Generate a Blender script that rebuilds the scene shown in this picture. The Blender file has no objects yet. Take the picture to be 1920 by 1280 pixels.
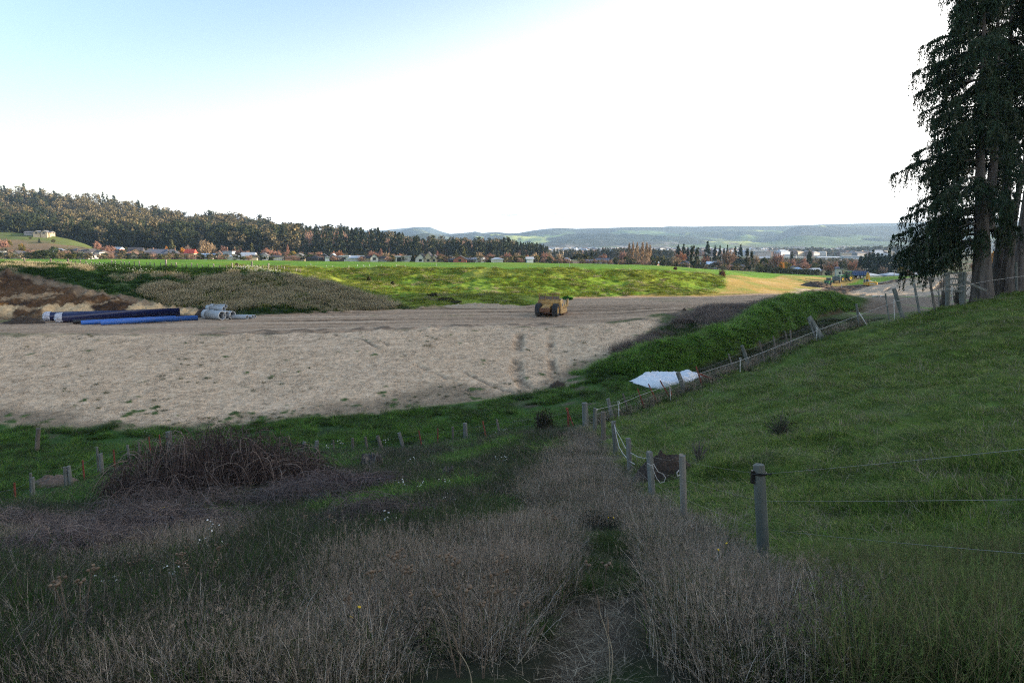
import bpy, math, random
import numpy as np
from mathutils import Vector, Matrix, Euler
from mathutils.bvhtree import BVHTree
from mathutils.geometry import delaunay_2d_cdt

random.seed(7)
RNG = np.random.default_rng(11)
R = math.radians
SC = bpy.context.scene
COL = SC.collection

# ------------------------------------------------------------------ camera
FPX = 1400.0                      # focal length in pixels of a 1920 wide picture
PITCH = math.atan((640 - 455) / FPX)
cam_d = bpy.data.cameras.new('camera')
cam_d.sensor_width = 36.0
cam_d.lens = 36.0 * FPX / 1920.0
cam_d.clip_start = 0.05
cam_d.clip_end = 60000
cam = bpy.data.objects.new('camera', cam_d)
COL.objects.link(cam)
cam.location = (0, 0, 0)
cam.rotation_euler = (math.pi / 2 - PITCH, 0, 0)
SC.camera = cam

# ------------------------------------------------------------------ light
SUN_EL, SUN_AZ = R(10.0), R(87.0)          # azimuth clockwise from the view direction (+Y)
SUN_DIR = Vector((math.sin(SUN_AZ) * math.cos(SUN_EL), math.cos(SUN_AZ) * math.cos(SUN_EL), math.sin(SUN_EL)))
world = bpy.data.worlds.new('World')
SC.world = world
world.use_nodes = True
wn = world.node_tree
bg = wn.nodes['Background']
sky = wn.nodes.new('ShaderNodeTexSky')
sky.sky_type = 'NISHITA'
sky.sun_disc = False
sky.sun_elevation = SUN_EL
sky.sun_rotation = SUN_AZ
sky.air_density = 1.0
sky.dust_density = 3.0
sky.ozone_density = 1.3
# a white gradient added to the sky, low and right, brightened to light the ground
_tc = wn.nodes.new('ShaderNodeTexCoord')
_dt = wn.nodes.new('ShaderNodeVectorMath'); _dt.operation = 'DOT_PRODUCT'
_dt.inputs[1].default_value = Vector((0.30, -0.07, -0.95))
wn.links.new(_tc.outputs['Generated'], _dt.inputs[0])
_mr = wn.nodes.new('ShaderNodeMapRange'); _mr.interpolation_type = 'SMOOTHSTEP'
_mr.inputs[1].default_value = -0.49; _mr.inputs[2].default_value = -0.10; _mr.inputs[4].default_value = 0.95
wn.links.new(_dt.outputs['Value'], _mr.inputs[0])
_mx = wn.nodes.new('ShaderNodeMix'); _mx.data_type = 'RGBA'
_mx.inputs[7].default_value = (5.2, 5.0, 4.75, 1)
_pw = wn.nodes.new('ShaderNodeMath'); _pw.operation = 'POWER'; _pw.inputs[1].default_value = 1.75
wn.links.new(_mr.outputs[0], _pw.inputs[0])
wn.links.new(_pw.outputs[0], _mx.inputs[0])
wn.links.new(sky.outputs[0], _mx.inputs[6])
# a faint low streak of cloud over the far hills
def _wn(typ, **kw):
    n = wn.nodes.new(typ)
    for k, v in kw.items(): setattr(n, k, v)
    return n
_sx = _wn('ShaderNodeSeparateXYZ'); wn.links.new(_tc.outputs['Generated'], _sx.inputs[0])
_mp = _wn('ShaderNodeMapping'); _mp.inputs['Scale'].default_value = (22, 22, 240); wn.links.new(_tc.outputs['Generated'], _mp.inputs[0])
_nz = _wn('ShaderNodeTexNoise'); _nz.inputs['Scale'].default_value = 1.0; _nz.inputs['Detail'].default_value = 4; wn.links.new(_mp.outputs[0], _nz.inputs['Vector'])
def _range(sock, a, b, c, d):
    m = _wn('ShaderNodeMapRange', interpolation_type='SMOOTHSTEP')
    for i, v in enumerate((a, b, c, d)): m.inputs[1 + i].default_value = v
    wn.links.new(sock, m.inputs[0]); return m.outputs[0]
def _mul(a, b):
    m = _wn('ShaderNodeMath', operation='MULTIPLY'); wn.links.new(a, m.inputs[0]); wn.links.new(b, m.inputs[1]); return m.outputs[0]
_cl = _mul(_range(_nz.outputs[0], 0.42, 0.62, 0, 1), _mul(_mul(_range(_sx.outputs['Z'], 0.024, 0.032, 0, 1), _range(_sx.outputs['Z'], 0.044, 0.036, 0, 1)), _mul(_range(_sx.outputs['X'], -0.05, 0.0, 0, 1), _range(_sx.outputs['X'], 0.12, 0.04, 0, 1))))
_mc = _wn('ShaderNodeMix', data_type='RGBA'); _mc.inputs[7].default_value = (1.8, 2.05, 2.2, 1)
wn.links.new(_cl, _mc.inputs[0]); wn.links.new(_mx.outputs[2], _mc.inputs[6])
wn.links.new(_mc.outputs[2], bg.inputs[0])
bg.inputs[1].default_value = 0.145
sun_d = bpy.data.lights.new('sun', 'SUN')
sun_d.energy = 4.6
sun_d.angle = R(0.5)
sun_d.color = (1.0, 0.80, 0.56)
sun = bpy.data.objects.new('sun', sun_d)
COL.objects.link(sun)
sun.rotation_euler = SUN_DIR.to_track_quat('Z', 'Y').to_euler()
SC.view_settings.view_transform = 'Standard'
SC.view_settings.look = 'None'
SC.view_settings.gamma = 1.0
SC.view_settings.exposure = 1.65
SC.render.engine = 'CYCLES'
SC.cycles.max_bounces = 5
SC.cycles.diffuse_bounces = 2
SC.cycles.transparent_max_bounces = 6
SC.cycles.volume_bounces = 0
SC.cycles.use_denoising = False
SC.cycles.filter_width = 1.15

# ------------------------------------------------------------------ helpers
_cp, _sp = math.cos(PITCH), math.sin(PITCH)

def at(px, py, Y):
    """The point that a photo pixel (1920x1280) shows when it lies Y metres ahead."""
    u = (px - 960) / FPX
    v = (640 - py) / FPX
    d = (u, _cp + v * _sp, -_sp + v * _cp)
    s = Y / d[1]
    return (d[0] * s, Y, d[2] * s)

def pixel(p):
    x, y, z = p[..., 0], p[..., 1], p[..., 2]
    dep = y * _cp - z * _sp
    up = y * _sp + z * _cp
    dep = np.where(dep < 0.1, 0.1, dep)
    return 960 + FPX * x / dep, 640 - FPX * up / dep

def _hash(ix, iy, seed):
    h = (ix.astype(np.int64) * 374761393 + iy.astype(np.int64) * 668265263 + seed * 144665) & 0x7fffffff
    h = ((h ^ (h >> 13)) * 1274126177) & 0x7fffffff
    return ((h ^ (h >> 16)) & 0xffff) / 65535.0

def vnoise(x, y, seed=0):
    ix = np.floor(x); iy = np.floor(y)
    fx = x - ix; fy = y - iy
    fx = fx * fx * (3 - 2 * fx); fy = fy * fy * (3 - 2 * fy)
    a = _hash(ix, iy, seed); b = _hash(ix + 1, iy, seed)
    c = _hash(ix, iy + 1, seed); d = _hash(ix + 1, iy + 1, seed)
    return (a * (1 - fx) + b * fx) * (1 - fy) + (c * (1 - fx) + d * fx) * fy - 0.5

def fbm(x, y, seed=0, octv=4):
    s = 0; a = 1.0
    for o in range(octv):
        s = s + a * vnoise(x * 2 ** o, y * 2 ** o, seed + 17 * o)
        a *= 0.5
    return s

def sstep(a, b, x):
    t = np.clip((x - a) / (b - a), 0, 1)
    return t * t * (3 - 2 * t)

def inpoly(x, y, poly):
    inside = np.zeros(x.shape, bool)
    n = len(poly)
    for i in range(n):
        x1, y1 = poly[i][0], poly[i][1]
        x2, y2 = poly[(i + 1) % n][0], poly[(i + 1) % n][1]
        if y1 == y2:
            continue
        c = ((y1 > y) != (y2 > y)) & (x < (x2 - x1) * (y - y1) / (y2 - y1) + x1)
        inside ^= c
    return inside

def polydist(x, y, line):
    d = np.full(x.shape, 1e9)
    for (a, b) in zip(line[:-1], line[1:]):
        ax, ay = a[0], a[1]
        dx, dy = b[0] - ax, b[1] - ay
        L = dx * dx + dy * dy + 1e-9
        t = np.clip(((x - ax) * dx + (y - ay) * dy) / L, 0, 1)
        d = np.minimum(d, np.hypot(x - ax - t * dx, y - ay - t * dy))
    return d

def np_mesh(name, V, F, mat=None, smooth=False, color=None):
    """Fast mesh from arrays: V (n,3); F an (m,k) array, or a list of them."""
    me = bpy.data.meshes.new(name)
    Fs = F if isinstance(F, list) else [F]
    Fs = [np.asarray(f, np.int32) for f in Fs if len(f)]
    V = np.asarray(V, np.float32)
    me.vertices.add(len(V))
    me.vertices.foreach_set('co', V.ravel())
    nl = sum(f.size for f in Fs); nf = sum(len(f) for f in Fs)
    me.loops.add(nl)
    me.loops.foreach_set('vertex_index', np.concatenate([f.ravel() for f in Fs]))
    me.polygons.add(nf)
    tot = np.concatenate([np.full(len(f), f.shape[1], np.int32) for f in Fs])
    st = np.concatenate([[0], np.cumsum(tot)[:-1]]).astype(np.int32)
    me.polygons.foreach_set('loop_start', st)
    try:
        me.polygons.foreach_set('loop_total', tot)
    except Exception:
        pass
    me.polygons.foreach_set('use_smooth', np.full(nf, bool(smooth)))
    if color is not None:
        a = me.attributes.new('tint', 'FLOAT_COLOR', 'POINT')
        c = np.ones((len(V), 4), np.float32); c[:, :3] = color
        a.data.foreach_set('color', c.ravel())
    me.update(calc_edges=True)
    if mat:
        me.materials.append(mat)
    return me

def link(name, me, parent=None, loc=None):
    o = bpy.data.objects.new(name, me)
    COL.objects.link(o)
    if loc is not None:
        o.location = loc
    if parent:
        o.parent = parent
    return o

def tag(o, label=None, cat=None, group=None, kind=None):
    if label: o['label'] = label
    if cat: o['category'] = cat
    if group: o['group'] = group
    if kind: o['kind'] = kind
    return o

def thing(name, label, cat, loc=(0, 0, 0), rz=0.0, group=None):
    o = bpy.data.objects.new(name, None)
    o.empty_display_size = 0.3
    COL.objects.link(o)
    o.location = loc
    o.rotation_euler = (0, 0, rz)
    return tag(o, label, cat, group)

def copy_tree(o, parent=None):
    c = o.copy()
    COL.objects.link(c)
    if parent:
        c.parent = parent
    for ch in list(o.children):
        copy_tree(ch, c)
    return c

class MB:
    """Collects boxes, tubes and rings and links them as ONE mesh object."""
    def __init__(self):
        self.V = []; self.F = {3: [], 4: []}; self.n = 0
    def add(self, V, F, M=None):
        V = np.asarray(V, float)
        if M is not None:
            M = np.array(M); V = V @ M[:3, :3].T + M[:3, 3]
        for f in F:
            if len(f) in (3, 4):
                self.F[len(f)].append([i + self.n for i in f])
            else:
                for k in range(1, len(f) - 1):
                    self.F[3].append([f[0] + self.n, f[k] + self.n, f[k + 1] + self.n])
        self.V.append(V); self.n += len(V)
        return self
    def box(self, x0, x1, y0, y1, z0, z1, M=None, taper=None, bev=0.0):
        if bev > 0:
            b = min(bev, (x1 - x0) / 3, (y1 - y0) / 3, (z1 - z0) / 3)
            V = []
            for (z, i) in ((z0, b), (z0 + b, 0), (z1 - b, 0), (z1, b)):
                for (x, y) in ((x0 + i + b, y0 + i), (x1 - i - b, y0 + i), (x1 - i, y0 + i + b), (x1 - i, y1 - i - b),
                               (x1 - i - b, y1 - i), (x0 + i + b, y1 - i), (x0 + i, y1 - i - b), (x0 + i, y0 + i + b)):
                    V.append((x, y, z))
            F = [list(range(7, -1, -1)), list(range(24, 32))]
            for r in range(3):
                for k in range(8):
                    F.append([r * 8 + k, r * 8 + (k + 1) % 8, r * 8 + 8 + (k + 1) % 8, r * 8 + 8 + k])
            return self.add(V, F, M)
        V = [(x0, y0, z0), (x1, y0, z0), (x1, y1, z0), (x0, y1, z0), (x0, y0, z1), (x1, y0, z1), (x1, y1, z1), (x0, y1, z1)]
        if taper:
            cx, cy = (x0 + x1) / 2, (y0 + y1) / 2
            V = V[:4] + [(cx + (x - cx) * taper, cy + (y - cy) * taper, z) for x, y, z in V[4:]]
        F = [(3, 2, 1, 0), (4, 5, 6, 7), (0, 1, 5, 4), (1, 2, 6, 5), (2, 3, 7, 6), (3, 0, 4, 7)]
        return self.add(V, F, M)
    def prism(self, pts, y0, y1, M=None):
        """Polygon in the x-z plane, extruded along y."""
        n = len(pts)
        V = [(p[0], y0, p[1]) for p in pts] + [(p[0], y1, p[1]) for p in pts]
        F = [list(range(n)), list(range(2 * n - 1, n - 1, -1))]
        for k in range(n):
            F.append([k, n + k, n + (k + 1) % n, (k + 1) % n])
        return self.add(V, F, M)
    def tube(self, pts, rad, n=8, cap=True):
        pts = [Vector(p) for p in pts]
        rad = rad if hasattr(rad, '__len__') else [rad] * len(pts)
        V = []; F = []
        t0 = (pts[1] - pts[0]).normalized()
        a = t0.orthogonal().normalized()
        for i, p in enumerate(pts):
            t = (pts[min(i + 1, len(pts) - 1)] - pts[max(i - 1, 0)]).normalized()
            a = (a - t * a.dot(t)).normalized()
            b = t.cross(a)
            for k in range(n):
                w = 2 * math.pi * k / n
                V.append(p + (a * math.cos(w) + b * math.sin(w)) * rad[i])
        for i in range(len(pts) - 1):
            for k in range(n):
                F.append([i * n + k, i * n + (k + 1) % n, (i + 1) * n + (k + 1) % n, (i + 1) * n + k])
        if cap:
            F.append(list(range(n - 1, -1, -1)))
            m = (len(pts) - 1) * n
            F.append(list(range(m, m + n)))
        return self.add([tuple(v) for v in V], F)
    def lathe(self, prof, n=20, M=None, axis='y'):
        """Closed or open profile of (radius, along) turned about an axis."""
        V = []; F = []
        for (r, h) in prof:
            for k in range(n):
                w = 2 * math.pi * k / n
                c, s = r * math.cos(w), r * math.sin(w)
                V.append((c, h, s) if axis == 'y' else ((h, c, s) if axis == 'x' else (c, s, h)))
        for i in range(len(prof) - 1):
            for k in range(n):
                F.append([i * n + k, i * n + (k + 1) % n, (i + 1) * n + (k + 1) % n, (i + 1) * n + k])
        return self.add(V, F, M)
    def build(self, name, mat, parent=None, smooth=False, loc=None):
        V = np.concatenate(self.V)
        me = np_mesh(name, V, [np.array(self.F[k], np.int32) for k in (4, 3) if self.F[k]], mat, smooth)
        return link(name, me, parent, loc)

# ------------------------------------------------------------------ materials
def nd(nt, typ, **kw):
    n = nt.nodes.new(typ)
    for k, v in kw.items():
        setattr(n, k, v)
    return n

def mat_basic(name, col, rough=0.7, metal=0.0, var=0.15, scale=8.0, bump=0.0, spec=0.3, dirt=None, dirt_amt=0.5, stretch=None, random_amt=0.0, transl=0.0):
    """Colour broken up by noise, with optional dirt patches, bump and per-instance variation."""
    m = bpy.data.materials.new(name)
    m.use_nodes = True
    nt = m.node_tree
    b = nt.nodes['Principled BSDF']
    b.inputs['Roughness'].default_value = rough
    b.inputs['Metallic'].default_value = metal
    b.inputs['Specular IOR Level'].default_value = spec
    tc = nd(nt, 'ShaderNodeTexCoord')
    src = tc.outputs['Object']
    if stretch:
        mp = nd(nt, 'ShaderNodeMapping'); mp.inputs['Scale'].default_value = stretch
        nt.links.new(src, mp.inputs[0]); src = mp.outputs[0]
    nz = nd(nt, 'ShaderNodeTexNoise'); nz.inputs['Scale'].default_value = scale
    nz.inputs['Detail'].default_value = 5
    nt.links.new(src, nz.inputs['Vector'])
    mx = nd(nt, 'ShaderNodeMix', data_type='RGBA')
    rp = nd(nt, 'ShaderNodeMapRange'); rp.inputs[1].default_value = 0.3; rp.inputs[2].default_value = 0.7
    nt.links.new(nz.outputs[0], rp.inputs[0])
    nt.links.new(rp.outputs[0], mx.inputs[0])
    mx.inputs[6].default_value = (*[c * (1 - var) for c in col], 1)
    mx.inputs[7].default_value = (*[min(1, c * (1 + var)) for c in col], 1)
    out = mx.outputs[2]
    if dirt:
        n2 = nd(nt, 'ShaderNodeTexNoise'); n2.inputs['Scale'].default_value = scale * 0.37
        n2.inputs['Detail'].default_value = 6
        nt.links.new(src, n2.inputs['Vector'])
        r2 = nd(nt, 'ShaderNodeMapRange'); r2.inputs[1].default_value = 0.45; r2.inputs[2].default_value = 0.65
        r2.inputs[4].default_value = dirt_amt
        nt.links.new(n2.outputs[0], r2.inputs[0])
        m2 = nd(nt, 'ShaderNodeMix', data_type='RGBA')
        nt.links.new(r2.outputs[0], m2.inputs[0])
        nt.links.new(out, m2.inputs[6])
        m2.inputs[7].default_value = (*dirt, 1)
        out = m2.outputs[2]
    if random_amt > 0:
        oi = nd(nt, 'ShaderNodeObjectInfo')
        r3 = nd(nt, 'ShaderNodeMapRange'); r3.inputs[3].default_value = 1 - random_amt; r3.inputs[4].default_value = 1 + random_amt
        nt.links.new(oi.outputs['Random'], r3.inputs[0])
        h = nd(nt, 'ShaderNodeHueSaturation')
        nt.links.new(r3.outputs[0], h.inputs['Value'])
        nt.links.new(out, h.inputs['Color'])
        out = h.outputs[0]
    nt.links.new(out, b.inputs['Base Color'])
    if bump > 0:
        bp = nd(nt, 'ShaderNodeBump'); bp.inputs['Strength'].default_value = bump; bp.inputs['Distance'].default_value = 0.05
        nt.links.new(nz.outputs[0], bp.inputs['Height'])
        nt.links.new(bp.outputs[0], b.inputs['Normal'])
    if transl > 0:
        tr = nd(nt, 'ShaderNodeBsdfTranslucent')
        nt.links.new(out, tr.inputs[0])
        ms = nd(nt, 'ShaderNodeMixShader'); ms.inputs[0].default_value = transl
        nt.links.new(b.outputs[0], ms.inputs[1]); nt.links.new(tr.outputs[0], ms.inputs[2])
        nt.links.new(ms.outputs[0], nt.nodes['Material Output'].inputs[0])
    return m

def mat_tint(name, rough=0.9, nscale=3.0, var=0.25, bump=0.4, bdist=0.1, fine=None, random_amt=0.0, spec=0.1, transl=0.0):
    """Albedo from the mesh's own tint attribute, broken up by two noises."""
    m = bpy.data.materials.new(name)
    m.use_nodes = True
    nt = m.node_tree
    b = nt.nodes['Principled BSDF']
    b.inputs['Roughness'].default_value = rough
    b.inputs['Specular IOR Level'].default_value = spec
    at_ = nd(nt, 'ShaderNodeAttribute'); at_.attribute_name = 'tint'
    tc = nd(nt, 'ShaderNodeTexCoord')
    nz = nd(nt, 'ShaderNodeTexNoise'); nz.inputs['Scale'].default_value = nscale; nz.inputs['Detail'].default_value = 8
    nz.inputs['Roughness'].default_value = 0.65
    nt.links.new(tc.outputs['Object'], nz.inputs['Vector'])
    r = nd(nt, 'ShaderNodeMapRange'); r.inputs[1].default_value = 0.3; r.inputs[2].default_value = 0.7
    r.inputs[3].default_value = 1 - var; r.inputs[4].default_value = 1 + var
    nt.links.new(nz.outputs[0], r.inputs[0])
    val = r.outputs[0]
    if random_amt > 0:
        oi = nd(nt, 'ShaderNodeObjectInfo')
        r3 = nd(nt, 'ShaderNodeMapRange'); r3.inputs[3].default_value = 1 - random_amt; r3.inputs[4].default_value = 1 + random_amt
        nt.links.new(oi.outputs['Random'], r3.inputs[0])
        mu = nd(nt, 'ShaderNodeMath', operation='MULTIPLY')
        nt.links.new(val, mu.inputs[0]); nt.links.new(r3.outputs[0], mu.inputs[1])
        val = mu.outputs[0]
    h = nd(nt, 'ShaderNodeHueSaturation')
    nt.links.new(val, h.inputs['Value']); nt.links.new(at_.outputs['Color'], h.inputs['Color'])
    nt.links.new(h.outputs[0], b.inputs['Base Color'])
    if bump > 0:
        bp = nd(nt, 'ShaderNodeBump'); bp.inputs['Strength'].default_value = bump; bp.inputs['Distance'].default_value = bdist
        nt.links.new(nz.outputs[0], bp.inputs['Height'])
        nt.links.new(bp.outputs[0], b.inputs['Normal'])
    if transl > 0:
        tr = nd(nt, 'ShaderNodeBsdfTranslucent')
        nt.links.new(h.outputs[0], tr.inputs[0])
        ms = nd(nt, 'ShaderNodeMixShader'); ms.inputs[0].default_value = transl
        nt.links.new(b.outputs[0], ms.inputs[1]); nt.links.new(tr.outputs[0], ms.inputs[2])
        nt.links.new(ms.outputs[0], nt.nodes['Material Output'].inputs[0])
    return m

# ------------------------------------------------------------------ terrain: break lines of the site
W = lambda x, y, z: ('w', x, y, z)
def pt(p):
    return (p[1], p[2], p[3]) if p[0] == 'w' else at(*p)

SAND_CREST = [(-260, 628, 80), (0, 624, 80), (200, 626, 79.5), (400, 627, 79), (560, 624, 79.5), (700, 620, 80), (850, 614, 82), (930, 611, 83), (1060, 613, 82), (1170, 601, 86), (1235, 588, 91), (1290, 576, 97)]
SAND_TOE = [(-300, 800, 53), (0, 797, 52.5), (200, 805, 51.5), (400, 806, 51.5), (560, 785, 53), (700, 776, 54), (870, 757, 56), (1000, 741, 58), (1080, 715, 61), (1128, 690, 65)]
SAND_SIDE = [(1128, 690, 65), (1140, 665, 69), (1170, 642, 74), (1215, 615, 82), (1262, 593, 91), (1310, 580, 97)]
CUT_BASE = [(-300, 604, 90), (0, 603, 91), (150, 603, 92), (300, 598, 94.5), (400, 592, 97), (480, 591, 98), (560, 588, 100), (660, 584, 103), (765, 580, 106), (860, 574, 110), (940, 576, 110), (1000, 571, 113), (1040, 560, 124), (1075, 556, 130), (1200, 553, 134), (1290, 553, 135), (1345, 550, 140)]
CUT_TOP = [(-300, 500, 99), (-100, 500, 101), (0, 508, 101.5), (60, 515, 101.5), (100, 525, 101), (160, 540, 100.5), (230, 555, 101), (300, 569, 101.5), (350, 578, 101), (410, 587, 100)]
BANK_TOP = [(-400, 494, 116), (-200, 494, 116), (0, 495, 116), (120, 495, 116), (230, 497, 116), (330, 500, 117), (430, 502, 118)]
SPUR_A = [(430, 502, 118), (500, 506, 116), (560, 517, 114), (620, 532, 111.5), (690, 555, 109), (740, 573, 107.5), (765, 579.5, 106.5)]
HOLLOW_A = [(500, 503, 142), (570, 510, 140), (640, 524, 134), (700, 543, 126), (745, 562, 118), (775, 573, 111)]
SPUR_B = [(590, 512, 138), (660, 524, 131), (730, 540, 124), (800, 558, 116), (850, 571, 111)]
CREST = [(430, 499, 135), (520, 499, 150), (640, 500, 154), (800, 500, 152), (960, 500, 150), (1100, 501, 152), (1200, 502, 156), (1270, 506, 162), (1330, 514, 172), (1360, 521, 180)]
BANK_MID = [(640, 527, 142), (760, 533, 134), (880, 540, 129), (1000, 538, 133), (1120, 534, 140), (1230, 533, 147), (1310, 537, 153)]
FOLD = [(880, 513, 146), (960, 515, 142), (1050, 512, 145), (1120, 509, 151)]
FOLD2 = [(1180, 520, 148), (1230, 514, 152), (1290, 517, 158), (1340, 528, 161)]
MOUND_TOP = [(1122, 680, 62.8), (1145, 668, 62.8), (1177, 662, 62.2), (1220, 652, 61.6), (1260, 640, 62.4), (1310, 627, 64.2), (1360, 614, 66.8), (1400, 600, 70.3), (1427, 587, 74), (1450, 571, 78.5), (1475, 556, 85.5), (1520, 552, 91), (1573, 549, 98)]
MOUND_FRONT = [(1124, 687, 61.5), (1160, 697, 60), (1200, 703, 59), (1240, 699, 60), (1300, 689, 62), (1360, 678, 64.5), (1410, 657, 69), (1460, 632, 75), (1517, 607, 83), (1519, 598, 86), (1560, 588, 90), (1607, 581, 95)]
FENCE_LEFT = [(-250, 985, 28), (-60, 968, 29), (28, 960, 30), (60, 943, 31), (125, 920, 34), (188, 890, 37), (245, 866, 40), (316, 848, 42), (430, 852, 41.5), (575, 852, 41), (690, 849, 41), (755, 845, 41.5), (873, 836, 42), (940, 825, 40.5), (1010, 808, 38.5), (1064, 800, 37), (1098, 798, 35)]
FENCE_RIGHT = [(1098, 798, 35), (1143, 787, 36), (1208, 770, 37), (1260, 752, 38), (1318, 727, 39), (1407, 690, 40.5), (1457, 663, 41.5), (1527, 633, 42.5), (1620, 603, 43.5), (1693, 590, 43.5), (1775, 562, 44.5), (1805, 556, 45), (1920, 540, 46.5), (2050, 525, 49)]
FENCE_NEAR = [W(3.1, 3.4, -1.95), (1425, 1068, 8.3), (1281, 990, 12.4), (1220, 942, 16.2), (1178, 905, 20), (1152, 862, 25), (1130, 832, 30), (1098, 798, 35)]

SCATTER = [
    # under and behind the camera
    W(-60, -30, 0), W(-20, -30, 2), W(20, -30, 4), W(60, -30, 12),
    W(-30, -12, -2), W(-10, -12, 0.2), W(0, -12, 0.4), W(12, -12, 1.2), W(30, -12, 5),
    W(-30, 0, -5.2), W(-12, 0, -2.8), W(-5, 0, -2.0), W(0, 0, -1.65), W(4, 0, -1.5), W(12, 0, -0.6), W(25, 0, 2.2), W(40, 0, 8),
    # foreground rows
    (-300, 1280, 4.8), (0, 1280, 4.4), (480, 1280, 4.1), (960, 1280, 3.75), (1140, 1280, 3.75), (1500, 1280, 3.7), (1920, 1280, 3.6), W(6, 3.2, -1.4), W(10, 3, -0.8),
    (-300, 1110, 10), (0, 1110, 9), (300, 1110, 8.6), (560, 1100, 8.3), (830, 1095, 7.8), (1130, 1105, 7.0), (1300, 1105, 7.0), (1650, 1090, 7.6), (1920, 1090, 7.4), (2200, 1080, 7.0),
    (-200, 1040, 15), (100, 1040, 14), (400, 1025, 14), (700, 1000, 14.5), (960, 990, 13.5), (1120, 985, 12.8),
    (-200, 985, 23), (60, 1000, 21), (300, 985, 20), (460, 985, 20), (700, 925, 23), (900, 900, 24), (1050, 890, 21), (1120, 890, 20.5),
    (450, 880, 33), (620, 885, 31), (760, 880, 32), (900, 860, 31), (1040, 845, 28.5), (250, 920, 29),
    # gully floor
    (-250, 880, 43), (0, 850, 44.5), (80, 865, 42), (180, 840, 46), (400, 822, 48.5), (560, 812, 48), (700, 806, 48), (870, 790, 49), (1000, 772, 50), (1090, 755, 50), (1140, 745, 50),
    (1180, 728, 54), (1250, 715, 56), (1310, 706, 57), (1380, 685, 60), (1450, 655, 66), (1530, 622, 75), (1600, 610, 78), (1680, 590, 88),
    # paddock hillside
    (1250, 800, 28), (1350, 860, 18.5), (1400, 800, 23), (1400, 730, 33.5), (1500, 960, 11.5), (1600, 900, 13.2), (1600, 800, 19), (1600, 700, 30), (1600, 648, 38.5),
    (1750, 1000, 9.3), (1750, 850, 15), (1750, 740, 23), (1760, 640, 35), (1920, 1000, 8.6), (1920, 880, 12), (1920, 800, 16), (1920, 700, 25), (1920, 620, 35), (1920, 565, 43.5),
    (2150, 800, 14), (2150, 660, 27), (2150, 560, 38),
    # flat below the hillside fence, where the white sheet lies
    (1180, 746, 50), (1240, 746, 50), (1290, 744, 50.5), (1340, 738, 51.5), (1400, 724, 53.5), (1470, 700, 56.5), (1530, 680, 59),
    (1180, 717, 57), (1215, 703, 59), (1250, 708, 58.6), (1290, 705, 59.3), (1322, 706, 59.4), (1312, 716, 57.4), (1262, 732, 53), (1212, 728, 53.6), (1290, 726, 54.6),
    # works floor
    (-250, 612, 86), (100, 612, 86), (400, 608, 87), (700, 600, 91), (930, 593, 95), (1030, 594, 95), (1150, 585, 98), (900, 583, 102), (1150, 570, 110), (1050, 575, 107), (1250, 565, 116), (1350, 562, 118),
    (1200, 640, 76), (1230, 622, 81), (1300, 598, 89), (1380, 582, 97), (1420, 562, 112), (1470, 551, 135),
    # right hand works beyond the mound
    (1640, 590, 93), (1750, 580, 95), (1850, 575, 95), (1640, 570, 110), (1760, 566, 110), (1590, 560, 118), (1650, 557, 124), (1740, 556, 124), (1850, 553, 124),
    (1500, 553, 150), (1590, 552, 165), (1640, 546, 200), (1690, 532, 185), (1740, 521, 175), (1800, 513, 170), (1880, 507, 165),
    (1530, 549, 190), (1575, 542, 238), (1630, 539, 230), (1660, 529, 240), (1740, 516, 240), (1820, 508, 230),
    # golden field
    (1345, 549, 142), (1420, 549, 150), (1480, 548, 158), (1360, 530, 185), (1390, 518, 205), (1430, 535, 190), (1500, 538, 205), (1560, 533, 245), (1470, 516, 262), (1540, 520, 275), (1600, 526, 290), (1670, 526, 295),
    # plateau and the plain behind
    (-300, 487, 200), (0, 487, 200), (200, 486, 205), (420, 488, 210), (640, 491, 220), (960, 493, 225), (1150, 496, 225), (1270, 499, 230), (1340, 506, 240), (1400, 510, 262),
    (-300, 486, 300), (0, 486, 300), (300, 487, 300), (640, 491.5, 310), (960, 493.5, 310), (1200, 497, 310), (1400, 509, 320), (1500, 513, 335), (1600, 523, 345), (1700, 524, 345), (1800, 519, 345), (1920, 510, 330),
    W(-500, 420, -8), W(-260, 400, -9), W(-100, 400, -10.5), W(0, 400, -11.5), W(90, 400, -14), W(160, 400, -17), W(220, 400, -17.5), W(300, 400, -14),
    (-300, 466, 500), (0, 467, 500), (150, 469, 500), (300, 474, 500), (480, 478, 500), (700, 482, 520), (960, 485, 540),
    W(-900, 700, -10), W(-300, 700, -12), W(0, 700, -15), W(300, 700, -19), W(600, 700, -18),
    W(-1500, 1500, -14), W(0, 1500, -22), W(800, 1500, -25), W(2000, 1500, -22),
    W(-9000, 9500, -30), W(0, 9500, -40), W(9000, 9500, -40), W(-9000, 1500, -20), W(9000, 1500, -20),
    W(-600, 100, -4), W(-250, 100, -3.5), W(-250, 60, -9), W(-250, 20, -9), W(-600, -30, 0),
]
# an unseen hill added beyond the right edge, shaped to shade the works
for (yy, h) in ((-30, 34), (-10, 35), (10, 36), (30, 36), (50, 36), (70, 36), (90, 36), (106, 36), (117, 36), (124, 31), (130, 20), (136, 10), (145, 2), (158, -6)):
    SCATTER += [W(150, yy, h), W(180, yy, h + 4), W(240, yy, h + 4), W(118, yy, h * 0.5 - 3)]
    if yy >= 60:
        SCATTER.append(W(0.686 * yy + 14, yy, -6 + (3 if yy < 90 else 0)))
    elif yy >= 10:
        SCATTER.append(W(max(52, 0.69 * yy + 22), yy, 5))
SCATTER += [W(400, 0, 30), W(400, 100, 20), W(500, 250, -12), W(350, 250, -12), W(180, 250, -10), W(240, 165, -8), W(700, 0, 20)]

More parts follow.
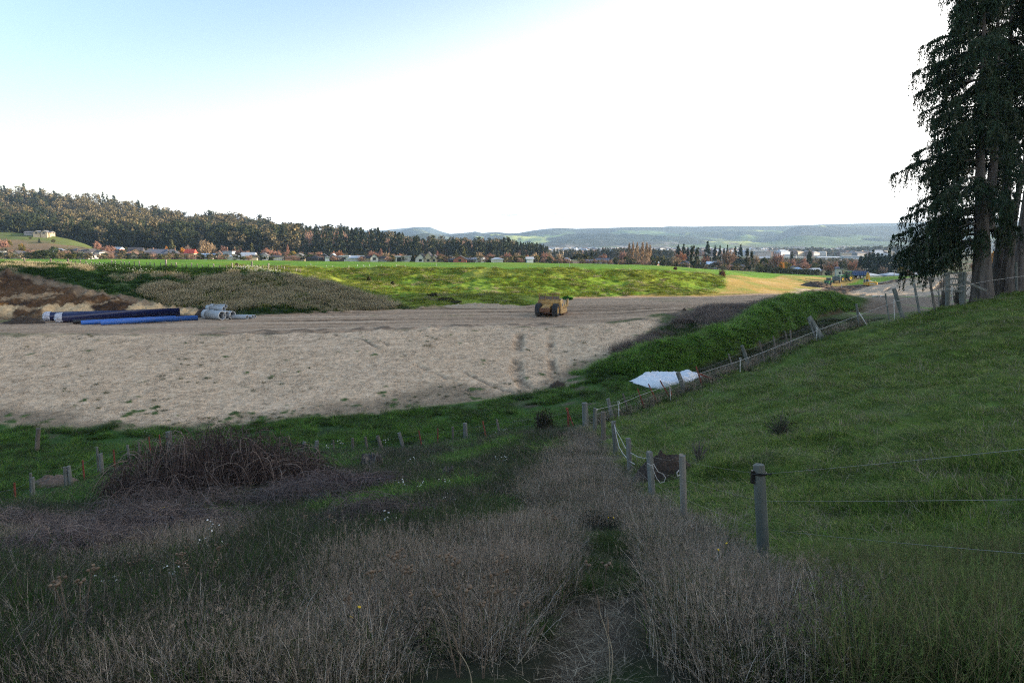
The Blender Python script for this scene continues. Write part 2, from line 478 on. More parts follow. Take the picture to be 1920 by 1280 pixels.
TPTS = [pt(p) for p in SCATTER]
for line in (SAND_CREST, SAND_TOE, SAND_SIDE, CUT_BASE, CUT_TOP, BANK_TOP, SPUR_A, HOLLOW_A, SPUR_B, CREST, BANK_MID, FOLD, FOLD2,
             MOUND_TOP, MOUND_FRONT, FENCE_LEFT, FENCE_RIGHT, FENCE_NEAR):
    L = [pt(p) for p in line]
    for a, b in zip(L[:-1], L[1:]):
        n = max(1, int(math.dist(a[:2], b[:2]) / 1.5))
        for k in range(n):
            t = k / n
            TPTS.append(tuple(a[i] + (b[i] - a[i]) * t for i in range(3)))
    TPTS.append(L[-1])
# the foot of the mound's hidden far side
for a in [pt(p) for p in MOUND_TOP[1:]]:
    TPTS.append((a[0] - 2.4, a[1] + 3.6, a[2] - 2.0))
# the plateau carries on flat for a while behind the bank top and crest
for a in [pt(p) for p in BANK_TOP]:
    TPTS.append((a[0], a[1] + 8, a[2] - 0.15))
for a in [pt(p) for p in CREST[1:-1]]:
    TPTS.append((a[0] * 1.05, a[1] + 9, a[2] - 0.15))

_pts = np.array(TPTS)
_key = np.round(_pts[:, :2] / 0.3).astype(int)
_, _i = np.unique(_key, axis=0, return_index=True)
_pts = _pts[np.sort(_i)]
_r = delaunay_2d_cdt([Vector(p[:2]) for p in _pts], [], [], 0, 1e-6)
_z = {}
_V = []
for k, v in enumerate(_r[0]):
    _V.append(Vector((v.x, v.y, float(_pts[_r[3][k][0]][2]))))
TIN = BVHTree.FromPolygons(_V, _r[2])
_dn = Vector((0, 0, -1))
def tin_z(x, y):
    h = TIN.ray_cast(Vector((x, y, 500)), _dn)
    return h[0].z if h[0] else -30.0

# raster of the near country, smoothed more where the ground is soft, less at the banks
GX0, GY0, GS = -215.0, -30.0, 0.6
GNX, GNY = 720, 600
_g = np.empty((GNY, GNX))
for j in range(GNY):
    y = GY0 + j * GS
    for i in range(GNX):
        _g[j, i] = tin_z(GX0 + i * GS, y)
def blur(a, sig):
    n = int(sig * 3) + 1
    k = np.exp(-0.5 * (np.arange(-n, n + 1) / sig) ** 2); k /= k.sum()
    p = np.pad(a, n, mode='edge')
    p = sum(k[t] * p[t:t + a.shape[0], :] for t in range(2 * n + 1))
    return sum(k[t] * p[:, t:t + a.shape[1]] for t in range(2 * n + 1))
_gx, _gy = np.meshgrid(GX0 + np.arange(GNX) * GS, GY0 + np.arange(GNY) * GS)
_sharp = blur(_g, 0.9); _soft = blur(_g, 2.2); _far = blur(_g, 5)
def wl(line): return [pt(p) for p in line]
_ds = np.minimum(polydist(_gx, _gy, wl(MOUND_TOP)), polydist(_gx, _gy, wl(MOUND_FRONT)))
_ds = np.minimum(_ds, polydist(_gx, _gy, wl(CUT_TOP)))
_w = sstep(8, 4, _ds)
_H = _soft * (1 - _w) + _sharp * _w
_w = sstep(125, 165, _gy)
_H = _H * (1 - _w) + _far * _w

def base_z(x, y):
    """Smooth ground height for arrays x, y."""
    x = np.asarray(x, float); y = np.asarray(y, float)
    fx = np.clip((x - GX0) / GS, 0, GNX - 1.001); fy = np.clip((y - GY0) / GS, 0, GNY - 1.001)
    ix = fx.astype(int); iy = fy.astype(int); fx = fx - ix; fy = fy - iy
    z = (_H[iy, ix] * (1 - fx) + _H[iy, ix + 1] * fx) * (1 - fy) + (_H[iy + 1, ix] * (1 - fx) + _H[iy + 1, ix + 1] * fx) * fy
    ex = np.maximum(np.maximum(GX0 + 3 - x, x - (GX0 + GNX * GS - 6)), np.maximum(GY0 - y, y - (GY0 + GNY * GS - 6)))
    out = np.nonzero(ex.ravel() > -20)[0]
    if len(out):
        xr, yr, er = x.ravel()[out], y.ravel()[out], ex.ravel()[out]
        zz = np.array([tin_z(a, b) for a, b in zip(xr, yr)])
        w = sstep(-20, 0, er)
        zf = z.ravel(); zf[out] = zf[out] * (1 - w) + zz * w
        z = zf.reshape(x.shape)
    return z

# ------------------------------------------------------------------ zones (polygons on the ground)
def ring(*lines):
    out = []
    for l in lines:
        out += [pt(p)[:2] for p in l]
    return out
Z_SAND = ring(SAND_CREST[:-1], SAND_SIDE[::-1][1:], SAND_TOE[::-1][1:])
Z_CUT = ring(CUT_TOP, CUT_BASE[:5][::-1])
Z_FLOOR = ring(CUT_BASE, [(1420, 549, 150), (1480, 549, 150), (1500, 556, 125), (1440, 566, 108), (1380, 576, 103)], SAND_CREST[::-1])
Z_MOUND = ring(MOUND_TOP, MOUND_FRONT[::-1])
Z_MOUND += []
_mt = [pt(p) for p in MOUND_TOP]
Z_MOUND = [(a[0] - 2.0, a[1] + 3.0) for a in _mt] + [pt(p)[:2] for p in MOUND_FRONT[::-1]]
Z_DRYBANK = ring([(330, 574, 101), (250, 556, 102), (300, 535, 108), (420, 516, 113)], SPUR_A[2:], [(690, 582, 104), (600, 578, 103), (520, 582, 101), (450, 584, 100)])
Z_SHADEBANK = ring(BANK_TOP, SPUR_A, CUT_BASE[5:9][::-1], CUT_TOP[::-1])
Z_BANK = ring(SPUR_A, CUT_BASE[8:], [(1345, 549, 142), (1360, 530, 185)], CREST[::-1])
Z_GOLD = ring([(1180, 555, 134.5), (1280, 552, 137), (1345, 549, 144), (1362, 532, 182), (1340, 521, 196), (1400, 516, 214), (1470, 515.5, 262), (1600, 521, 290), (1640, 525, 290), (1600, 536, 250), (1530, 545, 200), (1480, 553, 152), (1400, 556, 138), (1280, 557, 130)])
Z_RSAND = ring([(1480, 553, 152), (1530, 545, 200), (1580, 541, 238), (1660, 530, 240), (1740, 516, 240), (1850, 507, 230), (1960, 507, 160), (1960, 552, 124), (1850, 553, 124), (1740, 556, 124), (1650, 557, 124), (1560, 562, 118), (1490, 560, 122)])
Z_DARKDIRT = ring([(1515, 556, 145), (1535, 547, 190), (1570, 541, 236), (1640, 537, 236), (1690, 527, 240), (1640, 545, 205), (1600, 551, 170), (1560, 556, 140)])
Z_RFLOOR = ring([(1490, 562, 118), (1560, 562, 118), (1650, 557, 124), (1740, 556, 124), (1960, 553, 124), (1960, 580, 90), (1760, 582, 93), (1640, 592, 92), (1600, 596, 88), (1612, 582, 99), (1580, 560, 112)])
Z_PADDOCK = ring(FENCE_NEAR, FENCE_RIGHT[1:], [(2400, 560, 44), (2600, 1000, 8)]) + [(14, 0), (6, 2.0)]
Z_PATH = [at(1000, 1290, 3.7)[:2], at(1035, 1180, 5.3)[:2], at(1100, 1100, 7.1)[:2], at(1105, 1040, 9.6)[:2], at(1090, 985, 12.8)[:2], at(1150, 985, 12.8)[:2],
          at(1165, 1040, 9.6)[:2], at(1190, 1100, 7.1)[:2], at(1195, 1180, 5.3)[:2], at(1200, 1290, 3.7)[:2]]
Z_DRY = [at(p, q, r)[:2] for p, q, r in ((120, 1300, 4.3), (330, 1230, 5.0), (540, 1150, 6.6), (730, 1075, 8.8), (900, 1020, 11.2), (960, 960, 15.5), (1000, 900, 20.2), (1030, 840, 28.5), (1095, 805, 34))] + \
        [pt(p)[:2] for p in FENCE_NEAR[:0:-1]] + [at(1480, 1090, 7.6)[:2], at(1600, 1140, 6.2)[:2], at(1640, 1200, 4.9)[:2], at(1500, 1300, 3.6)[:2]]
Z_DRY2 = [at(p, q, r)[:2] for p, q, r in ((-60, 1130, 8.3), (-60, 990, 22.5), (120, 990, 20.5), (240, 960, 22), (420, 985, 19.5), (440, 1010, 15.5), (330, 1090, 9.5), (120, 1110, 8.9))]
TARP = [at(*q)[:2] for q in ((1180, 717, 57), (1194, 709, 58), (1215, 703, 59), (1232, 703, 59.4), (1250, 708, 58.6), (1272, 705, 59.3), (1292, 704, 59.6), (1322, 706, 59.4), (1312, 716, 57.4), (1290, 726, 54.6), (1262, 732, 53), (1238, 731, 52.8), (1212, 728, 53.6), (1194, 723, 55.2))]
Z_MUD = [at(p, q, r)[:2] for p, q, r in ((940, 755, 55), (1080, 725, 58.5), (1140, 712, 59), (1180, 735, 53), (1100, 770, 46), (960, 775, 50))]

def sd(x, y, poly, soft):
    """1 inside the polygon, falling to 0 across a noisy rim of the given width."""
    lx = [p[0] for p in poly]; ly = [p[1] for p in poly]
    out = np.zeros(x.shape)
    m = (x > min(lx) - soft * 2) & (x < max(lx) + soft * 2) & (y > min(ly) - soft * 2) & (y < max(ly) + soft * 2)
    if not m.any():
        return out
    xs, ys = x[m], y[m]
    d = polydist(xs, ys, list(poly) + [poly[0]])
    d = np.where(inpoly(xs, ys, poly), d, -d)
    d = d + soft * 1.2 * fbm(xs / soft * 0.55, ys / soft * 0.55, 5, 4)
    out[m] = sstep(-soft * 0.5, soft * 0.5, d)
    return out

def mixc(c, col, w):
    return c * (1 - w[:, None]) + np.asarray(col) * w[:, None]

G_LUSH = (0.050, 0.125, 0.020); G_PLAT = (0.105, 0.235, 0.018); G_DARK = (0.012, 0.022, 0.008)
G_OLIVE = (0.235, 0.275, 0.040); DRYC = (0.22, 0.20, 0.12); SANDC = (0.635, 0.46, 0.305); MUDC = (0.135, 0.092, 0.060)

def ground_data(x, y, detail=True):
    """Height and albedo of the ground at flat arrays x, y."""
    z = base_z(x, y)
    n1 = fbm(x / 6, y / 6, 1, 5); n2 = fbm(x / 1.3, y / 1.3, 2, 4); n3 = fbm(x / 0.35, y / 0.35, 3, 3); n0 = fbm(x / 35, y / 35, 9, 4)
    c = np.empty((len(x), 3)); c[:] = G_LUSH
    # far plain: fields, gardens and earth between the roofs
    far = sstep(330, 420, y)
    c = mixc(c, (0.060, 0.085, 0.030), far)
    c = mixc(c, (0.13, 0.10, 0.065), far * sstep(0.0, 0.3, n0))
    # plateau
    pl = sstep(112, 118, y) * (1 - far)
    c = mixc(c, G_PLAT, pl)
    c = mixc(c, (0.145, 0.235, 0.022), pl * sstep(0.05, 0.35, n1))
    c = mixc(c, (0.050, 0.120, 0.014), pl * sstep(0.1, 0.5, -n1) * 0.8)
    # foreground and gully
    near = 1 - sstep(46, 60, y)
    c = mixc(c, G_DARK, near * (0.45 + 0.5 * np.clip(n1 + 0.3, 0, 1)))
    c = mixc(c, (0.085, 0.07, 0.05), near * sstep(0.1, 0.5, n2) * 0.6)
    dz = np.zeros(len(x))
    mid = sstep(50, 64, y) * (1 - sstep(100, 115, y))
    c = mixc(c, (0.055, 0.075, 0.022), mid * 0.8); c = mixc(c, (0.10, 0.08, 0.058), mid * sstep(-0.05, 0.3, n1 + 0.5 * n2))
    dz += near * 0.10 * n2 * sstep(2, 10, y)
    dz += near * sstep(20, 32, y) * 0.16 * n1
    w = sd(x, y, Z_SHADEBANK, 1.5)  # darker green puts the left bank's shade into its colour
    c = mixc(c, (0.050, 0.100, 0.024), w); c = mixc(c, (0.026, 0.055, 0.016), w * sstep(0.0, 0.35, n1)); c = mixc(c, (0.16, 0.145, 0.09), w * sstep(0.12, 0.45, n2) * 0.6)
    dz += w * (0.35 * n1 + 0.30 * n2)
    w = sd(x, y, Z_BANK, 2.0)
    c = mixc(c, (0.150, 0.250, 0.024), w)
    c = mixc(c, G_OLIVE, w * sstep(-0.3, 0.4, n1 + 0.4 * n0)); c = mixc(c, (0.065, 0.105, 0.018), w * sstep(0.20, 0.42, n3) * 0.75); c = mixc(c, (0.075, 0.13, 0.02), w * sstep(0.25, 0.6, n2) * 0.5)
    c = mixc(c, (0.30, 0.30, 0.06), w * sstep(0.15, 0.5, -n2 + 0.5 * n1) * 0.5)
    dz += w * (0.42 * n1 + 0.26 * n2 + 0.12 * n3)
    w = sd(x, y, Z_DRYBANK, 3.0) * sstep(-0.75, 0.0, n2 + 0.6 * n1)
    c = mixc(c, DRYC, w); c = mixc(c, (0.30, 0.255, 0.19), w * sstep(0.1, 0.5, n3 + n2) * 0.6); dz += w * 0.2 * n3
    # plateau swells
    dz += pl * (0.35 * n0 + 0.12 * n1)
    # works floor: worn earth with wheel tracks along the haul road
    w = sd(x, y, Z_FLOOR, 1.6)
    c = mixc(c, (0.37, 0.26, 0.175), w)
    tr = fbm(x / 22 + 0.3 * n0, (y - 0.03 * x + 0.0016 * x * x) / 0.7, 21, 5)
    c = mixc(c, MUDC, w * sstep(0.05, 0.40, tr)); c = mixc(c, (0.52, 0.39, 0.275), w * sstep(0.10, 0.45, -tr) * 0.8)
    c = mixc(c, (0.10, 0.13, 0.04), w * sstep(0.35, 0.6, n1) * 0.35)
    dz += w * (-0.14 * sstep(0.05, 0.4, tr) + 0.07 * n2)
    w2 = w * sd(x, y, ring([(380, 640, 77), (560, 634, 78), (850, 622, 80), (1050, 616, 81), (1060, 606, 85), (850, 606, 85), (560, 615, 83), (380, 620, 81)]), 2.0)
    c = mixc(c, (0.13, 0.095, 0.068), w2 * sstep(-0.3, 0.3, n2) * 0.8); dz += w2 * 0.18 * n2
    # golden resown field
    w = sd(x, y, Z_GOLD, 2.0)
    c = mixc(c, (0.36, 0.25, 0.075), w); c = mixc(c, (0.22, 0.235, 0.05), w * sstep(-0.05, 0.4, n1)); c = mixc(c, (0.42, 0.31, 0.14), w * sstep(0.15, 0.5, -n1 + 0.3 * n2))
    # right hand batter, dark heap ground and floor
    w = sd(x, y, Z_RSAND, 3.0)
    c = mixc(c, (0.42, 0.335, 0.25), w); c = mixc(c, (0.09, 0.12, 0.04), w * sstep(0.22, 0.5, n1) * 0.7)
    g2 = fbm((x * 0.6 + y * 0.8) / 30, (x * 0.8 - y * 0.6) / 2.0, 31, 3)
    c = mixc(c, MUDC, w * sstep(0.2, 0.45, g2)); dz += w * (0.2 * n2 - 0.4 * sstep(0.2, 0.45, g2))
    w = sd(x, y, Z_DARKDIRT, 3.0); c = mixc(c, (0.085, 0.06, 0.045), w); dz += w * (0.5 * n2 + 0.3 * n1)
    w = sd(x, y, Z_RFLOOR, 2.5); c = mixc(c, (0.18, 0.14, 0.105), w); c = mixc(c, (0.10, 0.20, 0.03), w * sstep(0.0, 0.3, n1 - (y - 97) / 40) * 0.85)
    # sand batter: straw mulched, lumpy, with gullies and a few tufts
    w = sd(x, y, Z_SAND, 1.6)
    c = mixc(c, SANDC, w)
    c = mixc(c, (0.64, 0.49, 0.36), w * sstep(0.0, 0.6, n0 + .3 * n1) * 0.6); c = mixc(c, (0.48, 0.36, 0.255), w * sstep(0.0, 0.6, -n0 - .3 * n1) * 0.5)
    c = mixc(c, (0.33, 0.25, 0.175), w * sstep(0.3, 0.6, n2) * 0.32); c = mixc(c, (0.18, 0.135, 0.095), w * sstep(0.2, 0.5, n3) * 0.40); c = mixc(c, (0.70, 0.57, 0.43), w * sstep(0.15, 0.45, -n3) * 0.35)
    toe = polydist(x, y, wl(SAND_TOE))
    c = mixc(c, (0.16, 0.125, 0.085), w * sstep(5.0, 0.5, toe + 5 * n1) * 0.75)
    c = mixc(c, (0.055, 0.10, 0.022), w * sstep(0.5, 0.66, n2 + 0.3 * sstep(6, 0.5, toe)))
    dz += w * (0.07 * n2 + 0.065 * n3 + 0.10 * n1)
    for (line, wid, dep) in GULLIES:
        d = polydist(x, y, line) + 0.25 * n2
        k = sstep(wid, wid * 0.25, d) * sstep(-0.5, 0.05, n1 + 0.6 * n2)
        c = mixc(c, (0.155, 0.118, 0.082), w * k * 0.75 * sstep(-0.3, 0.1, n3 + n2)); dz -= k * dep * w
    # raw cut bank: strata, slumps and runnels
    w = sd(x, y, Z_CUT, 0.5)
    st = fbm(x / 9, z / 0.45, 41, 4)
    zz = z + 0.4 * n1
    cc = np.empty((len(x), 3)); cc[:] = (0.095, 0.056, 0.030)
    cc = mixc(cc, (0.29, 0.205, 0.125), sstep(0.27, 0.36, st + 0.25 * n3)); cc = mixc(cc, (0.045, 0.028, 0.018), sstep(0.1, 0.3, -st + 0.3 * n3))
    cc = mixc(cc, (0.52, 0.38, 0.22), sstep(-7.7, -7.85, zz) * sstep(-0.02, 0.06, fbm(x / 4, z / 2, 44, 3) + 0.28 * sstep(-64, -56, x) - 0.16))
    cc = mixc(cc, (0.26, 0.115, 0.03), sstep(0.15, 0.4, fbm(x / 5, z / 1.1, 47, 3)) * sstep(-5.8, -6.6, zz))
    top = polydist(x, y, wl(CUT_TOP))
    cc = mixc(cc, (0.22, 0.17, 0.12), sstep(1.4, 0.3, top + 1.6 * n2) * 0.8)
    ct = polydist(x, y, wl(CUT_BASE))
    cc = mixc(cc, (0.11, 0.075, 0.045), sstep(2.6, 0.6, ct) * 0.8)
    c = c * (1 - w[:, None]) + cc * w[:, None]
    dz += w * (0.85 * np.abs(fbm(x / 1.3 - 0.3 * z, z / 7, 43, 4)) - 0.2 + 0.35 * n2 + 0.38 * n3)
    # green mound
    w = sd(x, y, Z_MOUND, 0.8)
    c = mixc(c, (0.065, 0.150, 0.022), w); c = mixc(c, (0.025, 0.060, 0.010), w * sstep(0.0, 0.4, n2))
    ft = polydist(x, y, wl(MOUND_FRONT[7:]))
    c = mixc(c, (0.09, 0.06, 0.04), sstep(1.1, 0.3, ft + 0.4 * n2) * 0.9)
    dz += w * (1.0 * fbm((x * .86 + y * .5) / 1.0, (y * .86 - x * .5) / 4.0, 51, 4))
    w = sd(x, y, Z_MUD, 1.5); c = mixc(c, (0.095, 0.075, 0.055), w * sstep(-0.1, 0.4, n2) * 0.8); dz += w * 0.1 * n2
    # paddock
    w = sd(x, y, Z_PADDOCK, 0.6) * sstep(0, 2, y)
    c = mixc(c, (0.100, 0.155, 0.030), w); c = mixc(c, (0.20, 0.195, 0.07), w * sstep(0.0, 0.4, n1) * 0.8); c = mixc(c, (0.025, 0.048, 0.012), w * sstep(0.2, 0.5, n2) * 0.8)
    ter = fbm((x * .88 + y * .47) / 7, (x * .47 - y * .88) / 0.9, 57, 3)
    c = mixc(c, (0.045, 0.075, 0.016), w * sstep(0.15, 0.4, ter) * 0.6)
    dz += w * (0.34 * n1 + 0.16 * n2 + 0.20 * ter)
    w = sd(x, y, Z_DRY, 0.6) * (1 - w); c = mixc(c, (0.018, 0.016, 0.012), w * 0.9)  # soil darkened to put the shade between the dry stems into its colour
    w = sd(x, y, Z_PATH, 0.25); c = mixc(c, (0.050, 0.038, 0.028), w); c = mixc(c, (0.03, 0.055, 0.014), w * sstep(0.2, 0.45, n2)); dz -= w * 0.10; dz += w * 0.05 * n3
    return z + dz, np.clip(c, 0.005, 0.8)

GULLIES = []
for (l, wd, dp) in (([(975, 622, 79), (970, 650, 73), (968, 690, 65), (985, 715, 61)], 0.75, 0.30), ([(1035, 615, 80), (1032, 650, 73.5), (1038, 690, 65.5), (1048, 715, 61.5)], 0.6, 0.28),
                    ([(780, 680, 67), (830, 700, 63.5), (890, 730, 58.5)], 0.38, 0.4), ([(840, 680, 67), (900, 705, 62.5), (960, 728, 59)], 0.3, 0.25), ([(620, 626, 79), (680, 634, 76.5), (720, 655, 72)], 0.35, 0.2),
                    ([(720, 640, 75), (760, 665, 70)], 0.3, 0.2)):
    GULLIES.append(([at(*p)[:2] for p in l], wd, dp))

def axis(*segs):
    out = []
    for a, b, n, log in segs:
        out.append(np.geomspace(a, b, n, endpoint=False) if log else np.linspace(a, b, n, endpoint=False))
    return np.concatenate(out)
_rad = np.append(axis((3.0, 12, 60, True), (12, 45, 190, True), (45, 160, 420, False), (160, 330, 150, False), (330, 9400, 90, True)), 9400)
_ang = np.append(axis((-100, -56, 40, False), (-56, 56, 1000, False), (56, 110, 60, False)), 110)
_rr, _aa = np.meshgrid(_rad, np.radians(_ang), indexing='ij')
_x = (_rr * np.sin(_aa)).ravel(); _y = (_rr * np.cos(_aa) - 7.0).ravel()
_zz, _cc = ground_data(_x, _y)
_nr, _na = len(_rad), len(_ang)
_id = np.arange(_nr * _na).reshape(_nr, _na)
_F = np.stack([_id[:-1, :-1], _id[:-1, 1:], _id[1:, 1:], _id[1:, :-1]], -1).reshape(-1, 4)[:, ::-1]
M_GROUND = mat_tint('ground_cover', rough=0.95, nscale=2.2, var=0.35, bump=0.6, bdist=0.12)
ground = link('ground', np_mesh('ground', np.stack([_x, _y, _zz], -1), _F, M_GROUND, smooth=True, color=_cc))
tag(ground, kind='structure')

def gz(x, y):
    """Ground height at one point, lumps included."""
    return float(ground_data(np.array([float(x)]), np.array([float(y)]))[0][0])
def gza(x, y):
    return ground_data(np.asarray(x, float), np.asarray(y, float))[0]

# ------------------------------------------------------------------ far hills
M_HILL = mat_tint('hill_country', rough=1.0, nscale=0.02, var=0.25, bump=0.0)

def interp(line, px):
    xs = [p[0] for p in line]
    return np.interp(px, xs, [p[1] for p in line])

def hill(name, ridge, Yr, foot_py, Yf, colour, amp=0.0, npx=420, nt=60, freq=300.0, off=0.0, prof=1.0):
    """A range between its foot at Yf and its ridge at Yr, with a far side falling away."""
    px = np.linspace(ridge[0][0], ridge[-1][0], npx)
    ry = interp(ridge, px) + off
    zr = np.array([at(p, q, Yr)[2] for p, q in zip(px, ry)])
    fy = foot_py if np.isscalar(foot_py) else interp(foot_py, px)
    fy = np.broadcast_to(fy, px.shape)
    zf = np.array([at(p, q, Yf)[2] for p, q in zip(px, fy)])
    zf = np.minimum(zf, zr)
    t = np.concatenate([np.linspace(0, 1, nt), np.linspace(1.04, 1.7, 10)])
    T, P = np.meshgrid(t, np.arange(npx), indexing='ij')
    Y = Yf + (Yr - Yf) * T
    X = (px[P] - 960) / FPX * Y
    s = np.clip(T, 0, 1) ** prof
    s = s * (1 - 0.35 * np.sin(np.pi * np.clip(T, 0, 1)) * 0.6)
    s[T >= 1] = 1
    Z = zf[P] + (zr[P] - zf[P]) * s
    env = np.clip(4 * T * (1 - T), 0, 1)
    Z = Z + amp * env * fbm(X / freq, Y / freq, 71, 5)
    Z = np.where(T > 1, zr[P] - (T - 1) * np.abs(zr[P] - zf[P] + 10) * 1.3, Z)
    x, y, z = X.ravel(), Y.ravel(), Z.ravel()
    c = np.clip(colour(x, y, z, T.ravel()), 0.004, 0.8)
    ids = np.arange(T.size).reshape(T.shape)
    F = np.stack([ids[:-1, :-1], ids[:-1, 1:], ids[1:, 1:], ids[1:, :-1]], -1).reshape(-1, 4)
    o = link(name, np_mesh(name, np.stack([x, y, z], -1), F, M_HILL, smooth=True, color=c))
    tag(o, kind='structure')
    return X, Y, Z

def col_const(base, dark, freq, thr=0.1):
    def f(x, y, z, t):
        c = np.empty((len(x), 3)); c[:] = base
        return mixc(c, dark, sstep(thr - 0.15, thr + 0.15, fbm(x / freq, y / freq, 81, 5)))
    return f
def col_roll(x, y, z, t):
    """Paddocks in patches between dark bush and hedgerows."""
    c = np.empty((len(x), 3)); c[:] = (0.11, 0.175, 0.055)
    f1 = fbm(x / 420, y / 800, 91, 5); f2 = fbm(x / 160, y / 420, 92, 4)
    c = mixc(c, (0.36, 0.42, 0.11), sstep(0.05, 0.22, f2))
    c = mixc(c, (0.022, 0.036, 0.020), sstep(-0.05, 0.12, f1 + 0.25 * (t - 0.55)))
    c = mixc(c, (0.026, 0.040, 0.022), sstep(0.78, 0.92, t))
    c = mixc(c, (0.024, 0.038, 0.022), sstep(0.22, 0.30, fbm(x / 90, y / 300, 93, 3)))
    tw = sstep(0.24, 0.05, t)
    c = mixc(c, (0.075, 0.065, 0.050), tw * sstep(-0.3, 0.1, f2)); c = mixc(c, (0.28, 0.26, 0.24), tw * sstep(0.22, 0.34, fbm(x / 40, y / 160, 94, 2)))
    return c
def col_head(x, y, z, t):
    c = np.empty((len(x), 3)); c[:] = (0.014, 0.024, 0.016)
    f1 = fbm(x / 500, y / 500, 95, 4)
    c = mixc(c, (0.075, 0.125, 0.045), sstep(0.46, 0.36, t + 0.5 * f1) * sstep(0.0, 0.1, t))
    c = mixc(c, (0.03, 0.042, 0.026), sstep(0.15, 0.35, fbm(x / 140, y / 200, 96, 3)) * 0.8)
    return c

hill('hills', [(560, 446), (620, 438), (660, 433), (720, 432), (750, 429), (785, 425.5), (808, 426), (825, 433), (850, 440), (900, 452)], 7600, 462, 6000, col_const((0.05, 0.07, 0.045), (0.025, 0.04, 0.03), 500), amp=40, npx=200)
hill('hills', [(670, 449), (687, 442), (710, 437), (730, 432.5), (745, 435), (760, 431), (777, 426.5), (792, 430), (806, 437), (835, 440), (870, 447)], 5200, 462, 4000, col_const((0.10, 0.12, 0.06), (0.025, 0.04, 0.026), 260, -0.1), amp=45, npx=220, freq=200)
hill('hills', [(790, 446), (815, 438), (840, 439), (880, 436), (892, 434), (905, 437), (930, 435), (955, 437.5), (972, 437), (1000, 432), (1025, 429), (1050, 427.5), (1080, 429), (1110, 428), (1150, 427), (1185, 425.5), (1240, 425.5), (1250, 424.5), (1300, 425), (1345, 424), (1420, 424), (1480, 423), (1560, 420), (1640, 418.5), (1720, 417), (1920, 415), (2300, 413)], 5600, 469, 2700, col_roll, amp=70, npx=900, nt=110, freq=420)
hill('hills', [(742, 452), (757, 447), (775, 440), (790, 438.5), (806, 437), (820, 442), (840, 452)], 3300, 462, 2900, col_const((0.05, 0.06, 0.025), (0.02, 0.032, 0.018), 60, 0.0), amp=10, npx=100, nt=30, freq=60)
hill('hills', [(1400, 458), (1440, 447), (1458, 438), (1478, 427), (1495, 424), (1530, 425), (1570, 425.5), (1610, 425), (1660, 424), (1700, 421), (1800, 418.5), (2000, 416), (2300, 414)], 4300, 462, 3000, col_head, amp=40, npx=420, nt=60, freq=300)

# forested hill on the town's edge, and the grassy knoll below it
FOREST_RIDGE = [(-420, 332), (-250, 336), (-100, 341), (0, 348), (40, 354), (100, 363), (150, 368), (200, 374), (260, 381), (300, 393), (340, 401), (380, 405), (430, 407), (470, 414), (520, 425), (560, 430), (600, 433), (640, 436), (680, 443), (720, 450), (770, 455), (850, 458), (960, 458)]
def col_forest(x, y, z, t):
    c = np.empty((len(x), 3)); c[:] = (0.035, 0.036, 0.020)
    return mixc(c, (0.055, 0.050, 0.028), sstep(0, 0.3, fbm(x / 30, y / 30, 61, 3)))
FX, FY, FZ = hill('hill', FOREST_RIDGE, 900, [(-420, 464), (0, 468), (300, 476), (700, 482), (960, 484)], 505, col_forest, amp=9, npx=260, nt=70, freq=90, off=22)
KNOLL = [(-420, 430), (-100, 433), (0, 435), (50, 437.5), (100, 441), (140, 449), (165, 457), (185, 466), (215, 474)]
def col_knoll(x, y, z, t):
    c = np.empty((len(x), 3)); c[:] = (0.17, 0.125, 0.075)
    c = mixc(c, (0.115, 0.145, 0.045), sstep(0.55, 0.72, t + 0.3 * fbm(x / 20, y / 20, 62, 4)))
    return mixc(c, (0.10, 0.10, 0.05), sstep(0.12, 0.4, fbm(x / 9, y / 9, 63, 4)) * 0.7)
KX, KY, KZ = hill('hill', KNOLL, 492, [(-420, 468), (0, 470), (215, 474)], 440, col_knoll, amp=1.2, npx=150, nt=40, freq=25)

def surf_z(X, Y, Z):
    """Nearest sampled height on a hill sheet."""
    xs, ys, zs = X.ravel(), Y.ravel(), Z.ravel()
    def f(x, y):
        return float(zs[np.argmin((xs - x) ** 2 + (ys - y) ** 2)])
    return f
knoll_z = surf_z(KX, KY, KZ)

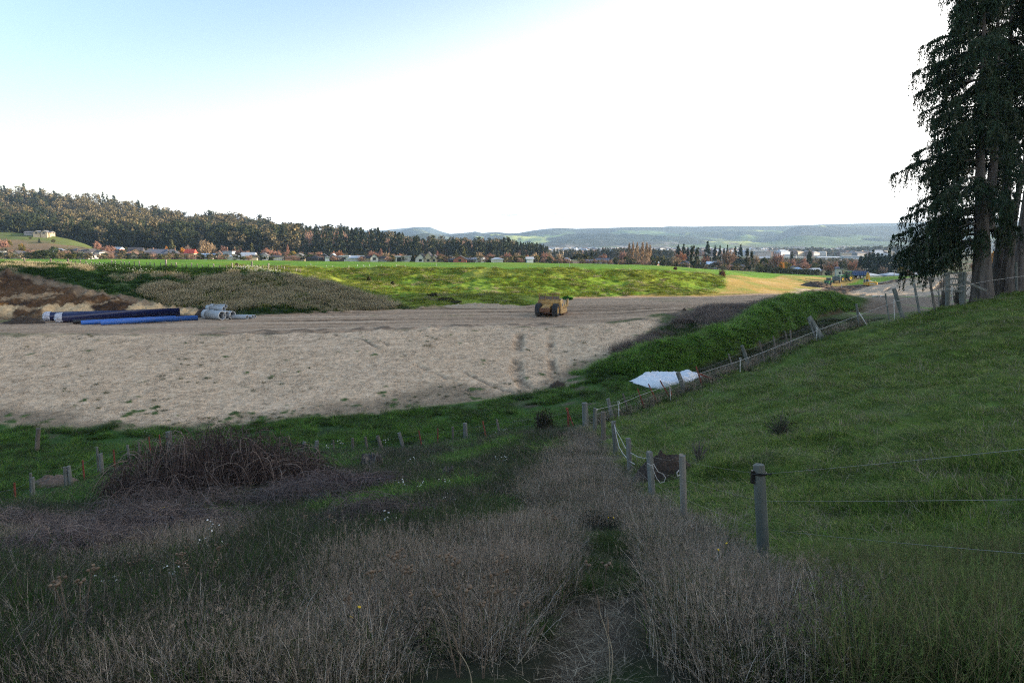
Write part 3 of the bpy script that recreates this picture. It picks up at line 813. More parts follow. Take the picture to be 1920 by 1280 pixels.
# ------------------------------------------------------------------ instanced ground cover (what nobody could count)
def scatter(name, P, protos, scl, rot, idx, label=None):
    """One object whose points carry instances of the given source meshes."""
    n = len(P)
    me = bpy.data.meshes.new(name)
    me.vertices.add(n)
    me.vertices.foreach_set('co', np.asarray(P, np.float32).ravel())
    a = me.attributes.new('scl', 'FLOAT_VECTOR', 'POINT'); a.data.foreach_set('vector', np.asarray(scl, np.float32).ravel())
    a = me.attributes.new('rot', 'FLOAT_VECTOR', 'POINT'); a.data.foreach_set('vector', np.asarray(rot, np.float32).ravel())
    a = me.attributes.new('idx', 'INT', 'POINT'); a.data.foreach_set('value', np.asarray(idx, np.int32))
    me.update()
    o = link(name, me)
    tag(o, label=label, kind='stuff')
    c = bpy.data.collections.new(name + '_sources')
    for k, m in enumerate(protos):
        s = bpy.data.objects.new('%s_source_%02d' % (name, k), m)
        c.objects.link(s)
    g = bpy.data.node_groups.new(name, 'GeometryNodeTree')
    g.interface.new_socket('Geometry', in_out='INPUT', socket_type='NodeSocketGeometry')
    g.interface.new_socket('Geometry', in_out='OUTPUT', socket_type='NodeSocketGeometry')
    gi = g.nodes.new('NodeGroupInput'); go = g.nodes.new('NodeGroupOutput')
    ci = g.nodes.new('GeometryNodeCollectionInfo'); ci.inputs['Collection'].default_value = c
    ci.inputs['Separate Children'].default_value = True; ci.inputs['Reset Children'].default_value = True
    ip = g.nodes.new('GeometryNodeInstanceOnPoints'); ip.inputs['Pick Instance'].default_value = True
    def attr(nm, typ):
        q = g.nodes.new('GeometryNodeInputNamedAttribute'); q.data_type = typ; q.inputs['Name'].default_value = nm
        return q.outputs['Attribute']
    er = g.nodes.new('FunctionNodeEulerToRotation')
    g.links.new(attr('rot', 'FLOAT_VECTOR'), er.inputs[0])
    g.links.new(gi.outputs[0], ip.inputs['Points'])
    g.links.new(ci.outputs[0], ip.inputs['Instance'])
    g.links.new(attr('idx', 'INT'), ip.inputs['Instance Index'])
    g.links.new(er.outputs[0], ip.inputs['Rotation'])
    g.links.new(attr('scl', 'FLOAT_VECTOR'), ip.inputs['Scale'])
    g.links.new(ip.outputs[0], go.inputs[0])
    md = o.modifiers.new('scatter', 'NODES'); md.node_group = g
    return o

# ------------------------------------------------------------------ trees of the middle distance (unit size: 1 m tall, 1 m wide)
M_LEAF = mat_tint('tree_leaves', rough=0.8, nscale=0.8, var=0.10, bump=0, random_amt=0.16, transl=0.12)
M_TWIG = mat_tint('bare_twigs', rough=0.9, nscale=0.8, var=0.10, bump=0, random_amt=0.14)
M_BARKS = mat_basic('far_bark', (0.10, 0.08, 0.06), rough=0.9, scale=6, var=0.3)

def cards(C, D, L, Wd, rng, tri=False):
    """Leaf-sized faces at centres C along directions D."""
    n = len(C)
    S = np.cross(D, rng.normal(size=(n, 3)))
    S /= np.linalg.norm(S, axis=1, keepdims=True) + 1e-9
    L = np.broadcast_to(L, n)[:, None]; Wd = np.broadcast_to(Wd, n)[:, None]
    if tri:
        V = np.stack([C - S * Wd * .5, C + S * Wd * .5, C + D * L], 1).reshape(-1, 3)
        return V, np.arange(3 * n).reshape(-1, 3)
    V = np.stack([C - D * L * .5, C + S * Wd * .5, C + D * L * .5, C - S * Wd * .5], 1).reshape(-1, 3)
    return V, np.arange(4 * n).reshape(-1, 4)

def rdir(n, rng):
    d = rng.normal(size=(n, 3))
    return d / np.linalg.norm(d, axis=1, keepdims=True)

def crown_mesh(kind, seed, cols, n=900):
    rng = np.random.default_rng(seed)
    cols = np.asarray(cols)
    if kind == 'bare':      # broad winter crown: twigs sprouting outward from limbs
        k = 46
        d = rdir(k, rng); d[:, 2] = np.abs(d[:, 2]) * 1.1 - 0.25
        d /= np.linalg.norm(d, axis=1, keepdims=True)
        tip = np.array([0, 0, 0.56]) + d * np.array([0.40, 0.40, 0.38]) * rng.uniform(0.55, 1.0, (k, 1))
        root = np.stack([tip[:, 0] * 0.12, tip[:, 1] * 0.12, 0.16 + 0.30 * rng.random(k)], -1)
        m = n // k
        t = rng.uniform(0.35, 1.0, (k, m, 1))
        C = (root[:, None] * (1 - t) + tip[:, None] * t + rng.normal(size=(k, m, 3)) * 0.035).reshape(-1, 3)
        D = (tip - root)[:, None] / np.linalg.norm(tip - root, axis=1)[:, None, None] + rng.normal(size=(k, m, 3)) * 0.55
        D = D.reshape(-1, 3); D /= np.linalg.norm(D, axis=1, keepdims=True)
        V, F = cards(C, D, rng.uniform(0.06, 0.17, len(C)), 0.026, rng, tri=True)
        # limbs
        V2, F2 = cards(root, (tip - root), np.ones(k), 0.018, rng, tri=True)
        col = cols[rng.integers(0, len(cols), k)].repeat(m, 0).repeat(3, 0) * rng.uniform(0.8, 1.2, (len(V), 1))
        col2 = np.full((len(V2), 3), 0.06)
        return np_mesh('crown_' + kind, np.concatenate([V, V2]), np.concatenate([F, F2 + len(V)]), M_TWIG, color=np.concatenate([col, col2]))
    if kind == 'poplar':
        z = rng.uniform(0.06, 1, n)
        r = 0.5 * np.sin(np.pi * np.clip(z, 0, 1) ** 0.8) ** 0.7 * (1 - 0.3 * z)
        a = rng.uniform(0, 2 * math.pi, n); rr = r * rng.uniform(0.1, 1, n)
        C = np.stack([rr * np.cos(a), rr * np.sin(a), z * 0.92], -1)
        D = np.stack([0.9 * np.cos(a), 0.9 * np.sin(a), np.full(n, 0.45)], -1) * 0.35 + np.array([0, 0, 0.28]) + rng.normal(size=(n, 3)) * 0.08
        D /= np.linalg.norm(D, axis=1, keepdims=True)
        V, F = cards(C, D, rng.uniform(0.08, 0.2, n), 0.03, rng, tri=True)
        col = cols[rng.integers(0, len(cols), n)].repeat(3, 0) * rng.uniform(0.75, 1.25, (len(V), 1))
        return np_mesh('crown_' + kind, V, F, M_TWIG, color=col)
    if kind == 'cone':      # tiers of downswept boughs
        k = n // 9
        z = rng.random(k) ** 1.25 * 0.93 + 0.05
        r = 0.5 * (1 - z) ** 0.75 * rng.uniform(0.72, 1.08, k)
        a = rng.uniform(0, 2 * math.pi, k)
        out = np.stack([np.cos(a), np.sin(a), np.full(k, -0.12)], -1)
        t = rng.uniform(0.2, 1.0, (k, 9, 1))
        C = np.array([0, 0, 1.0]) * z[:, None, None] + out[:, None] * r[:, None, None] * t + rng.normal(size=(k, 9, 3)) * np.array([0.03, 0.03, 0.012])
        D = out[:, None] + rng.normal(size=(k, 9, 3)) * 0.5 + np.array([0, 0, 0.1])
        C = C.reshape(-1, 3); D = D.reshape(-1, 3); D /= np.linalg.norm(D, axis=1, keepdims=True)
        V, F = cards(C, D, rng.uniform(0.08, 0.16, len(C)), 0.075, rng)
        col = cols[rng.integers(0, len(cols), k)].repeat(9, 0).repeat(4, 0) * rng.uniform(0.75, 1.25, (len(V), 1))
        return np_mesh('crown_' + kind, V, F, M_LEAF, color=col)
    # clumped crowns: each clump a cloud of leaf faces
    if kind == 'gum':
        k = 15; cen = []
        for _ in range(k):
            h = rng.uniform(0.30, 0.95); rad = 0.36 * (1 - abs(h - 0.62) * 1.3)
            a = rng.uniform(0, 6.28); cen.append((rad * math.cos(a) * rng.uniform(.3, 1), rad * math.sin(a) * rng.uniform(.3, 1), h))
        cr = rng.uniform(0.09, 0.17, k)
    elif kind == 'umbrella':
        k = 16; cen = []
        for _ in range(k):
            a = rng.uniform(0, 6.28); q = math.sqrt(rng.random()) * 0.42
            cen.append((q * math.cos(a), q * math.sin(a), 0.86 - 0.9 * q * q * 1.6 + rng.uniform(-.08, .04)))
        cr = rng.uniform(0.07, 0.12, k)
    elif kind == 'ragged':
        k = 20; cen = []
        for _ in range(k):
            h = rng.uniform(0.10, 0.97); a = rng.uniform(0, 6.28); q = 0.36 * (1 - h) ** 0.4 * rng.uniform(.3, 1)
            cen.append((q * math.cos(a), q * math.sin(a), h))
        cr = rng.uniform(0.07, 0.14, k)
    elif kind == 'bush':
        k = 18; cen = []
        for _ in range(k):
            d = rdir(1, rng)[0]; q = rng.uniform(0.45, 0.85)
            cen.append((0.44 * q * d[0], 0.44 * q * d[1], 0.10 + abs(d[2]) * 0.78 * q))
        cr = rng.uniform(0.11, 0.18, k)
    else:                   # round
        k = 20; cen = []
        for _ in range(k):
            d = rdir(1, rng)[0]; q = rng.uniform(0.4, 0.9)
            cen.append((0.42 * q * d[0], 0.42 * q * d[1], 0.56 + 0.38 * q * d[2]))
        cr = rng.uniform(0.10, 0.16, k)
    cen = np.array(cen); m = n // k
    d = rdir(k * m, rng).reshape(k, m, 3)
    C = (cen[:, None] + d * (cr[:, None, None] * rng.random((k, m, 1)) ** 0.4) * np.array([1.15, 1.15, 0.85])).reshape(-1, 3)
    C[:, 2] = np.clip(C[:, 2], 0.02, 1.0)
    D = d.reshape(-1, 3) + rng.normal(size=(k * m, 3)) * 0.8; D /= np.linalg.norm(D, axis=1, keepdims=True)
    V, F = cards(C, D, rng.uniform(0.06, 0.12, len(C)), rng.uniform(0.04, 0.08, len(C)), rng)
    col = cols[rng.integers(0, len(cols), k)].repeat(m, 0).repeat(4, 0) * rng.uniform(0.75, 1.25, (len(V), 1))
    return np_mesh('crown_' + kind, V, F, M_LEAF, color=col)

def trunk_mesh(top=0.6, r=0.03, lean=0.02, twin=False):
    mb = MB()
    mb.tube([(0, 0, -0.06), (lean * .3, 0, 0.2 * top), (lean, lean, top)], [r * 1.25, r, r * 0.45], 6)
    for k in range(3):
        a = 2.1 * k + 0.4
        mb.tube([(lean * .5, 0, top * 0.45), (0.16 * math.cos(a), 0.16 * math.sin(a), top * 0.95)], [r * .55, r * .2], 5)
    V = np.concatenate(mb.V)
    return np_mesh('trunk', V, [np.array(mb.F[k], np.int32) for k in (4, 3) if mb.F[k]], M_BARKS)

PAL = {
    'bare':   ('bare', [(0.23, 0.145, 0.105), (0.27, 0.18, 0.125), (0.20, 0.135, 0.10)]),
    'pink':   ('bare', [(0.30, 0.165, 0.125), (0.25, 0.14, 0.11), (0.33, 0.20, 0.145)]),
    'tan':    ('bare', [(0.29, 0.215, 0.135), (0.24, 0.18, 0.12), (0.33, 0.25, 0.16)]),
    'rust':   ('bare', [(0.30, 0.145, 0.085), (0.25, 0.125, 0.075), (0.34, 0.17, 0.09)]),
    'grey':   ('bare', [(0.16, 0.125, 0.11), (0.20, 0.16, 0.14)]),
    'poplar': ('poplar', [(0.29, 0.20, 0.12), (0.24, 0.165, 0.105), (0.33, 0.24, 0.15)]),
    'pinkpop': ('poplar', [(0.30, 0.165, 0.12), (0.26, 0.145, 0.11)]),
    'cone':   ('cone', [(0.022, 0.042, 0.024), (0.030, 0.050, 0.028), (0.016, 0.032, 0.020)]),
    'olive':  ('round', [(0.085, 0.090, 0.030), (0.060, 0.070, 0.026), (0.12, 0.115, 0.036)]),
    'green':  ('round', [(0.045, 0.070, 0.024), (0.060, 0.085, 0.028), (0.030, 0.050, 0.020)]),
    'dark':   ('ragged', [(0.022, 0.036, 0.020), (0.030, 0.045, 0.022), (0.048, 0.050, 0.024)]),
    'gold':   ('round', [(0.26, 0.17, 0.035), (0.18, 0.15, 0.035), (0.11, 0.105, 0.03)]),
    'orange': ('round', [(0.46, 0.20, 0.03), (0.40, 0.19, 0.04), (0.28, 0.15, 0.03)]),
    'umbrella': ('umbrella', [(0.060, 0.070, 0.026), (0.095, 0.090, 0.030), (0.035, 0.045, 0.020)]),
    'bush':   ('bush', [(0.045, 0.062, 0.022), (0.075, 0.082, 0.026), (0.030, 0.042, 0.018)]),
    'redbush': ('bush', [(0.11, 0.055, 0.035), (0.08, 0.045, 0.03)]),
    'palecone': ('cone', [(0.11, 0.115, 0.048), (0.085, 0.09, 0.04)]),
}
CROWNS = {}
for _k, (_kind, _cols) in PAL.items():
    CROWNS[_k] = [crown_mesh(_kind, 100 + 7 * s + len(_k), _cols, 1500 if _kind == 'bare' else 1000) for s in range(2)]
TRUNK = trunk_mesh(0.62, 0.022); TRUNK_LOW = trunk_mesh(0.45, 0.030)
DESC = {'bare': 'bare brown broad tree', 'pink': 'bare pinkish tree', 'tan': 'bare tan tree', 'rust': 'rust coloured tree', 'grey': 'bare grey tree',
        'poplar': 'tall tan poplar', 'pinkpop': 'slim pinkish poplar', 'cone': 'dark pointed conifer', 'olive': 'olive green round tree', 'green': 'green round tree',
        'dark': 'dark ragged evergreen tree', 'gold': 'golden green leafy tree', 'orange': 'small orange autumn tree', 'umbrella': 'flat layered evergreen',
        'bush': 'round dark green bush', 'redbush': 'reddish brown bush', 'palecone': 'pale olive conifer'}
CATN = {'poplar': 'poplar', 'pinkpop': 'poplar', 'cone': 'conifer', 'palecone': 'conifer', 'bush': 'bush', 'redbush': 'bush'}
NAMEN = {'poplar': 'poplar_tree', 'pinkpop': 'poplar_tree', 'cone': 'conifer_tree', 'palecone': 'conifer_tree', 'bush': 'bush', 'redbush': 'bush', 'umbrella': 'spreading_tree', 'dark': 'evergreen_tree',
         'olive': 'evergreen_tree', 'green': 'evergreen_tree', 'gold': 'leafy_tree', 'orange': 'autumn_tree', 'rust': 'autumn_tree'}
LANDMARKS = [(5, 'white tower house'), (78, 'big round dark bush'), (130, 'smaller round dark bush'), (182, 'white two storey house'), (223, 'long black roof'), (256, 'house with orange gable'),
             (300, 'dark blue roof'), (357, 'red roof'), (388, 'bright blue roof'), (438, 'pale blue hipped roof'), (516, 'white house with dark windows'), (556, 'grey roof with cream gable'),
             (590, 'low black roof'), (626, 'black roofed house'), (653, 'pair of white box houses'), (692, 'cream house with black roof'), (755, 'white flat roofed house'), (801, 'white two gabled house'),
             (860, 'long grey house with red gable'), (894, 'white house with pale roof'), (933, 'blue roofed white cottage'), (1000, 'green bank crest'), (1060, 'pale blue roof among pink trees'), (1128, 'grey shed'),
             (1200, 'row of poplars'), (1285, 'blue grey bungalow'), (1316, 'white pointed house'), (1383, 'blue black roof with pink wall'), (1430, 'golden field corner'), (1495, 'small blue roof'),
             (1525, 'blue grey long roof'), (1575, 'white two storey house behind golden field'), (1630, 'white house behind the digger'), (1670, 'pale roofed house behind the digger'), (1740, 'big conifers by the gate'), (1900, 'big conifers by the gate')]
USED = {}
ORD = ['', 'second ', 'third ', 'fourth ', 'fifth ', 'sixth ', 'seventh ', 'eighth ', 'ninth ', 'tenth ']
def place_label(desc, px):
    """How it looks and which landmark it stands by; repeats at one landmark are told apart by counting from it."""
    d, nm, lx = min((abs(px - a), b, a) for a, b in LANDMARKS)
    key = (desc, nm)
    USED[key] = USED.get(key, 0) + 1
    n = USED[key]
    if d < 6: rel = 'right at the'
    else: rel = 'just left of the' if px < lx else 'just right of the'
    if n == 1:
        return '%s %s %s' % (desc, rel, nm)
    return '%s%s %s %s' % (ORD[min(n - 1, 9)], desc, rel, nm)

TREES = [
    # kind, px, top py, width px, distance
    ('bush', 78, 461, 62, 300), ('bush', 130, 466, 29, 305),
    ('gold', 16, 448, 13, 455), ('gold', 41, 454, 15, 430), ('green', 100, 460, 17, 425), ('pink', 5, 446, 22, 450), ('pink', 181, 451, 15, 470), ('pink', 200, 459, 21, 450), ('pink', 211, 460, 15, 455), ('green', 23, 474, 9, 350),
    ('pink', 246, 463, 15, 455), ('palecone', 321, 449, 17, 440), ('orange', 341, 460, 11, 435), ('orange', 312, 461, 9, 445), ('tan', 384, 449, 30, 420), ('tan', 397, 455, 18, 430), ('grey', 351, 458, 15, 440), ('pink', 419, 459, 17, 430),
    ('pink', 440, 465, 15, 430), ('pinkpop', 451, 465, 8, 430), ('palecone', 472, 456, 12, 430), ('cone', 444, 462, 7, 440), ('olive', 302, 475, 9, 350), ('olive', 457, 480, 10, 335), ('redbush', 443, 492, 8, 122),
    ('cone', 486, 460, 9, 430), ('pink', 501, 464, 22, 430), ('pink', 519, 468, 20, 425), ('pinkpop', 539, 459, 6, 440), ('cone', 555, 460, 7, 450), ('gold', 548, 469, 13, 420), ('green', 582, 475, 11, 345), ('green', 566, 473, 15, 420), ('pink', 599, 470, 15, 425), ('cone', 607, 470, 6, 430),
    ('rust', 636, 468, 16, 420), ('pink', 625, 470, 12, 430), ('pink', 697, 469, 20, 430), ('rust', 672, 477, 13, 395), ('green', 679, 480, 9, 380), ('pinkpop', 714, 467, 9, 420), ('pink', 706, 473, 16, 425),
    ('tan', 724, 473, 22, 400), ('gold', 737, 478, 9, 380), ('pink', 750, 474, 14, 430), ('dark', 787, 470, 14, 410), ('rust', 780, 481, 11, 370), ('pink', 797, 476, 20, 430), ('pink', 827, 474, 18, 420), ('pinkpop', 820, 471, 7, 430),
    ('palecone', 870, 464, 12, 420), ('palecone', 855, 471, 9, 430), ('orange', 861, 478, 6, 415), ('green', 875, 480, 11, 390), ('tan', 899, 472, 20, 410), ('bush', 918, 479, 19, 365), ('green', 931, 478, 11, 410), ('bush', 943, 478, 15, 385), ('pink', 920, 474, 22, 430), ('pink', 951, 472, 20, 430),
    ('tan', 970, 473, 18, 400), ('olive', 979, 477, 20, 385), ('rust', 988, 476, 13, 395), ('tan', 1002, 473, 20, 400), ('gold', 1008, 477, 8, 375), ('pink', 1021, 471, 18, 405), ('tan', 1030, 473, 14, 410), ('rust', 1036, 480, 15, 385), ('tan', 1049, 475, 20, 395), ('olive', 1040, 488, 7, 350),
    ('umbrella', 1090, 475, 40, 370), ('dark', 1109, 472, 9, 430), ('dark', 1117, 473, 9, 432), ('cone', 1099, 472, 6, 440), ('olive', 1155, 481, 15, 370), ('umbrella', 1174, 479, 11, 370), ('pink', 1132, 475, 22, 440),
    ('poplar', 1180, 457, 10, 400), ('poplar', 1187, 455, 9, 404), ('poplar', 1195, 456, 10, 398), ('poplar', 1205, 455, 10, 400), ('poplar', 1213, 456, 11, 396), ('poplar', 1219, 460, 9, 402), ('pink', 1168, 468, 18, 450),
    ('green', 1223, 476, 8, 385), ('gold', 1232, 478, 9, 375), ('olive', 1242, 478, 15, 375), ('dark', 1253, 485, 8, 365), ('tan', 1267, 480, 26, 375), ('cone', 1272, 457, 14, 470), ('cone', 1282, 458, 13, 475), ('cone', 1290, 461, 8, 470), ('rust', 1277, 470, 27, 410),
    ('dark', 1299, 461, 15, 300), ('dark', 1308, 465, 11, 298), ('rust', 1324, 478, 20, 410), ('cone', 1327, 453, 15, 470), ('cone', 1341, 458, 10, 480), ('cone', 1350, 461, 10, 470), ('cone', 1358, 464, 8, 475), ('cone', 1364, 460, 8, 480), ('cone', 1379, 461, 11, 470), ('cone', 1389, 459, 12, 465),
    ('umbrella', 1346, 478, 15, 410), ('grey', 1346, 485, 26, 360), ('bare', 1368, 466, 36, 365), ('dark', 1401, 467, 13, 325), ('dark', 1410, 471, 10, 323), ('olive', 1424, 492, 15, 330), ('umbrella', 1433, 481, 18, 345), ('tan', 1418, 478, 20, 430),
    ('pink', 1458, 469, 28, 400), ('cone', 1485, 473, 9, 450), ('pink', 1487, 481, 14, 410), ('pink', 1508, 480, 14, 420), ('cone', 1518, 470, 15, 415), ('gold', 1472, 489, 27, 350), ('orange', 1467, 491, 12, 345), ('pink', 1508, 489, 28, 390), ('olive', 1530, 490, 12, 380), ('dark', 1539, 486, 12, 372),
    ('rust', 1555, 493, 19, 370), ('gold', 1515, 503, 12, 330), ('pink', 1567, 488, 12, 400), ('umbrella', 1581, 488, 17, 350), ('rust', 1600, 487, 24, 395), ('bush', 1554, 502, 16, 350), ('bush', 1588, 504, 16, 342), ('grey', 1612, 499, 22, 350), ('grey', 1655, 497, 20, 348), ('gold', 1691, 497, 16, 345), ('pink', 1705, 505, 24, 335), ('bush', 1640, 500, 14, 352),
    ('cone', 1615, 479, 16, 372), ('cone', 1623, 477, 16, 368), ('cone', 1631, 472, 18, 374), ('cone', 1638, 469, 18, 366), ('cone', 1646, 473, 17, 372), ('cone', 1654, 476, 17, 368), ('cone', 1661, 477, 16, 374), ('cone', 1668, 471, 17, 366), ('cone', 1677, 474, 17, 372), ('cone', 1685, 471, 17, 368), ('cone', 1693, 476, 17, 374), ('cone', 1701, 470, 18, 366),
    ('cone', 1709, 473, 17, 372), ('cone', 1717, 469, 18, 368), ('cone', 1726, 473, 18, 374), ('cone', 1735, 470, 18, 366), ('cone', 1745, 472, 18, 372),
    ('rust', 1832, 488, 26, 330), ('orange', 1858, 470, 24, 300), ('rust', 1880, 486, 26, 320), ('orange', 1912, 478, 22, 305), ('tan', 1850, 500, 20, 300),
]
WF = {'cone': 1.45, 'bare': 1.15, 'poplar': 1.25, 'bush': 1.0, 'ragged': 1.35, 'umbrella': 1.05}
def far_tree(kind, px, top, wpx, Y, zf=None, k=0):
    x = (px - 960) / FPX * (Y * _cp + 0)  # refined below with the true ground depth
    p = at(px, top, Y)
    z0 = gz(p[0], Y) if zf is None else zf(p[0], Y)
    h = max(0.8, p[2] - z0)
    w = wpx / FPX * Y
    nm = NAMEN.get(kind, 'bare_tree')
    t = thing(nm, place_label(DESC[kind], px), CATN.get(kind, 'tree'), (p[0], Y, z0 - 0.05), RNG.uniform(0, 6.28), DESC[kind] + 's beyond the earthworks')
    t.scale = (w * WF.get(PAL[kind][0], 1.2), w * WF.get(PAL[kind][0], 1.2), h * 1.02)
    link('crown', CROWNS[kind][k % 2], t)
    if PAL[kind][0] not in ('bush',):
        link('trunk', TRUNK if PAL[kind][0] in ('bare', 'umbrella', 'gum') else TRUNK_LOW, t)
    return t
for _i, _t in enumerate(TREES):
    far_tree(*_t, k=_i)
for _i, _t in enumerate([('olive', 57, 443.5, 6, 478), ('cone', 73, 446.5, 4.5, 470), ('olive', 100, 447, 8, 470)]):
    _o = far_tree(*_t, zf=knoll_z, k=_i)
    _o['label'] = ('small olive shrub', 'small dark shrub', 'small pale shrub')[_i] + ' alone on the grassy knoll below its house'

# the forest itself: one mass
FP = [crown_mesh('gum', 200 + s, [(0.140, 0.118, 0.064), (0.095, 0.085, 0.044), (0.185, 0.155, 0.090), (0.050, 0.052, 0.026)], 420) for s in range(3)] + \
     [crown_mesh('gum', 230 + s, [(0.030, 0.040, 0.018), (0.048, 0.052, 0.022), (0.020, 0.028, 0.014)], 420) for s in range(2)] + \
     [crown_mesh('cone', 240 + s, [(0.022, 0.036, 0.022), (0.032, 0.046, 0.026), (0.048, 0.055, 0.028)], 420) for s in range(2)] + \
     [crown_mesh('bare', 250, [(0.26, 0.165, 0.125), (0.22, 0.145, 0.11)], 520)]
def forest():
    P, S, I = [], [], []
    rng = np.random.default_rng(5)
    npx = FX.shape[1]
    for _ in range(3600):
        j = rng.integers(0, npx); i = rng.integers(0, 70)
        x, y, z = FX[i, j], FY[i, j], FZ[i, j]
        x += rng.uniform(-3, 3)
        # keep the knoll and the town clear
        t = i / 69.0
        px = 960 + FPX * x / y
        if px < 190 and y < 500: continue
        n = float(vnoise(np.array([x / 38]), np.array([y / 38]), 3)[0] + 0.6 * vnoise(np.array([x / 14]), np.array([y / 14]), 4)[0])
        if px > 560 and t < 0.55:
            band = t + 0.1 * n
            k = 7 if 0.16 < band < 0.32 and rng.random() < 0.75 else rng.integers(5, 7)
        else:
            if n > 0.12 + (0.15 if t > 0.25 else -0.2): k = rng.integers(3, 5)
            elif n < -0.34: k = rng.integers(5, 7)
            else: k = rng.integers(0, 3)
            if t > 0.93 and px < 330 and rng.random() < 0.55: k = rng.integers(5, 7)
        h = rng.uniform(9, 22) * (1.1 if t > 0.9 else 1.0)
        w = h * (rng.uniform(0.75, 1.1) if k < 5 else rng.uniform(0.38, 0.55))
        P.append((x, y, z - 0.8)); S.append((w, w, h)); I.append(k)
    # the conifer belt that runs on from the hill behind the town
    for _ in range(420):
        px = rng.uniform(690, 1028); Y = rng.uniform(560, 640) - (px - 690) * 0.1
        p = at(px, 470, Y); z = gz(p[0], Y)
        top = at(px, np.interp(px, [690, 760, 860, 950, 1010, 1030], [449, 450, 451, 450, 455, 462]) + rng.uniform(-2, 5), Y)[2]
        h = top - z; k = rng.integers(5, 7)
        if rng.random() < 0.13: k = 7; h *= 0.72
        w = h * rng.uniform(0.30, 0.45)
        P.append((p[0], Y, z - 0.5)); S.append((w, w, h)); I.append(k)
    n = len(P); rot = np.zeros((n, 3)); rot[:, 2] = rng.uniform(0, 6.28, n)
    scatter('forest', P, FP, S, rot, I, 'olive and dark green forest covering the hill behind the town')
forest()
def woods():
    rng = np.random.default_rng(6)
    P, S, I = [], [], []
    def row(n, x0, x1, Y0, Y1, top, ks, wr):
        for _ in range(n):
            px = rng.uniform(x0, x1); Y = rng.uniform(Y0, Y1)
            p = at(px, 470, Y); z = gz(p[0], Y)
            h = max(4, at(px, np.interp(px, [a for a, b in top], [b for a, b in top]) + rng.uniform(0, 5), Y)[2] - z)
            w = h * rng.uniform(*wr)
            P.append((p[0], Y, z - 0.5)); S.append((w, w, h)); I.append(rng.choice(ks))
    row(260, 1025, 1260, 700, 780, [(1025, 465), (1060, 464), (1100, 466), (1140, 462), (1180, 462), (1230, 464), (1260, 466)], [5, 6, 5, 6, 4, 0], (0.35, 0.6))
    row(150, 1060, 1320, 800, 950, [(1060, 469), (1320, 465)], [7, 7, 0, 3], (0.7, 1.1))
    row(420, 1385, 1760, 1300, 1500, [(1385, 474), (1440, 470), (1500, 463), (1540, 463), (1570, 467), (1600, 462), (1680, 459), (1760, 461)], [3, 4, 3, 0], (0.8, 1.2))
    row(260, 1040, 1500, 1600, 2300, [(1040, 464), (1500, 463)], [3, 4, 7, 7, 0], (0.8, 1.3))
    row(200, 1440, 1900, 1700, 2600, [(1440, 462), (1900, 458)], [3, 4, 7, 0], (0.8, 1.3))
    row(400, 1390, 1660, 540, 690, [(1390, 482), (1640, 484)], [7, 0, 1, 3, 7], (0.8, 1.2))
    row(160, 1390, 1660, 720, 860, [(1390, 480), (1640, 482)], [7, 0, 3, 4], (0.8, 1.2))
    row(430, -40, 980, 410, 500, [(-40, 462), (150, 463), (300, 468), (500, 472), (700, 475), (980, 477)], [7, 7, 0, 3, 4, 7], (0.8, 1.3))
    row(190, 980, 1640, 400, 520, [(980, 477), (1200, 484), (1400, 488), (1640, 492)], [7, 0, 3, 4], (0.8, 1.3))
    row(210, -40, 960, 338, 385, [(-40, 477), (300, 479), (640, 482), (960, 485)], [7, 0, 3, 4, 1], (0.9, 1.5))
    row(110, 960, 1440, 345, 380, [(960, 482), (1200, 487), (1330, 494), (1440, 500)], [7, 0, 3, 4], (0.9, 1.4))
    n = len(P); rot = np.zeros((n, 3)); rot[:, 2] = rng.uniform(0, 6.28, n)
    scatter('woods', P, FP, S, rot, I, 'distant belts of mixed trees between and beyond the houses')
woods()

# ------------------------------------------------------------------ houses
def mat_plain(name, col, rough=0.7, var=0.10, scale=1.5, **kw):
    return mat_basic(name, col, rough=rough, var=var, scale=scale, **kw)
WALLS = {'white': mat_plain('white_paint', (0.46, 0.455, 0.44)), 'cream': mat_plain('cream_render', (0.38, 0.32, 0.235)), 'grey': mat_plain('grey_cladding', (0.26, 0.26, 0.27)),
         'dark': mat_plain('dark_cladding', (0.055, 0.05, 0.05)), 'brown': mat_plain('brown_brick', (0.20, 0.12, 0.085)), 'orange': mat_plain('ochre_render', (0.58, 0.36, 0.20)),
         'pink': mat_plain('pinkish_render', (0.50, 0.33, 0.27)), 'blue': mat_plain('pale_blue_cladding', (0.34, 0.39, 0.44)), 'red': mat_plain('red_brick', (0.28, 0.10, 0.07))}
ROOFS = {'black': mat_plain('black_roofing', (0.028, 0.028, 0.034)), 'grey': mat_plain('grey_roofing', (0.13, 0.135, 0.15)), 'dark': mat_plain('charcoal_roofing', (0.055, 0.055, 0.065)),
         'brown': mat_plain('brown_tiles', (0.11, 0.070, 0.055)), 'red': mat_plain('red_roofing', (0.46, 0.075, 0.05)), 'blue': mat_plain('blue_steel_roofing', (0.27, 0.40, 0.60), rough=0.4),
         'pale': mat_plain('pale_steel_roofing', (0.34, 0.39, 0.46), rough=0.4), 'white': mat_plain('white_roofing', (0.40, 0.43, 0.47), rough=0.45), 'slate': mat_plain('blue_slate_roofing', (0.085, 0.10, 0.145)),
         'green': mat_plain('green_steel_roofing', (0.08, 0.20, 0.17))}
M_PANE = mat_plain('dark_window_glass', (0.02, 0.025, 0.03), rough=0.12)
M_TRIM = mat_plain('white_trim', (0.72, 0.72, 0.70))

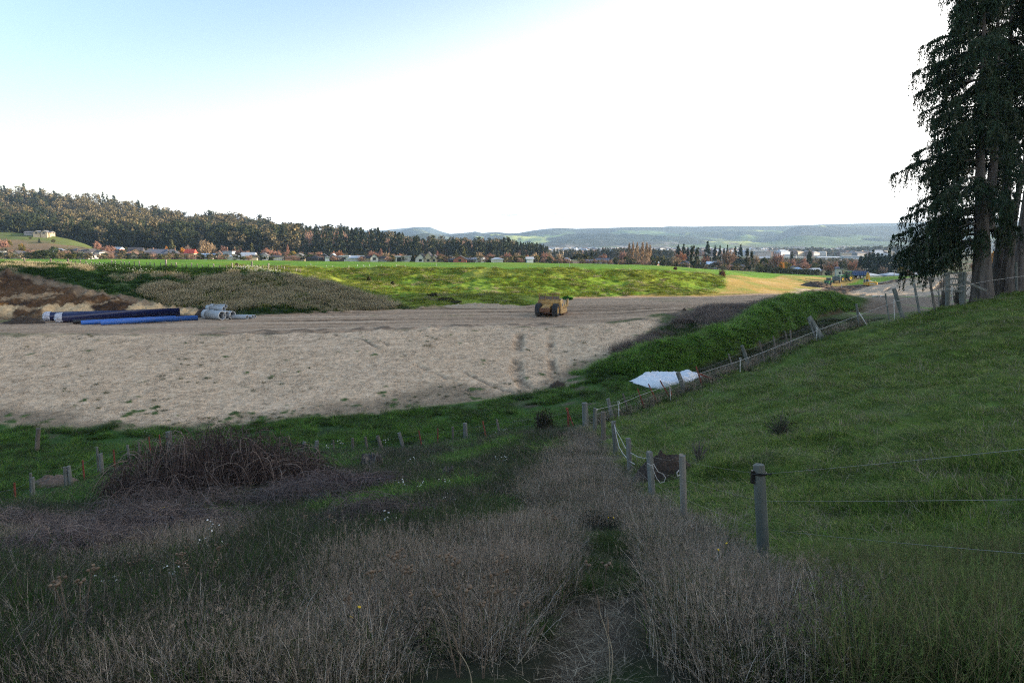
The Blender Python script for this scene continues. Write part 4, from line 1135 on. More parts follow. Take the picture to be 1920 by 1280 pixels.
def quad_roof(L, D, zb, rise, style, over=0.45):
    """Roof solid over a plan L (x) by D (y)."""
    a, b = L / 2 + over, D / 2 + over
    mb = MB()
    if style == 'hip':
        k = min(b, a * 0.8)
        V = [(-a, -b, zb), (a, -b, zb), (a, b, zb), (-a, b, zb), (-a + k, 0, zb + rise), (a - k, 0, zb + rise)]
        mb.add(V, [(0, 1, 5, 4), (2, 3, 4, 5), (1, 2, 5), (3, 0, 4), (3, 2, 1, 0)])
    elif style == 'gable':          # ridge along x
        V = [(-a, -b, zb), (a, -b, zb), (a, b, zb), (-a, b, zb), (-a, 0, zb + rise), (a, 0, zb + rise)]
        mb.add(V, [(0, 1, 5, 4), (2, 3, 4, 5), (1, 2, 5), (3, 0, 4), (3, 2, 1, 0)])
    elif style == 'front':          # ridge along y, gable to the viewer: two slopes with thickness
        t = 0.22
        V = [(-a, -b, zb), (0, -b, zb + rise), (a, -b, zb), (a, -b, zb - t), (0, -b, zb + rise - t), (-a, -b, zb - t)]
        V += [(x, b, z) for x, _, z in V]
        mb.add(V, [(0, 1, 7, 6), (1, 2, 8, 7), (2, 3, 9, 8), (3, 4, 10, 9), (4, 5, 11, 10), (5, 0, 6, 11), (1, 0, 5, 4), (2, 1, 4, 3), (6, 7, 10, 11), (7, 8, 9, 10)])
    elif style == 'mono':
        mb.add([(-a, -b, zb), (a, -b, zb), (a, b, zb + rise), (-a, b, zb + rise), (-a, -b, zb + .25), (a, -b, zb + .25), (a, b, zb + rise + .25), (-a, b, zb + rise + .25)],
               [(3, 2, 1, 0), (4, 5, 6, 7), (0, 1, 5, 4), (1, 2, 6, 5), (2, 3, 7, 6), (3, 0, 4, 7)])
    else:
        mb.box(-a, a, -b, b, zb, zb + 0.35)
    return mb

def house(label, px, base, top, wpx, Y, wall, roof, style='hip', rz=0.0, storeys=1, name='house', cat='house', dorm=None, win=True, chim=False, garage=False, zf=None):
    p = at(px, top, Y)
    z0 = at(px, base, Y)[2]
    zg = gz(p[0], Y) if zf is None else zf(p[0], Y)
    z0 = min(z0, zg + 0.6) if zg > -90 else z0
    L = wpx / FPX * Y
    D = min(L * 0.8, 9.5 if name == 'house' else L * 0.5)
    H = max(p[2] - z0, 2.6)
    if style == 'flat':
        wh = H - 0.35; rise = 0
    else:
        wh = max(H * 0.52, min(H - 1.0, 2.5 * storeys)); rise = H - wh
    t = thing(name, label, cat, (p[0], Y, z0), rz, 'houses of the town beyond the earthworks' if name == 'house' else 'big pale roofs of the far works estate')
    mb = MB(); mb.box(-L / 2, L / 2, -D / 2, D / 2, -2.5, wh)
    if style == 'front':
        mb.prism([(-L / 2, wh), (L / 2, wh), (0, wh + rise * 0.93)], -D / 2 + 0.02, D / 2 - 0.02)
    mb.build('wall', WALLS[wall], t)
    rf = quad_roof(L, D, wh + 0.01, rise, style).build('roof', ROOFS[roof], t)
    if chim:
        m = MB(); m.box(L * .2, L * .2 + .6, -.3, .3, wh, H + 0.6); m.build('chimney', WALLS['brown'], rf)
    if win:
        rng = np.random.default_rng(int(px * 7 + base))
        n = max(1, int(L / 3.6))
        for s in range(storeys):
            zb = 0.9 + 2.6 * s
            if zb + 1.1 > wh: break
            for k in range(n):
                x = -L / 2 + (k + 0.5) * L / n + rng.uniform(-.3, .3)
                w = rng.choice([0.9, 1.2, 1.7])
                m = MB()
                for (x0, x1, z0_, z1_) in ((x - w / 2 - .08, x + w / 2 + .08, zb - .08, zb), (x - w / 2 - .08, x + w / 2 + .08, zb + 1.15, zb + 1.23), (x - w / 2 - .08, x - w / 2, zb, zb + 1.15), (x + w / 2, x + w / 2 + .08, zb, zb + 1.15)):
                    m.box(x0, x1, -D / 2 - 0.05, -D / 2 - 0.002, z0_, z1_)
                fr = m.build('window', M_TRIM, t)
                m = MB(); m.box(x - w / 2, x + w / 2, -D / 2 - 0.03, -D / 2 - 0.003, zb, zb + 1.15); m.build('pane', M_PANE, fr)
        # the end wall that faces the light
        for k in range(2):
            y = -D / 4 + k * D / 2
            m = MB(); m.box(L / 2 + 0.003, L / 2 + 0.04, y - .55, y + .55, 0.9, 2.0); m.build('window', M_PANE, t)
    if garage:
        m = MB(); m.box(-L * .42, -L * .12, -D / 2 - .04, -D / 2 - .003, -0.1, 2.1); m.build('garage_door', M_PANE if wall != 'dark' else M_TRIM, t)
    if dorm:
        for (fx, w_, h_, wl_, rf_) in dorm:      # forward gables
            x = fx * L
            m = MB(); m.box(x - w_ / 2, x + w_ / 2, -D / 2 - 1.6, -0.2, -2.5, wh + 0.1); m.prism([(x - w_ / 2, wh + .1), (x + w_ / 2, wh + .1), (x, wh + h_)], -D / 2 - 1.6, -0.2)
            m.build('gable', WALLS[wl_], t)
            V = quad_roof(w_, 1.4 + D / 2, wh + 0.12, h_ + .05, 'front', 0.3)
            r2 = V.build('gable_roof', ROOFS[rf_], t); r2.location = (x, -D / 4 - 0.9, 0)
            for s in range(2):
                zb = 0.8 + 2.4 * s
                if zb + 1.0 > wh + h_ * 0.55: break
                ww = min(1.3, w_ * 0.4) if s == 0 else min(0.8, w_ * 0.25)
                m = MB(); m.box(x - ww / 2, x + ww / 2, -D / 2 - 1.65, -D / 2 - 1.603, zb, zb + 1.1); m.build('window', M_PANE, t)
    return t

def hY(base, px):
    return float(np.interp(base, [464, 470, 478, 484, 490], [500, 455, 420, 385, 345])) if px < 1000 else float(np.interp(base, [488, 494, 500, 507, 515, 522], [470, 400, 385, 370, 350, 338]))
T = math.radians
HOUSES = [
 # label, px, base, top, width, wall, roof, style, kwargs
 ('white narrow tower house at the very edge left of the cream gabled house', 3, 483, 471, 9, 'white', 'white', 'flat', dict(storeys=2, rz=0.2)),
 ('grey roofed house with a lit cream gable left of the big round bush', 27, 484, 474, 38, 'cream', 'dark', 'gable', dict(dorm=[(.30, 4.2, 2.0, 'cream', 'dark')])),
 ('house under a blue grey roof behind the cream gabled one', 35, 477, 470, 26, 'grey', 'slate', 'hip', {}),
 ('small cream house below the autumn trees at the knoll foot', 12, 468, 460, 14, 'cream', 'grey', 'flat', {}),
 ('dark roofed house with a red lower roof beside the gold tree', 54, 465, 459, 24, 'red', 'dark', 'gable', {}),
 ('long low blue grey roof above the big round bush', 54, 469, 462, 28, 'blue', 'pale', 'hip', dict(rz=.2)),
 ('long dark roof behind the big round bush', 93, 468, 462, 26, 'brown', 'dark', 'hip', {}),
 ('white walled house between the two round bushes', 112, 473, 466, 28, 'white', 'pale', 'hip', dict(storeys=2)),
 ('dark grey roof just right of the smaller round bush', 143, 472, 466, 20, 'grey', 'dark', 'hip', {}),
 ('cream two storey house left of the white two storey one', 161, 480, 467, 22, 'cream', 'dark', 'hip', dict(storeys=2)),
 ('white two storey house with dark windows right of the cream one', 183, 480, 469, 24, 'white', 'dark', 'gable', dict(storeys=2, dorm=[(-.25, 3.5, 1.6, 'white', 'dark')])),
 ('low white gabled house in front of the two storey pair', 166, 484, 475, 26, 'white', 'dark', 'gable', dict(dorm=[(.1, 4.0, 2.0, 'white', 'black')])),
 ('white house with one pointed gable facing the paddock', 201, 482, 473, 13, 'white', 'brown', 'front', {}),
 ('house under the long black roof at the hill foot', 223, 475, 469, 30, 'brown', 'black', 'hip', {}),
 ('little house with a pale blue roof and red lean-to at the hill foot', 221, 468, 463, 16, 'red', 'pale', 'gable', {}),
 ('wide blue grey hipped roof against the paddock left of the brown roofs', 226, 484, 477, 32, 'grey', 'slate', 'hip', {}),
 ('dark roofed house with an orange lit dormer gable', 255, 472, 464, 24, 'orange', 'dark', 'gable', dict(dorm=[(.15, 5.5, 1.8, 'orange', 'black')])),
 ('grey roofed house with a pale chimney right of the orange gable', 282, 474, 466, 20, 'grey', 'grey', 'hip', dict(chim=True)),
 ('house under a dark blue roof left of the tall olive tree', 300, 476, 467, 24, 'blue', 'slate', 'gable', {}),
 ('grey hipped roof below the tall olive tree', 322, 476, 467, 22, 'grey', 'grey', 'hip', dict(chim=True)),
 ('house with the bright red roof', 357, 475, 467, 17, 'cream', 'red', 'gable', {}),
 ('dark brown roofed house at the paddock edge left of the fence gate post', 250, 484, 475, 22, 'brown', 'dark', 'gable', dict(dorm=[(.3, 3.2, 1.8, 'cream', 'brown')])),
 ('wide brown tiled roof at the paddock edge', 280, 484, 474, 26, 'brown', 'brown', 'hip', {}),
 ('small brown roof wedged between the wide brown roof and green bush', 296, 484, 477, 12, 'brown', 'brown', 'front', {}),
 ('pinkish brown tiled roof right of the small green bush', 320, 484, 475, 22, 'pink', 'brown', 'hip', {}),
 ('small cream house with a pointed gable below the grey bare tree', 342, 484, 476, 14, 'cream', 'brown', 'front', {}),
 ('white house with two dark garage arches', 356, 484, 476, 16, 'white', 'brown', 'hip', dict(garage=True)),
 ('white gabled house with a yellowish lit wall below the big tan tree', 374, 484, 475, 13, 'cream', 'dark', 'front', {}),
 ('house under the bright blue steel roof', 389, 481, 475, 27, 'grey', 'blue', 'gable', {}),
 ('low white house in front of the bright blue roof', 391, 486, 478, 16, 'white', 'white', 'hip', {}),
 ('small house with a yellow lit gable right of the bright blue roof', 411, 479, 470, 11, 'cream', 'brown', 'front', {}),
 ('tall pale blue house with a flat pale roof', 429, 481, 471, 17, 'blue', 'pale', 'flat', dict(storeys=2)),
 ('pale blue hipped roof standing against the paddock edge', 438, 488, 480, 25, 'white', 'pale', 'hip', {}),
 ('red brick house between the two pale blue roofs', 451, 480, 473, 12, 'red', 'brown', 'gable', {}),
 ('long house under a pale blue grey roof with white end', 466, 482, 473, 24, 'white', 'pale', 'gable', {}),
 ('dark low roof right of the olive bush at the paddock edge', 473, 488, 481, 18, 'cream', 'black', 'front', {}),
 ('white house with green grey roof behind the dark windowed one', 495, 482, 474, 19, 'white', 'grey', 'hip', dict(dorm=[(.2, 3, 1.5, 'white', 'grey')])),
 ('white house with dark wide windows and a charcoal roof', 517, 490, 478, 26, 'white', 'dark', 'hip', dict(storeys=1, garage=True)),
 ('house with a broad grey roof and cream front', 557, 487, 477, 30, 'cream', 'slate', 'hip', dict(dorm=[(.25, 5, 1.5, 'cream', 'grey')])),
 ('low brown tiled roof in front of the broad grey roof', 549, 490, 483, 26, 'brown', 'brown', 'hip', {}),
 ('low black roof right of the round green tree', 590, 490, 482, 26, 'dark', 'black', 'hip', {}),
 ('dark gabled house behind the low black roof', 607, 483, 475, 13, 'dark', 'slate', 'front', {}),
 ('white pointed gable rising behind the black roofed house', 625, 482, 475, 10, 'white', 'pale', 'front', {}),
 ('wide black roofed house with dark walls', 626, 490, 479, 29, 'dark', 'black', 'hip', dict(garage=True)),
 ('white modern box house left of its taller twin', 646, 488, 479, 16, 'white', 'white', 'flat', dict(storeys=2)),
 ('taller white modern box house right of its twin', 661, 488, 480, 16, 'white', 'white', 'flat', dict(storeys=2)),
 ('long low pale roof in front of the white box houses', 668, 491, 487, 22, 'white', 'pale', 'mono', {}),
 ('cream house with black roof and a white gable end', 691, 490, 481, 27, 'cream', 'black', 'gable', dict(dorm=[(.38, 3.5, 2.0, 'white', 'black')])),
 ('low dark cottage right of the cream black roofed house', 716, 490, 484, 20, 'grey', 'black', 'gable', {}),
 ('white flat roofed house with a dark recessed ground floor', 757, 491, 480, 28, 'white', 'white', 'flat', dict(storeys=2, garage=True)),
 ('large white house with two pointed gables and a black roof', 800, 493, 481, 38, 'white', 'black', 'gable', dict(storeys=2, dorm=[(-.22, 4.4, 2.4, 'white', 'black'), (.16, 4.2, 3.0, 'cream', 'black'), (.44, 2.4, 1.8, 'cream', 'black')])),  # cream gables are white walls with warm sunlight put into the colour
 ('reddish brown chalet behind the long grey house', 842, 488, 479, 18, 'red', 'dark', 'front', {}),
 ('long low charcoal house with a red brick front gable', 865, 493, 484, 48, 'dark', 'slate', 'hip', dict(dorm=[(-.02, 6.0, 1.8, 'red', 'dark')])),
 ('white two storey house under a pale metal roof', 894, 493, 483, 24, 'white', 'pale', 'gable', dict(storeys=2)),
 ('white cottage with a bluish roof and a white chimney', 932, 493, 487, 22, 'white', 'pale', 'hip', dict(chim=True)),
 ('cottage with grey roof half hidden among pinkish trees', 993, 492, 486, 12, 'blue', 'pale', 'gable', {}),
 ('pale blue roofed house between the pink trees and the spreading evergreen', 1062, 494, 483, 14, 'white', 'pale', 'hip', {}),
 ('small blue roofed shed under the spreading evergreen', 1104, 494, 488, 11, 'blue', 'blue', 'mono', {}),
 ('long grey blue shed with a sloping roof', 1129, 495, 485, 24, 'slate' if False else 'grey', 'slate', 'mono', dict(win=False)),
 ('dark roofed house with two white gables behind the grey shed', 1145, 491, 483, 14, 'white', 'black', 'gable', dict(dorm=[(.3, 3, 1.6, 'white', 'black')])),
 ('pinkish low house behind the poplars', 1227, 496, 490, 14, 'pink', 'pale', 'gable', {}),
 ('bungalow with a blue grey roof left of the ragged evergreens', 1285, 498, 489, 16, 'cream', 'slate', 'hip', {}),
 ('tiny white A-shaped house right of the ragged evergreens', 1316, 503, 493, 9, 'white', 'pale', 'front', {}),
 ('low blue roofed house among grey bare trees', 1335, 502, 490, 18, 'grey', 'blue', 'gable', {}),
 ('house with a blue black roof and pink wall below the big bare tree', 1383, 506, 496, 22, 'pink', 'slate', 'gable', {}),
 ('white house end peeping out behind the dark hedge', 1489, 506, 498, 9, 'white', 'grey', 'front', {}),
 ('low house with a blue roof behind the dark hedge', 1496, 510, 502, 13, 'dark', 'blue', 'hip', {}),
 ('long blue grey roof behind the small golden tree', 1524, 511, 503, 26, 'dark', 'slate', 'hip', {}),
 ('open carport with a pale blue roof at the golden field edge', 1517, 516, 511, 20, 'grey', 'pale', 'mono', dict(win=False)),
 ('small white shed right of the carport', 1531, 514, 509, 11, 'white', 'white', 'mono', {}),
 ('white two storey house behind the golden field', 1573, 511, 500, 11, 'white', 'slate', 'gable', dict(storeys=2)),
 ('white house with a pale hipped roof behind the digger', 1629, 523, 512, 37, 'white', 'pale', 'hip', {}),
 ('pale roofed grey house right of the white house behind the digger', 1671, 522, 512, 34, 'blue', 'pale', 'hip', {}),
 ('low white roofed building half hidden by the big tree', 1709, 520, 514, 20, 'white', 'white', 'gable', {}),
 ('white gabled house glimpsed under the big tree branches', 1744, 518, 509, 12, 'white', 'slate', 'front', {}),
]
for (lab, px, base, top, w, wl_, rf_, st, kw) in HOUSES:
    kw = dict(kw)
    kw.setdefault('rz', float(RNG.uniform(-0.28, 0.28)))
    house(lab, px, base, top, w, hY(base, px), wl_, rf_, st, **kw)
_k = at(76, 441, 484)
house('sandy long house alone on top of the grassy knoll', 84, 441, 435, 26, 491, 'cream', 'grey', 'gable', rz=0.1, zf=knoll_z, dorm=[(-.3, 4, 1.2, 'cream', 'grey'), (.2, 4, 1.4, 'cream', 'grey')])
house('low grey roofed wing at the knoll house', 60, 441, 436, 20, 491.5, 'grey', 'grey', 'gable', rz=0.1, zf=knoll_z)

INDUSTRY = [
 ('long white works roof farthest left behind the conifers', 1418, 472, 468.5, 32, 1150, 'white', 'white', 'flat'), ('grey works roof in front of the long white one', 1428, 477, 471, 30, 1020, 'grey', 'pale', 'flat'),
 ('cream works hall behind the tall dark pair of trees', 1416, 483, 477, 34, 900, 'cream', 'pale', 'flat'), ('white gabled works shed behind the dark pair of trees', 1432, 488, 480, 20, 700, 'white', 'white', 'gable'),
 ('broad pale works roof left of the dark pointed conifer', 1485, 487, 482, 46, 780, 'white', 'pale', 'flat'), ('wide pale works roof right of the dark pointed conifer', 1552, 485, 481, 40, 900, 'white', 'pale', 'gable'),
 ('lowest white works roof above the rusty trees', 1562, 491, 486, 44, 740, 'white', 'white', 'gable'), ('pale blue works roof left of the dark conifer belt', 1598, 486, 480, 36, 860, 'blue', 'pale', 'flat'),
 ('white works hall just left of the conifer belt', 1606, 490, 486, 26, 760, 'white', 'white', 'gable'), ('cream works building below the wooded ridge', 1586, 478, 474, 18, 1150, 'cream', 'white', 'flat'),
 ('small blue works roof between the rust coloured trees', 1559, 496, 490, 14, 640, 'blue', 'blue', 'gable'), ('white steep roof shining above the conifer belt', 1648, 474, 469, 16, 950, 'white', 'white', 'mono'),
 ('white roof behind the conifer tops', 1660, 480, 475, 18, 820, 'white', 'white', 'gable'), ('pale hall far behind at the wooded ridge', 1498, 466, 462.5, 22, 1500, 'white', 'white', 'flat'),
]
for (lab, px, base, top, w, Y, wl_, rf_, st) in INDUSTRY:
    house(lab, px, base, top, w, Y, wl_, rf_, st, rz=float(RNG.uniform(-.1, .1)), name='works_building', cat='building', win=False)

# scattered roofs of the farther town, too small and many to count
def far_town():
    rng = np.random.default_rng(8)
    P, S, I = [], [], []
    def hm(mat):
        m = MB(); m.box(-.5, .5, -.4, .4, -.6, .55); m.add([(-.55, -.45, .55), (.55, -.45, .55), (.55, .45, .55), (-.55, .45, .55), (-.3, 0, 1), (.3, 0, 1)], [(0, 1, 5, 4), (2, 3, 4, 5), (1, 2, 5), (3, 0, 4)])
        V = np.concatenate(m.V); return np_mesh('far_house', V, [np.array(m.F[k], np.int32) for k in (4, 3)], mat)
    protos = [hm(WALLS['white']), hm(WALLS['cream']), hm(ROOFS['grey']), hm(ROOFS['pale']), hm(ROOFS['brown'])]
    for _ in range(900):
        px = rng.uniform(1000, 1760); Y = rng.uniform(1200, 2600)
        x = (px - 960) / FPX * Y
        s = rng.uniform(9, 20)
        P.append((x, Y, tin_z(x, Y) + 3)); S.append((s * rng.uniform(1, 2), s, rng.uniform(5, 8))); I.append(rng.integers(0, 5))
    rot = np.zeros((len(P), 3)); rot[:, 2] = rng.uniform(0, 6.28, len(P))
    scatter('far_town_houses', P, protos, S, rot, I, 'specks of pale roofs in the hazy far town')
far_town()

# street lamps and poles by the houses at right
M_POLE = mat_basic('weathered_pole', (0.17, 0.15, 0.13), rough=0.9, var=0.2)
M_STEELP = mat_basic('galvanised_pole', (0.42, 0.43, 0.44), rough=0.5, metal=0.4)
for i, (px, top, Y, kind, lab) in enumerate([(1623, 503, 338, 'power', 'power pole in front of the white house behind the digger'), (1677, 506, 332, 'power', 'power pole with a lamp at the pale roofed grey house'),
        (1447, 505, 318, 'lamp', 'street lamp at the dark hedge left of the golden field'), (1489, 478, 700, 'mast', 'twin white masts left of the dark pointed conifer'), (1424, 508, 315, 'lamp', 'street lamp at the foot of the olive tree')]):
    p = at(px, top, Y); z0 = gz(p[0], Y); h = p[2] - z0
    t = thing('power_pole' if kind == 'power' else ('street_lamp' if kind == 'lamp' else 'mast'), lab, {'power': 'power pole', 'lamp': 'street lamp', 'mast': 'mast'}[kind], (p[0], Y, z0))
    m = MB(); m.tube([(0, 0, -.5), (0, 0, h)], [0.16, 0.11], 8)
    if kind == 'mast': m.tube([(2.2, 0, -.5), (2.2, 0, h)], [0.25, 0.2], 8); m.box(-.1, 2.3, -.1, .1, h - .4, h)
    m.build('pole', M_POLE if kind == 'power' else M_STEELP, t)
    if kind == 'power':
        m = MB(); m.box(-1.1, 1.1, -.06, .06, h - .5, h - .36); m.build('crossarm', M_POLE, t)
        m = MB()
        for x in (-.9, -.3, .3, .9): m.tube([(x, 0, h - .36), (x, 0, h - .16)], .05, 6)
        m.build('insulators', M_TRIM, t)
    if kind == 'lamp':
        m = MB(); m.tube([(0, 0, h), (.5, 0, h + .25), (1.1, 0, h + .3)], .05, 6); m.build('arm', M_STEELP, t)
        m = MB(); m.box(.9, 1.5, -.12, .12, h + .24, h + .36); m.build('lamp_head', M_TRIM, t)

# dark clipped hedge along the far edge of the golden field
def hedge():
    rng = np.random.default_rng(12)
    n = 5000
    px = rng.uniform(1415, 1535, n); Y = 312 + (px - 1415) * 0.12 + rng.uniform(-1.2, 1.2, n)
    x = (px - 960) / FPX * Y * 1.0
    z = gza(x, Y) + rng.uniform(0, 2.4, n)
    C = np.stack([x, Y, z], -1)
    V, F = cards(C, rdir(n, rng), rng.uniform(.3, .6, n), rng.uniform(.2, .5, n), rng)
    col = np.array([(0.025, 0.035, 0.018), (0.035, 0.045, 0.02)])[rng.integers(0, 2, n)].repeat(4, 0)
    tag(link('hedge', np_mesh('hedge', V, F, M_LEAF, color=col)), 'dark hedge running along the far edge of the golden field', 'hedge')
hedge()

# ------------------------------------------------------------------ machines and pipes on the works
M_YEL = mat_basic('faded_yellow_paint', (0.74, 0.50, 0.21), rough=0.55, var=0.12, scale=2.0, dirt=(0.20, 0.13, 0.075), dirt_amt=0.5)
M_YEL2 = mat_basic('digger_yellow_paint', (0.62, 0.36, 0.035), rough=0.45, var=0.08, scale=2.0, dirt=(0.25, 0.16, 0.07), dirt_amt=0.3)
M_RUST = mat_basic('rusty_steel', (0.13, 0.065, 0.04), rough=0.85, var=0.3, scale=3.0, dirt=(0.19, 0.10, 0.05), dirt_amt=0.6)
M_RUSTY = mat_basic('rust_stained_yellow', (0.42, 0.26, 0.095), rough=0.75, var=0.2, scale=2.5, dirt=(0.12, 0.07, 0.045), dirt_amt=0.7)
M_TYRE = mat_basic('dusty_rubber', (0.032, 0.034, 0.038), rough=0.9, var=0.25, scale=3.0, dirt=(0.12, 0.105, 0.09), dirt_amt=0.4)
M_BLACK = mat_basic('black_steel', (0.02, 0.02, 0.022), rough=0.6)
M_GREEN = mat_basic('tractor_green_paint', (0.018, 0.13, 0.035), rough=0.35, var=0.1, dirt=(0.10, 0.085, 0.06), dirt_amt=0.25)
M_TYEL = mat_basic('rim_yellow_paint', (0.68, 0.50, 0.04), rough=0.45)
M_BLUE = mat_basic('trailer_blue_paint', (0.025, 0.075, 0.24), rough=0.45, var=0.12, dirt=(0.10, 0.09, 0.08), dirt_amt=0.3)
M_BLUE2 = mat_basic('trailer_grey_blue_paint', (0.10, 0.155, 0.20), rough=0.5, var=0.12, dirt=(0.12, 0.10, 0.09), dirt_amt=0.3)
M_ORANGE = mat_basic('orange_paint', (0.75, 0.10, 0.03), rough=0.5)
M_GLASS = mat_basic('cab_glass', (0.06, 0.08, 0.085), rough=0.08, spec=0.6)
M_GREYP = mat_basic('pale_grey_paint', (0.55, 0.55, 0.54), rough=0.5)

def wheel(parent, x, y, r, w, name='wheel', rim_mat=None, tread=26, side=1):
    """Lugged tyre with a dished rim; axle along y."""
    m = MB()
    n = 2 * tread
    prof = [(0.55, -.44), (0.80, -.5), (0.93, -.46), (1.0, -.36), (1.0, .36), (0.93, .46), (0.80, .5), (0.55, .44)]
    V = []; F = []
    for k in range(n):
        a = 2 * math.pi * k / n
        lug = 1.0 if k % 2 else 0.955
        for (q, h) in prof:
            qq = q * (lug if q > 0.9 else 1)
            V.append((r * qq * math.cos(a), h * w, r * qq * math.sin(a)))
    P = len(prof)
    for k in range(n):
        for j in range(P - 1):
            F.append([k * P + j, k * P + j + 1, ((k + 1) % n) * P + j + 1, ((k + 1) % n) * P + j])
    m.add(V, F)
    e = bpy.data.objects.new(name, None); COL.objects.link(e); e.parent = parent; e.location = (x, y, r)
    m.build('tyre', M_TYRE, e)
    m = MB()
    s = side
    m.lathe([(0.56 * r, -.40 * w), (0.56 * r, .40 * w)], 24)
    m.lathe([(0.56 * r, s * .40 * w), (0.48 * r, s * .36 * w), (0.40 * r, s * .10 * w), (0.22 * r, s * .12 * w), (0.18 * r, s * .34 * w), (0.001, s * .36 * w)], 24)
    m.lathe([(0.56 * r, -s * .30 * w), (0.001, -s * .30 * w)], 24)
    for k in range(8):
        a = 2 * math.pi * k / 8
        cx, cz = .30 * r * math.cos(a), .30 * r * math.sin(a)
        m.lathe([(.025 * r, s * .10 * w), (.025 * r, s * .17 * w), (.001, s * .17 * w)], 6, M=Matrix.Translation((cx, 0, cz)))
    m.build('rim', rim_mat or M_YEL, e)
    return e

def plate(pts, y, t=0.05):
    m = MB(); m.prism(pts, y, y + t); return m

# --- towed scraper: x forward, rear towards the viewer
_p = at(1026, 593.5, 95)
scr = thing('earthmoving_scraper', 'old faded yellow earthmoving scraper with rusty bowl parked on the bare works floor', 'scraper', (_p[0], _p[1], gz(_p[0], _p[1]) + 0.02), R(90 - 17))
wheel(scr, 0.0, 1.12, 0.84, 0.72, side=1)
wheel(scr, 0.0, -1.12, 0.84, 0.72, side=-1)
m = MB(); m.tube([(0, -1.0, .84), (0, 1.0, .84)], .16, 12); m.build('axle', M_RUST, scr)
m = MB(); m.prism([(-1.25, .78), (-1.25, 1.16), (-0.9, 1.30), (1.3, 1.62), (1.5, 1.62), (1.5, 0.75), (0.7, .95), (-0.7, .95)], -.52, .52); m.build('rear_frame', M_RUSTY, scr)
m = MB(); m.box(-1.42, -1.25, -.66, .66, .66, 1.20, bev=.05); m.build('push_block', M_RUST, scr)
# bowl: side plates, floor, rear wall
side_pts = [(0.95, .42), (0.95, 1.75), (1.30, 2.05), (2.20, 2.12), (2.55, 1.88), (2.75, 1.40), (3.9, 1.20), (4.6, .72), (4.7, .28), (3.9, .16), (1.4, .30)]
for s in (-1, 1):
    b = plate(side_pts, s * 1.50 - (.06 if s > 0 else 0), .06).build('side_plate', M_YEL, scr)
    m = MB(); m.box(1.0, 4.4, s * 1.535 - .05, s * 1.535 + .05, .30, .48); m.box(1.0, 1.14, s * 1.535 - .05, s * 1.535 + .05, .48, 1.7); m.build('rib', M_YEL, b)
    if s < 0:
        m = MB(); m.box(1.75, 2.15, -1.585, -1.564, 1.18, 1.56); k = m.build('marking_plate', M_GREYP, b)
        m = MB(); m.box(1.86, 1.92, -1.596, -1.586, 1.26, 1.48); m.box(1.98, 2.04, -1.596, -1.586, 1.26, 1.48); m.box(1.92, 1.98, -1.596, -1.586, 1.42, 1.48); m.build('marking', M_BLACK, b)
m = MB(); m.box(0.98, 4.5, -1.44, 1.44, .20, .30); m.build('bowl_floor', M_RUST, scr)
m = MB(); m.prism([(0.95, .40), (0.75, 1.72), (0.82, 1.95), (1.05, 2.04), (1.12, 1.9), (1.12, .40)], -1.44, 1.44); m.build('ejector', M_RUSTY, scr)
# spill guard: a raked frame with three panels
m = MB()
for z in (2.06, 2.86):
    x = 0.98 + (z - 2.06) * -0.12
    m.box(x - .05, x + .05, -1.32, 1.32, z - .04, z + .04)
for y in (-1.32, -.45, .45, 1.32):
    m.tube([(0.98, y, 2.04), (0.88, y, 2.86)], .045, 6)
sg = m.build('spill_guard', M_RUSTY, scr)
m = MB()
for y in (-1.27, -.40, .50):
    m.box(.955, .985, y, y + .80, 2.12, 2.52)
m.build('guard_panel', M_GREYP if False else mat_basic('grimy_steel_panel', (0.16, 0.12, 0.095), rough=0.7, dirt=(0.25, 0.2, 0.16)), sg)
m = MB()
for y in np.arange(-1.2, 1.25, .2): m.tube([(.93, y, 2.5), (.885, y, 2.84)], .012, 4)
for z in (2.6, 2.72): m.box(.90, .915, -1.3, 1.3, z, z + .02)
m.build('mesh', M_RUST, sg)
# apron arms, gooseneck stub and hydraulic
for s in (-1, 1):
    m = MB(); m.prism([(2.55, .95), (2.75, .88), (4.1, 1.72), (4.55, 1.72), (4.65, .95), (4.8, .95), (4.75, 1.95), (4.0, 1.95)], s * 1.62 - .07, s * 1.62 + .07); m.build('apron_arm', M_YEL, scr)
    m = MB(); m.tube([(1.4, s * 1.25, 2.1), (2.2, s * 1.25, 1.95), (3.2, s * 1.2, 1.5)], [.09, .09, .06], 8); m.build('ram', M_BLACK, scr)
m = MB(); m.prism([(3.8, .25), (3.7, .8), (4.3, 1.3), (4.75, .9), (4.8, .25)], -1.4, 1.4); m.build('apron', M_RUSTY, scr)
m = MB(); m.prism([(4.3, 1.3), (4.6, 1.45), (6.2, .75), (7.0, .55), (7.0, .30), (6.0, .42), (4.6, .95)], -.22, .22); m.build('drawbar', M_RUST, scr)
m = MB(); m.tube([(3.55, -1.7, 1.3), (3.75, -1.75, 2.2)], .07, 8); m.build('lever_post', M_BLACK, scr)
m = MB(); m.box(2.3, 4.75, -1.60, 1.60, .10, .22); m.build('cutting_edge', M_RUST, scr)

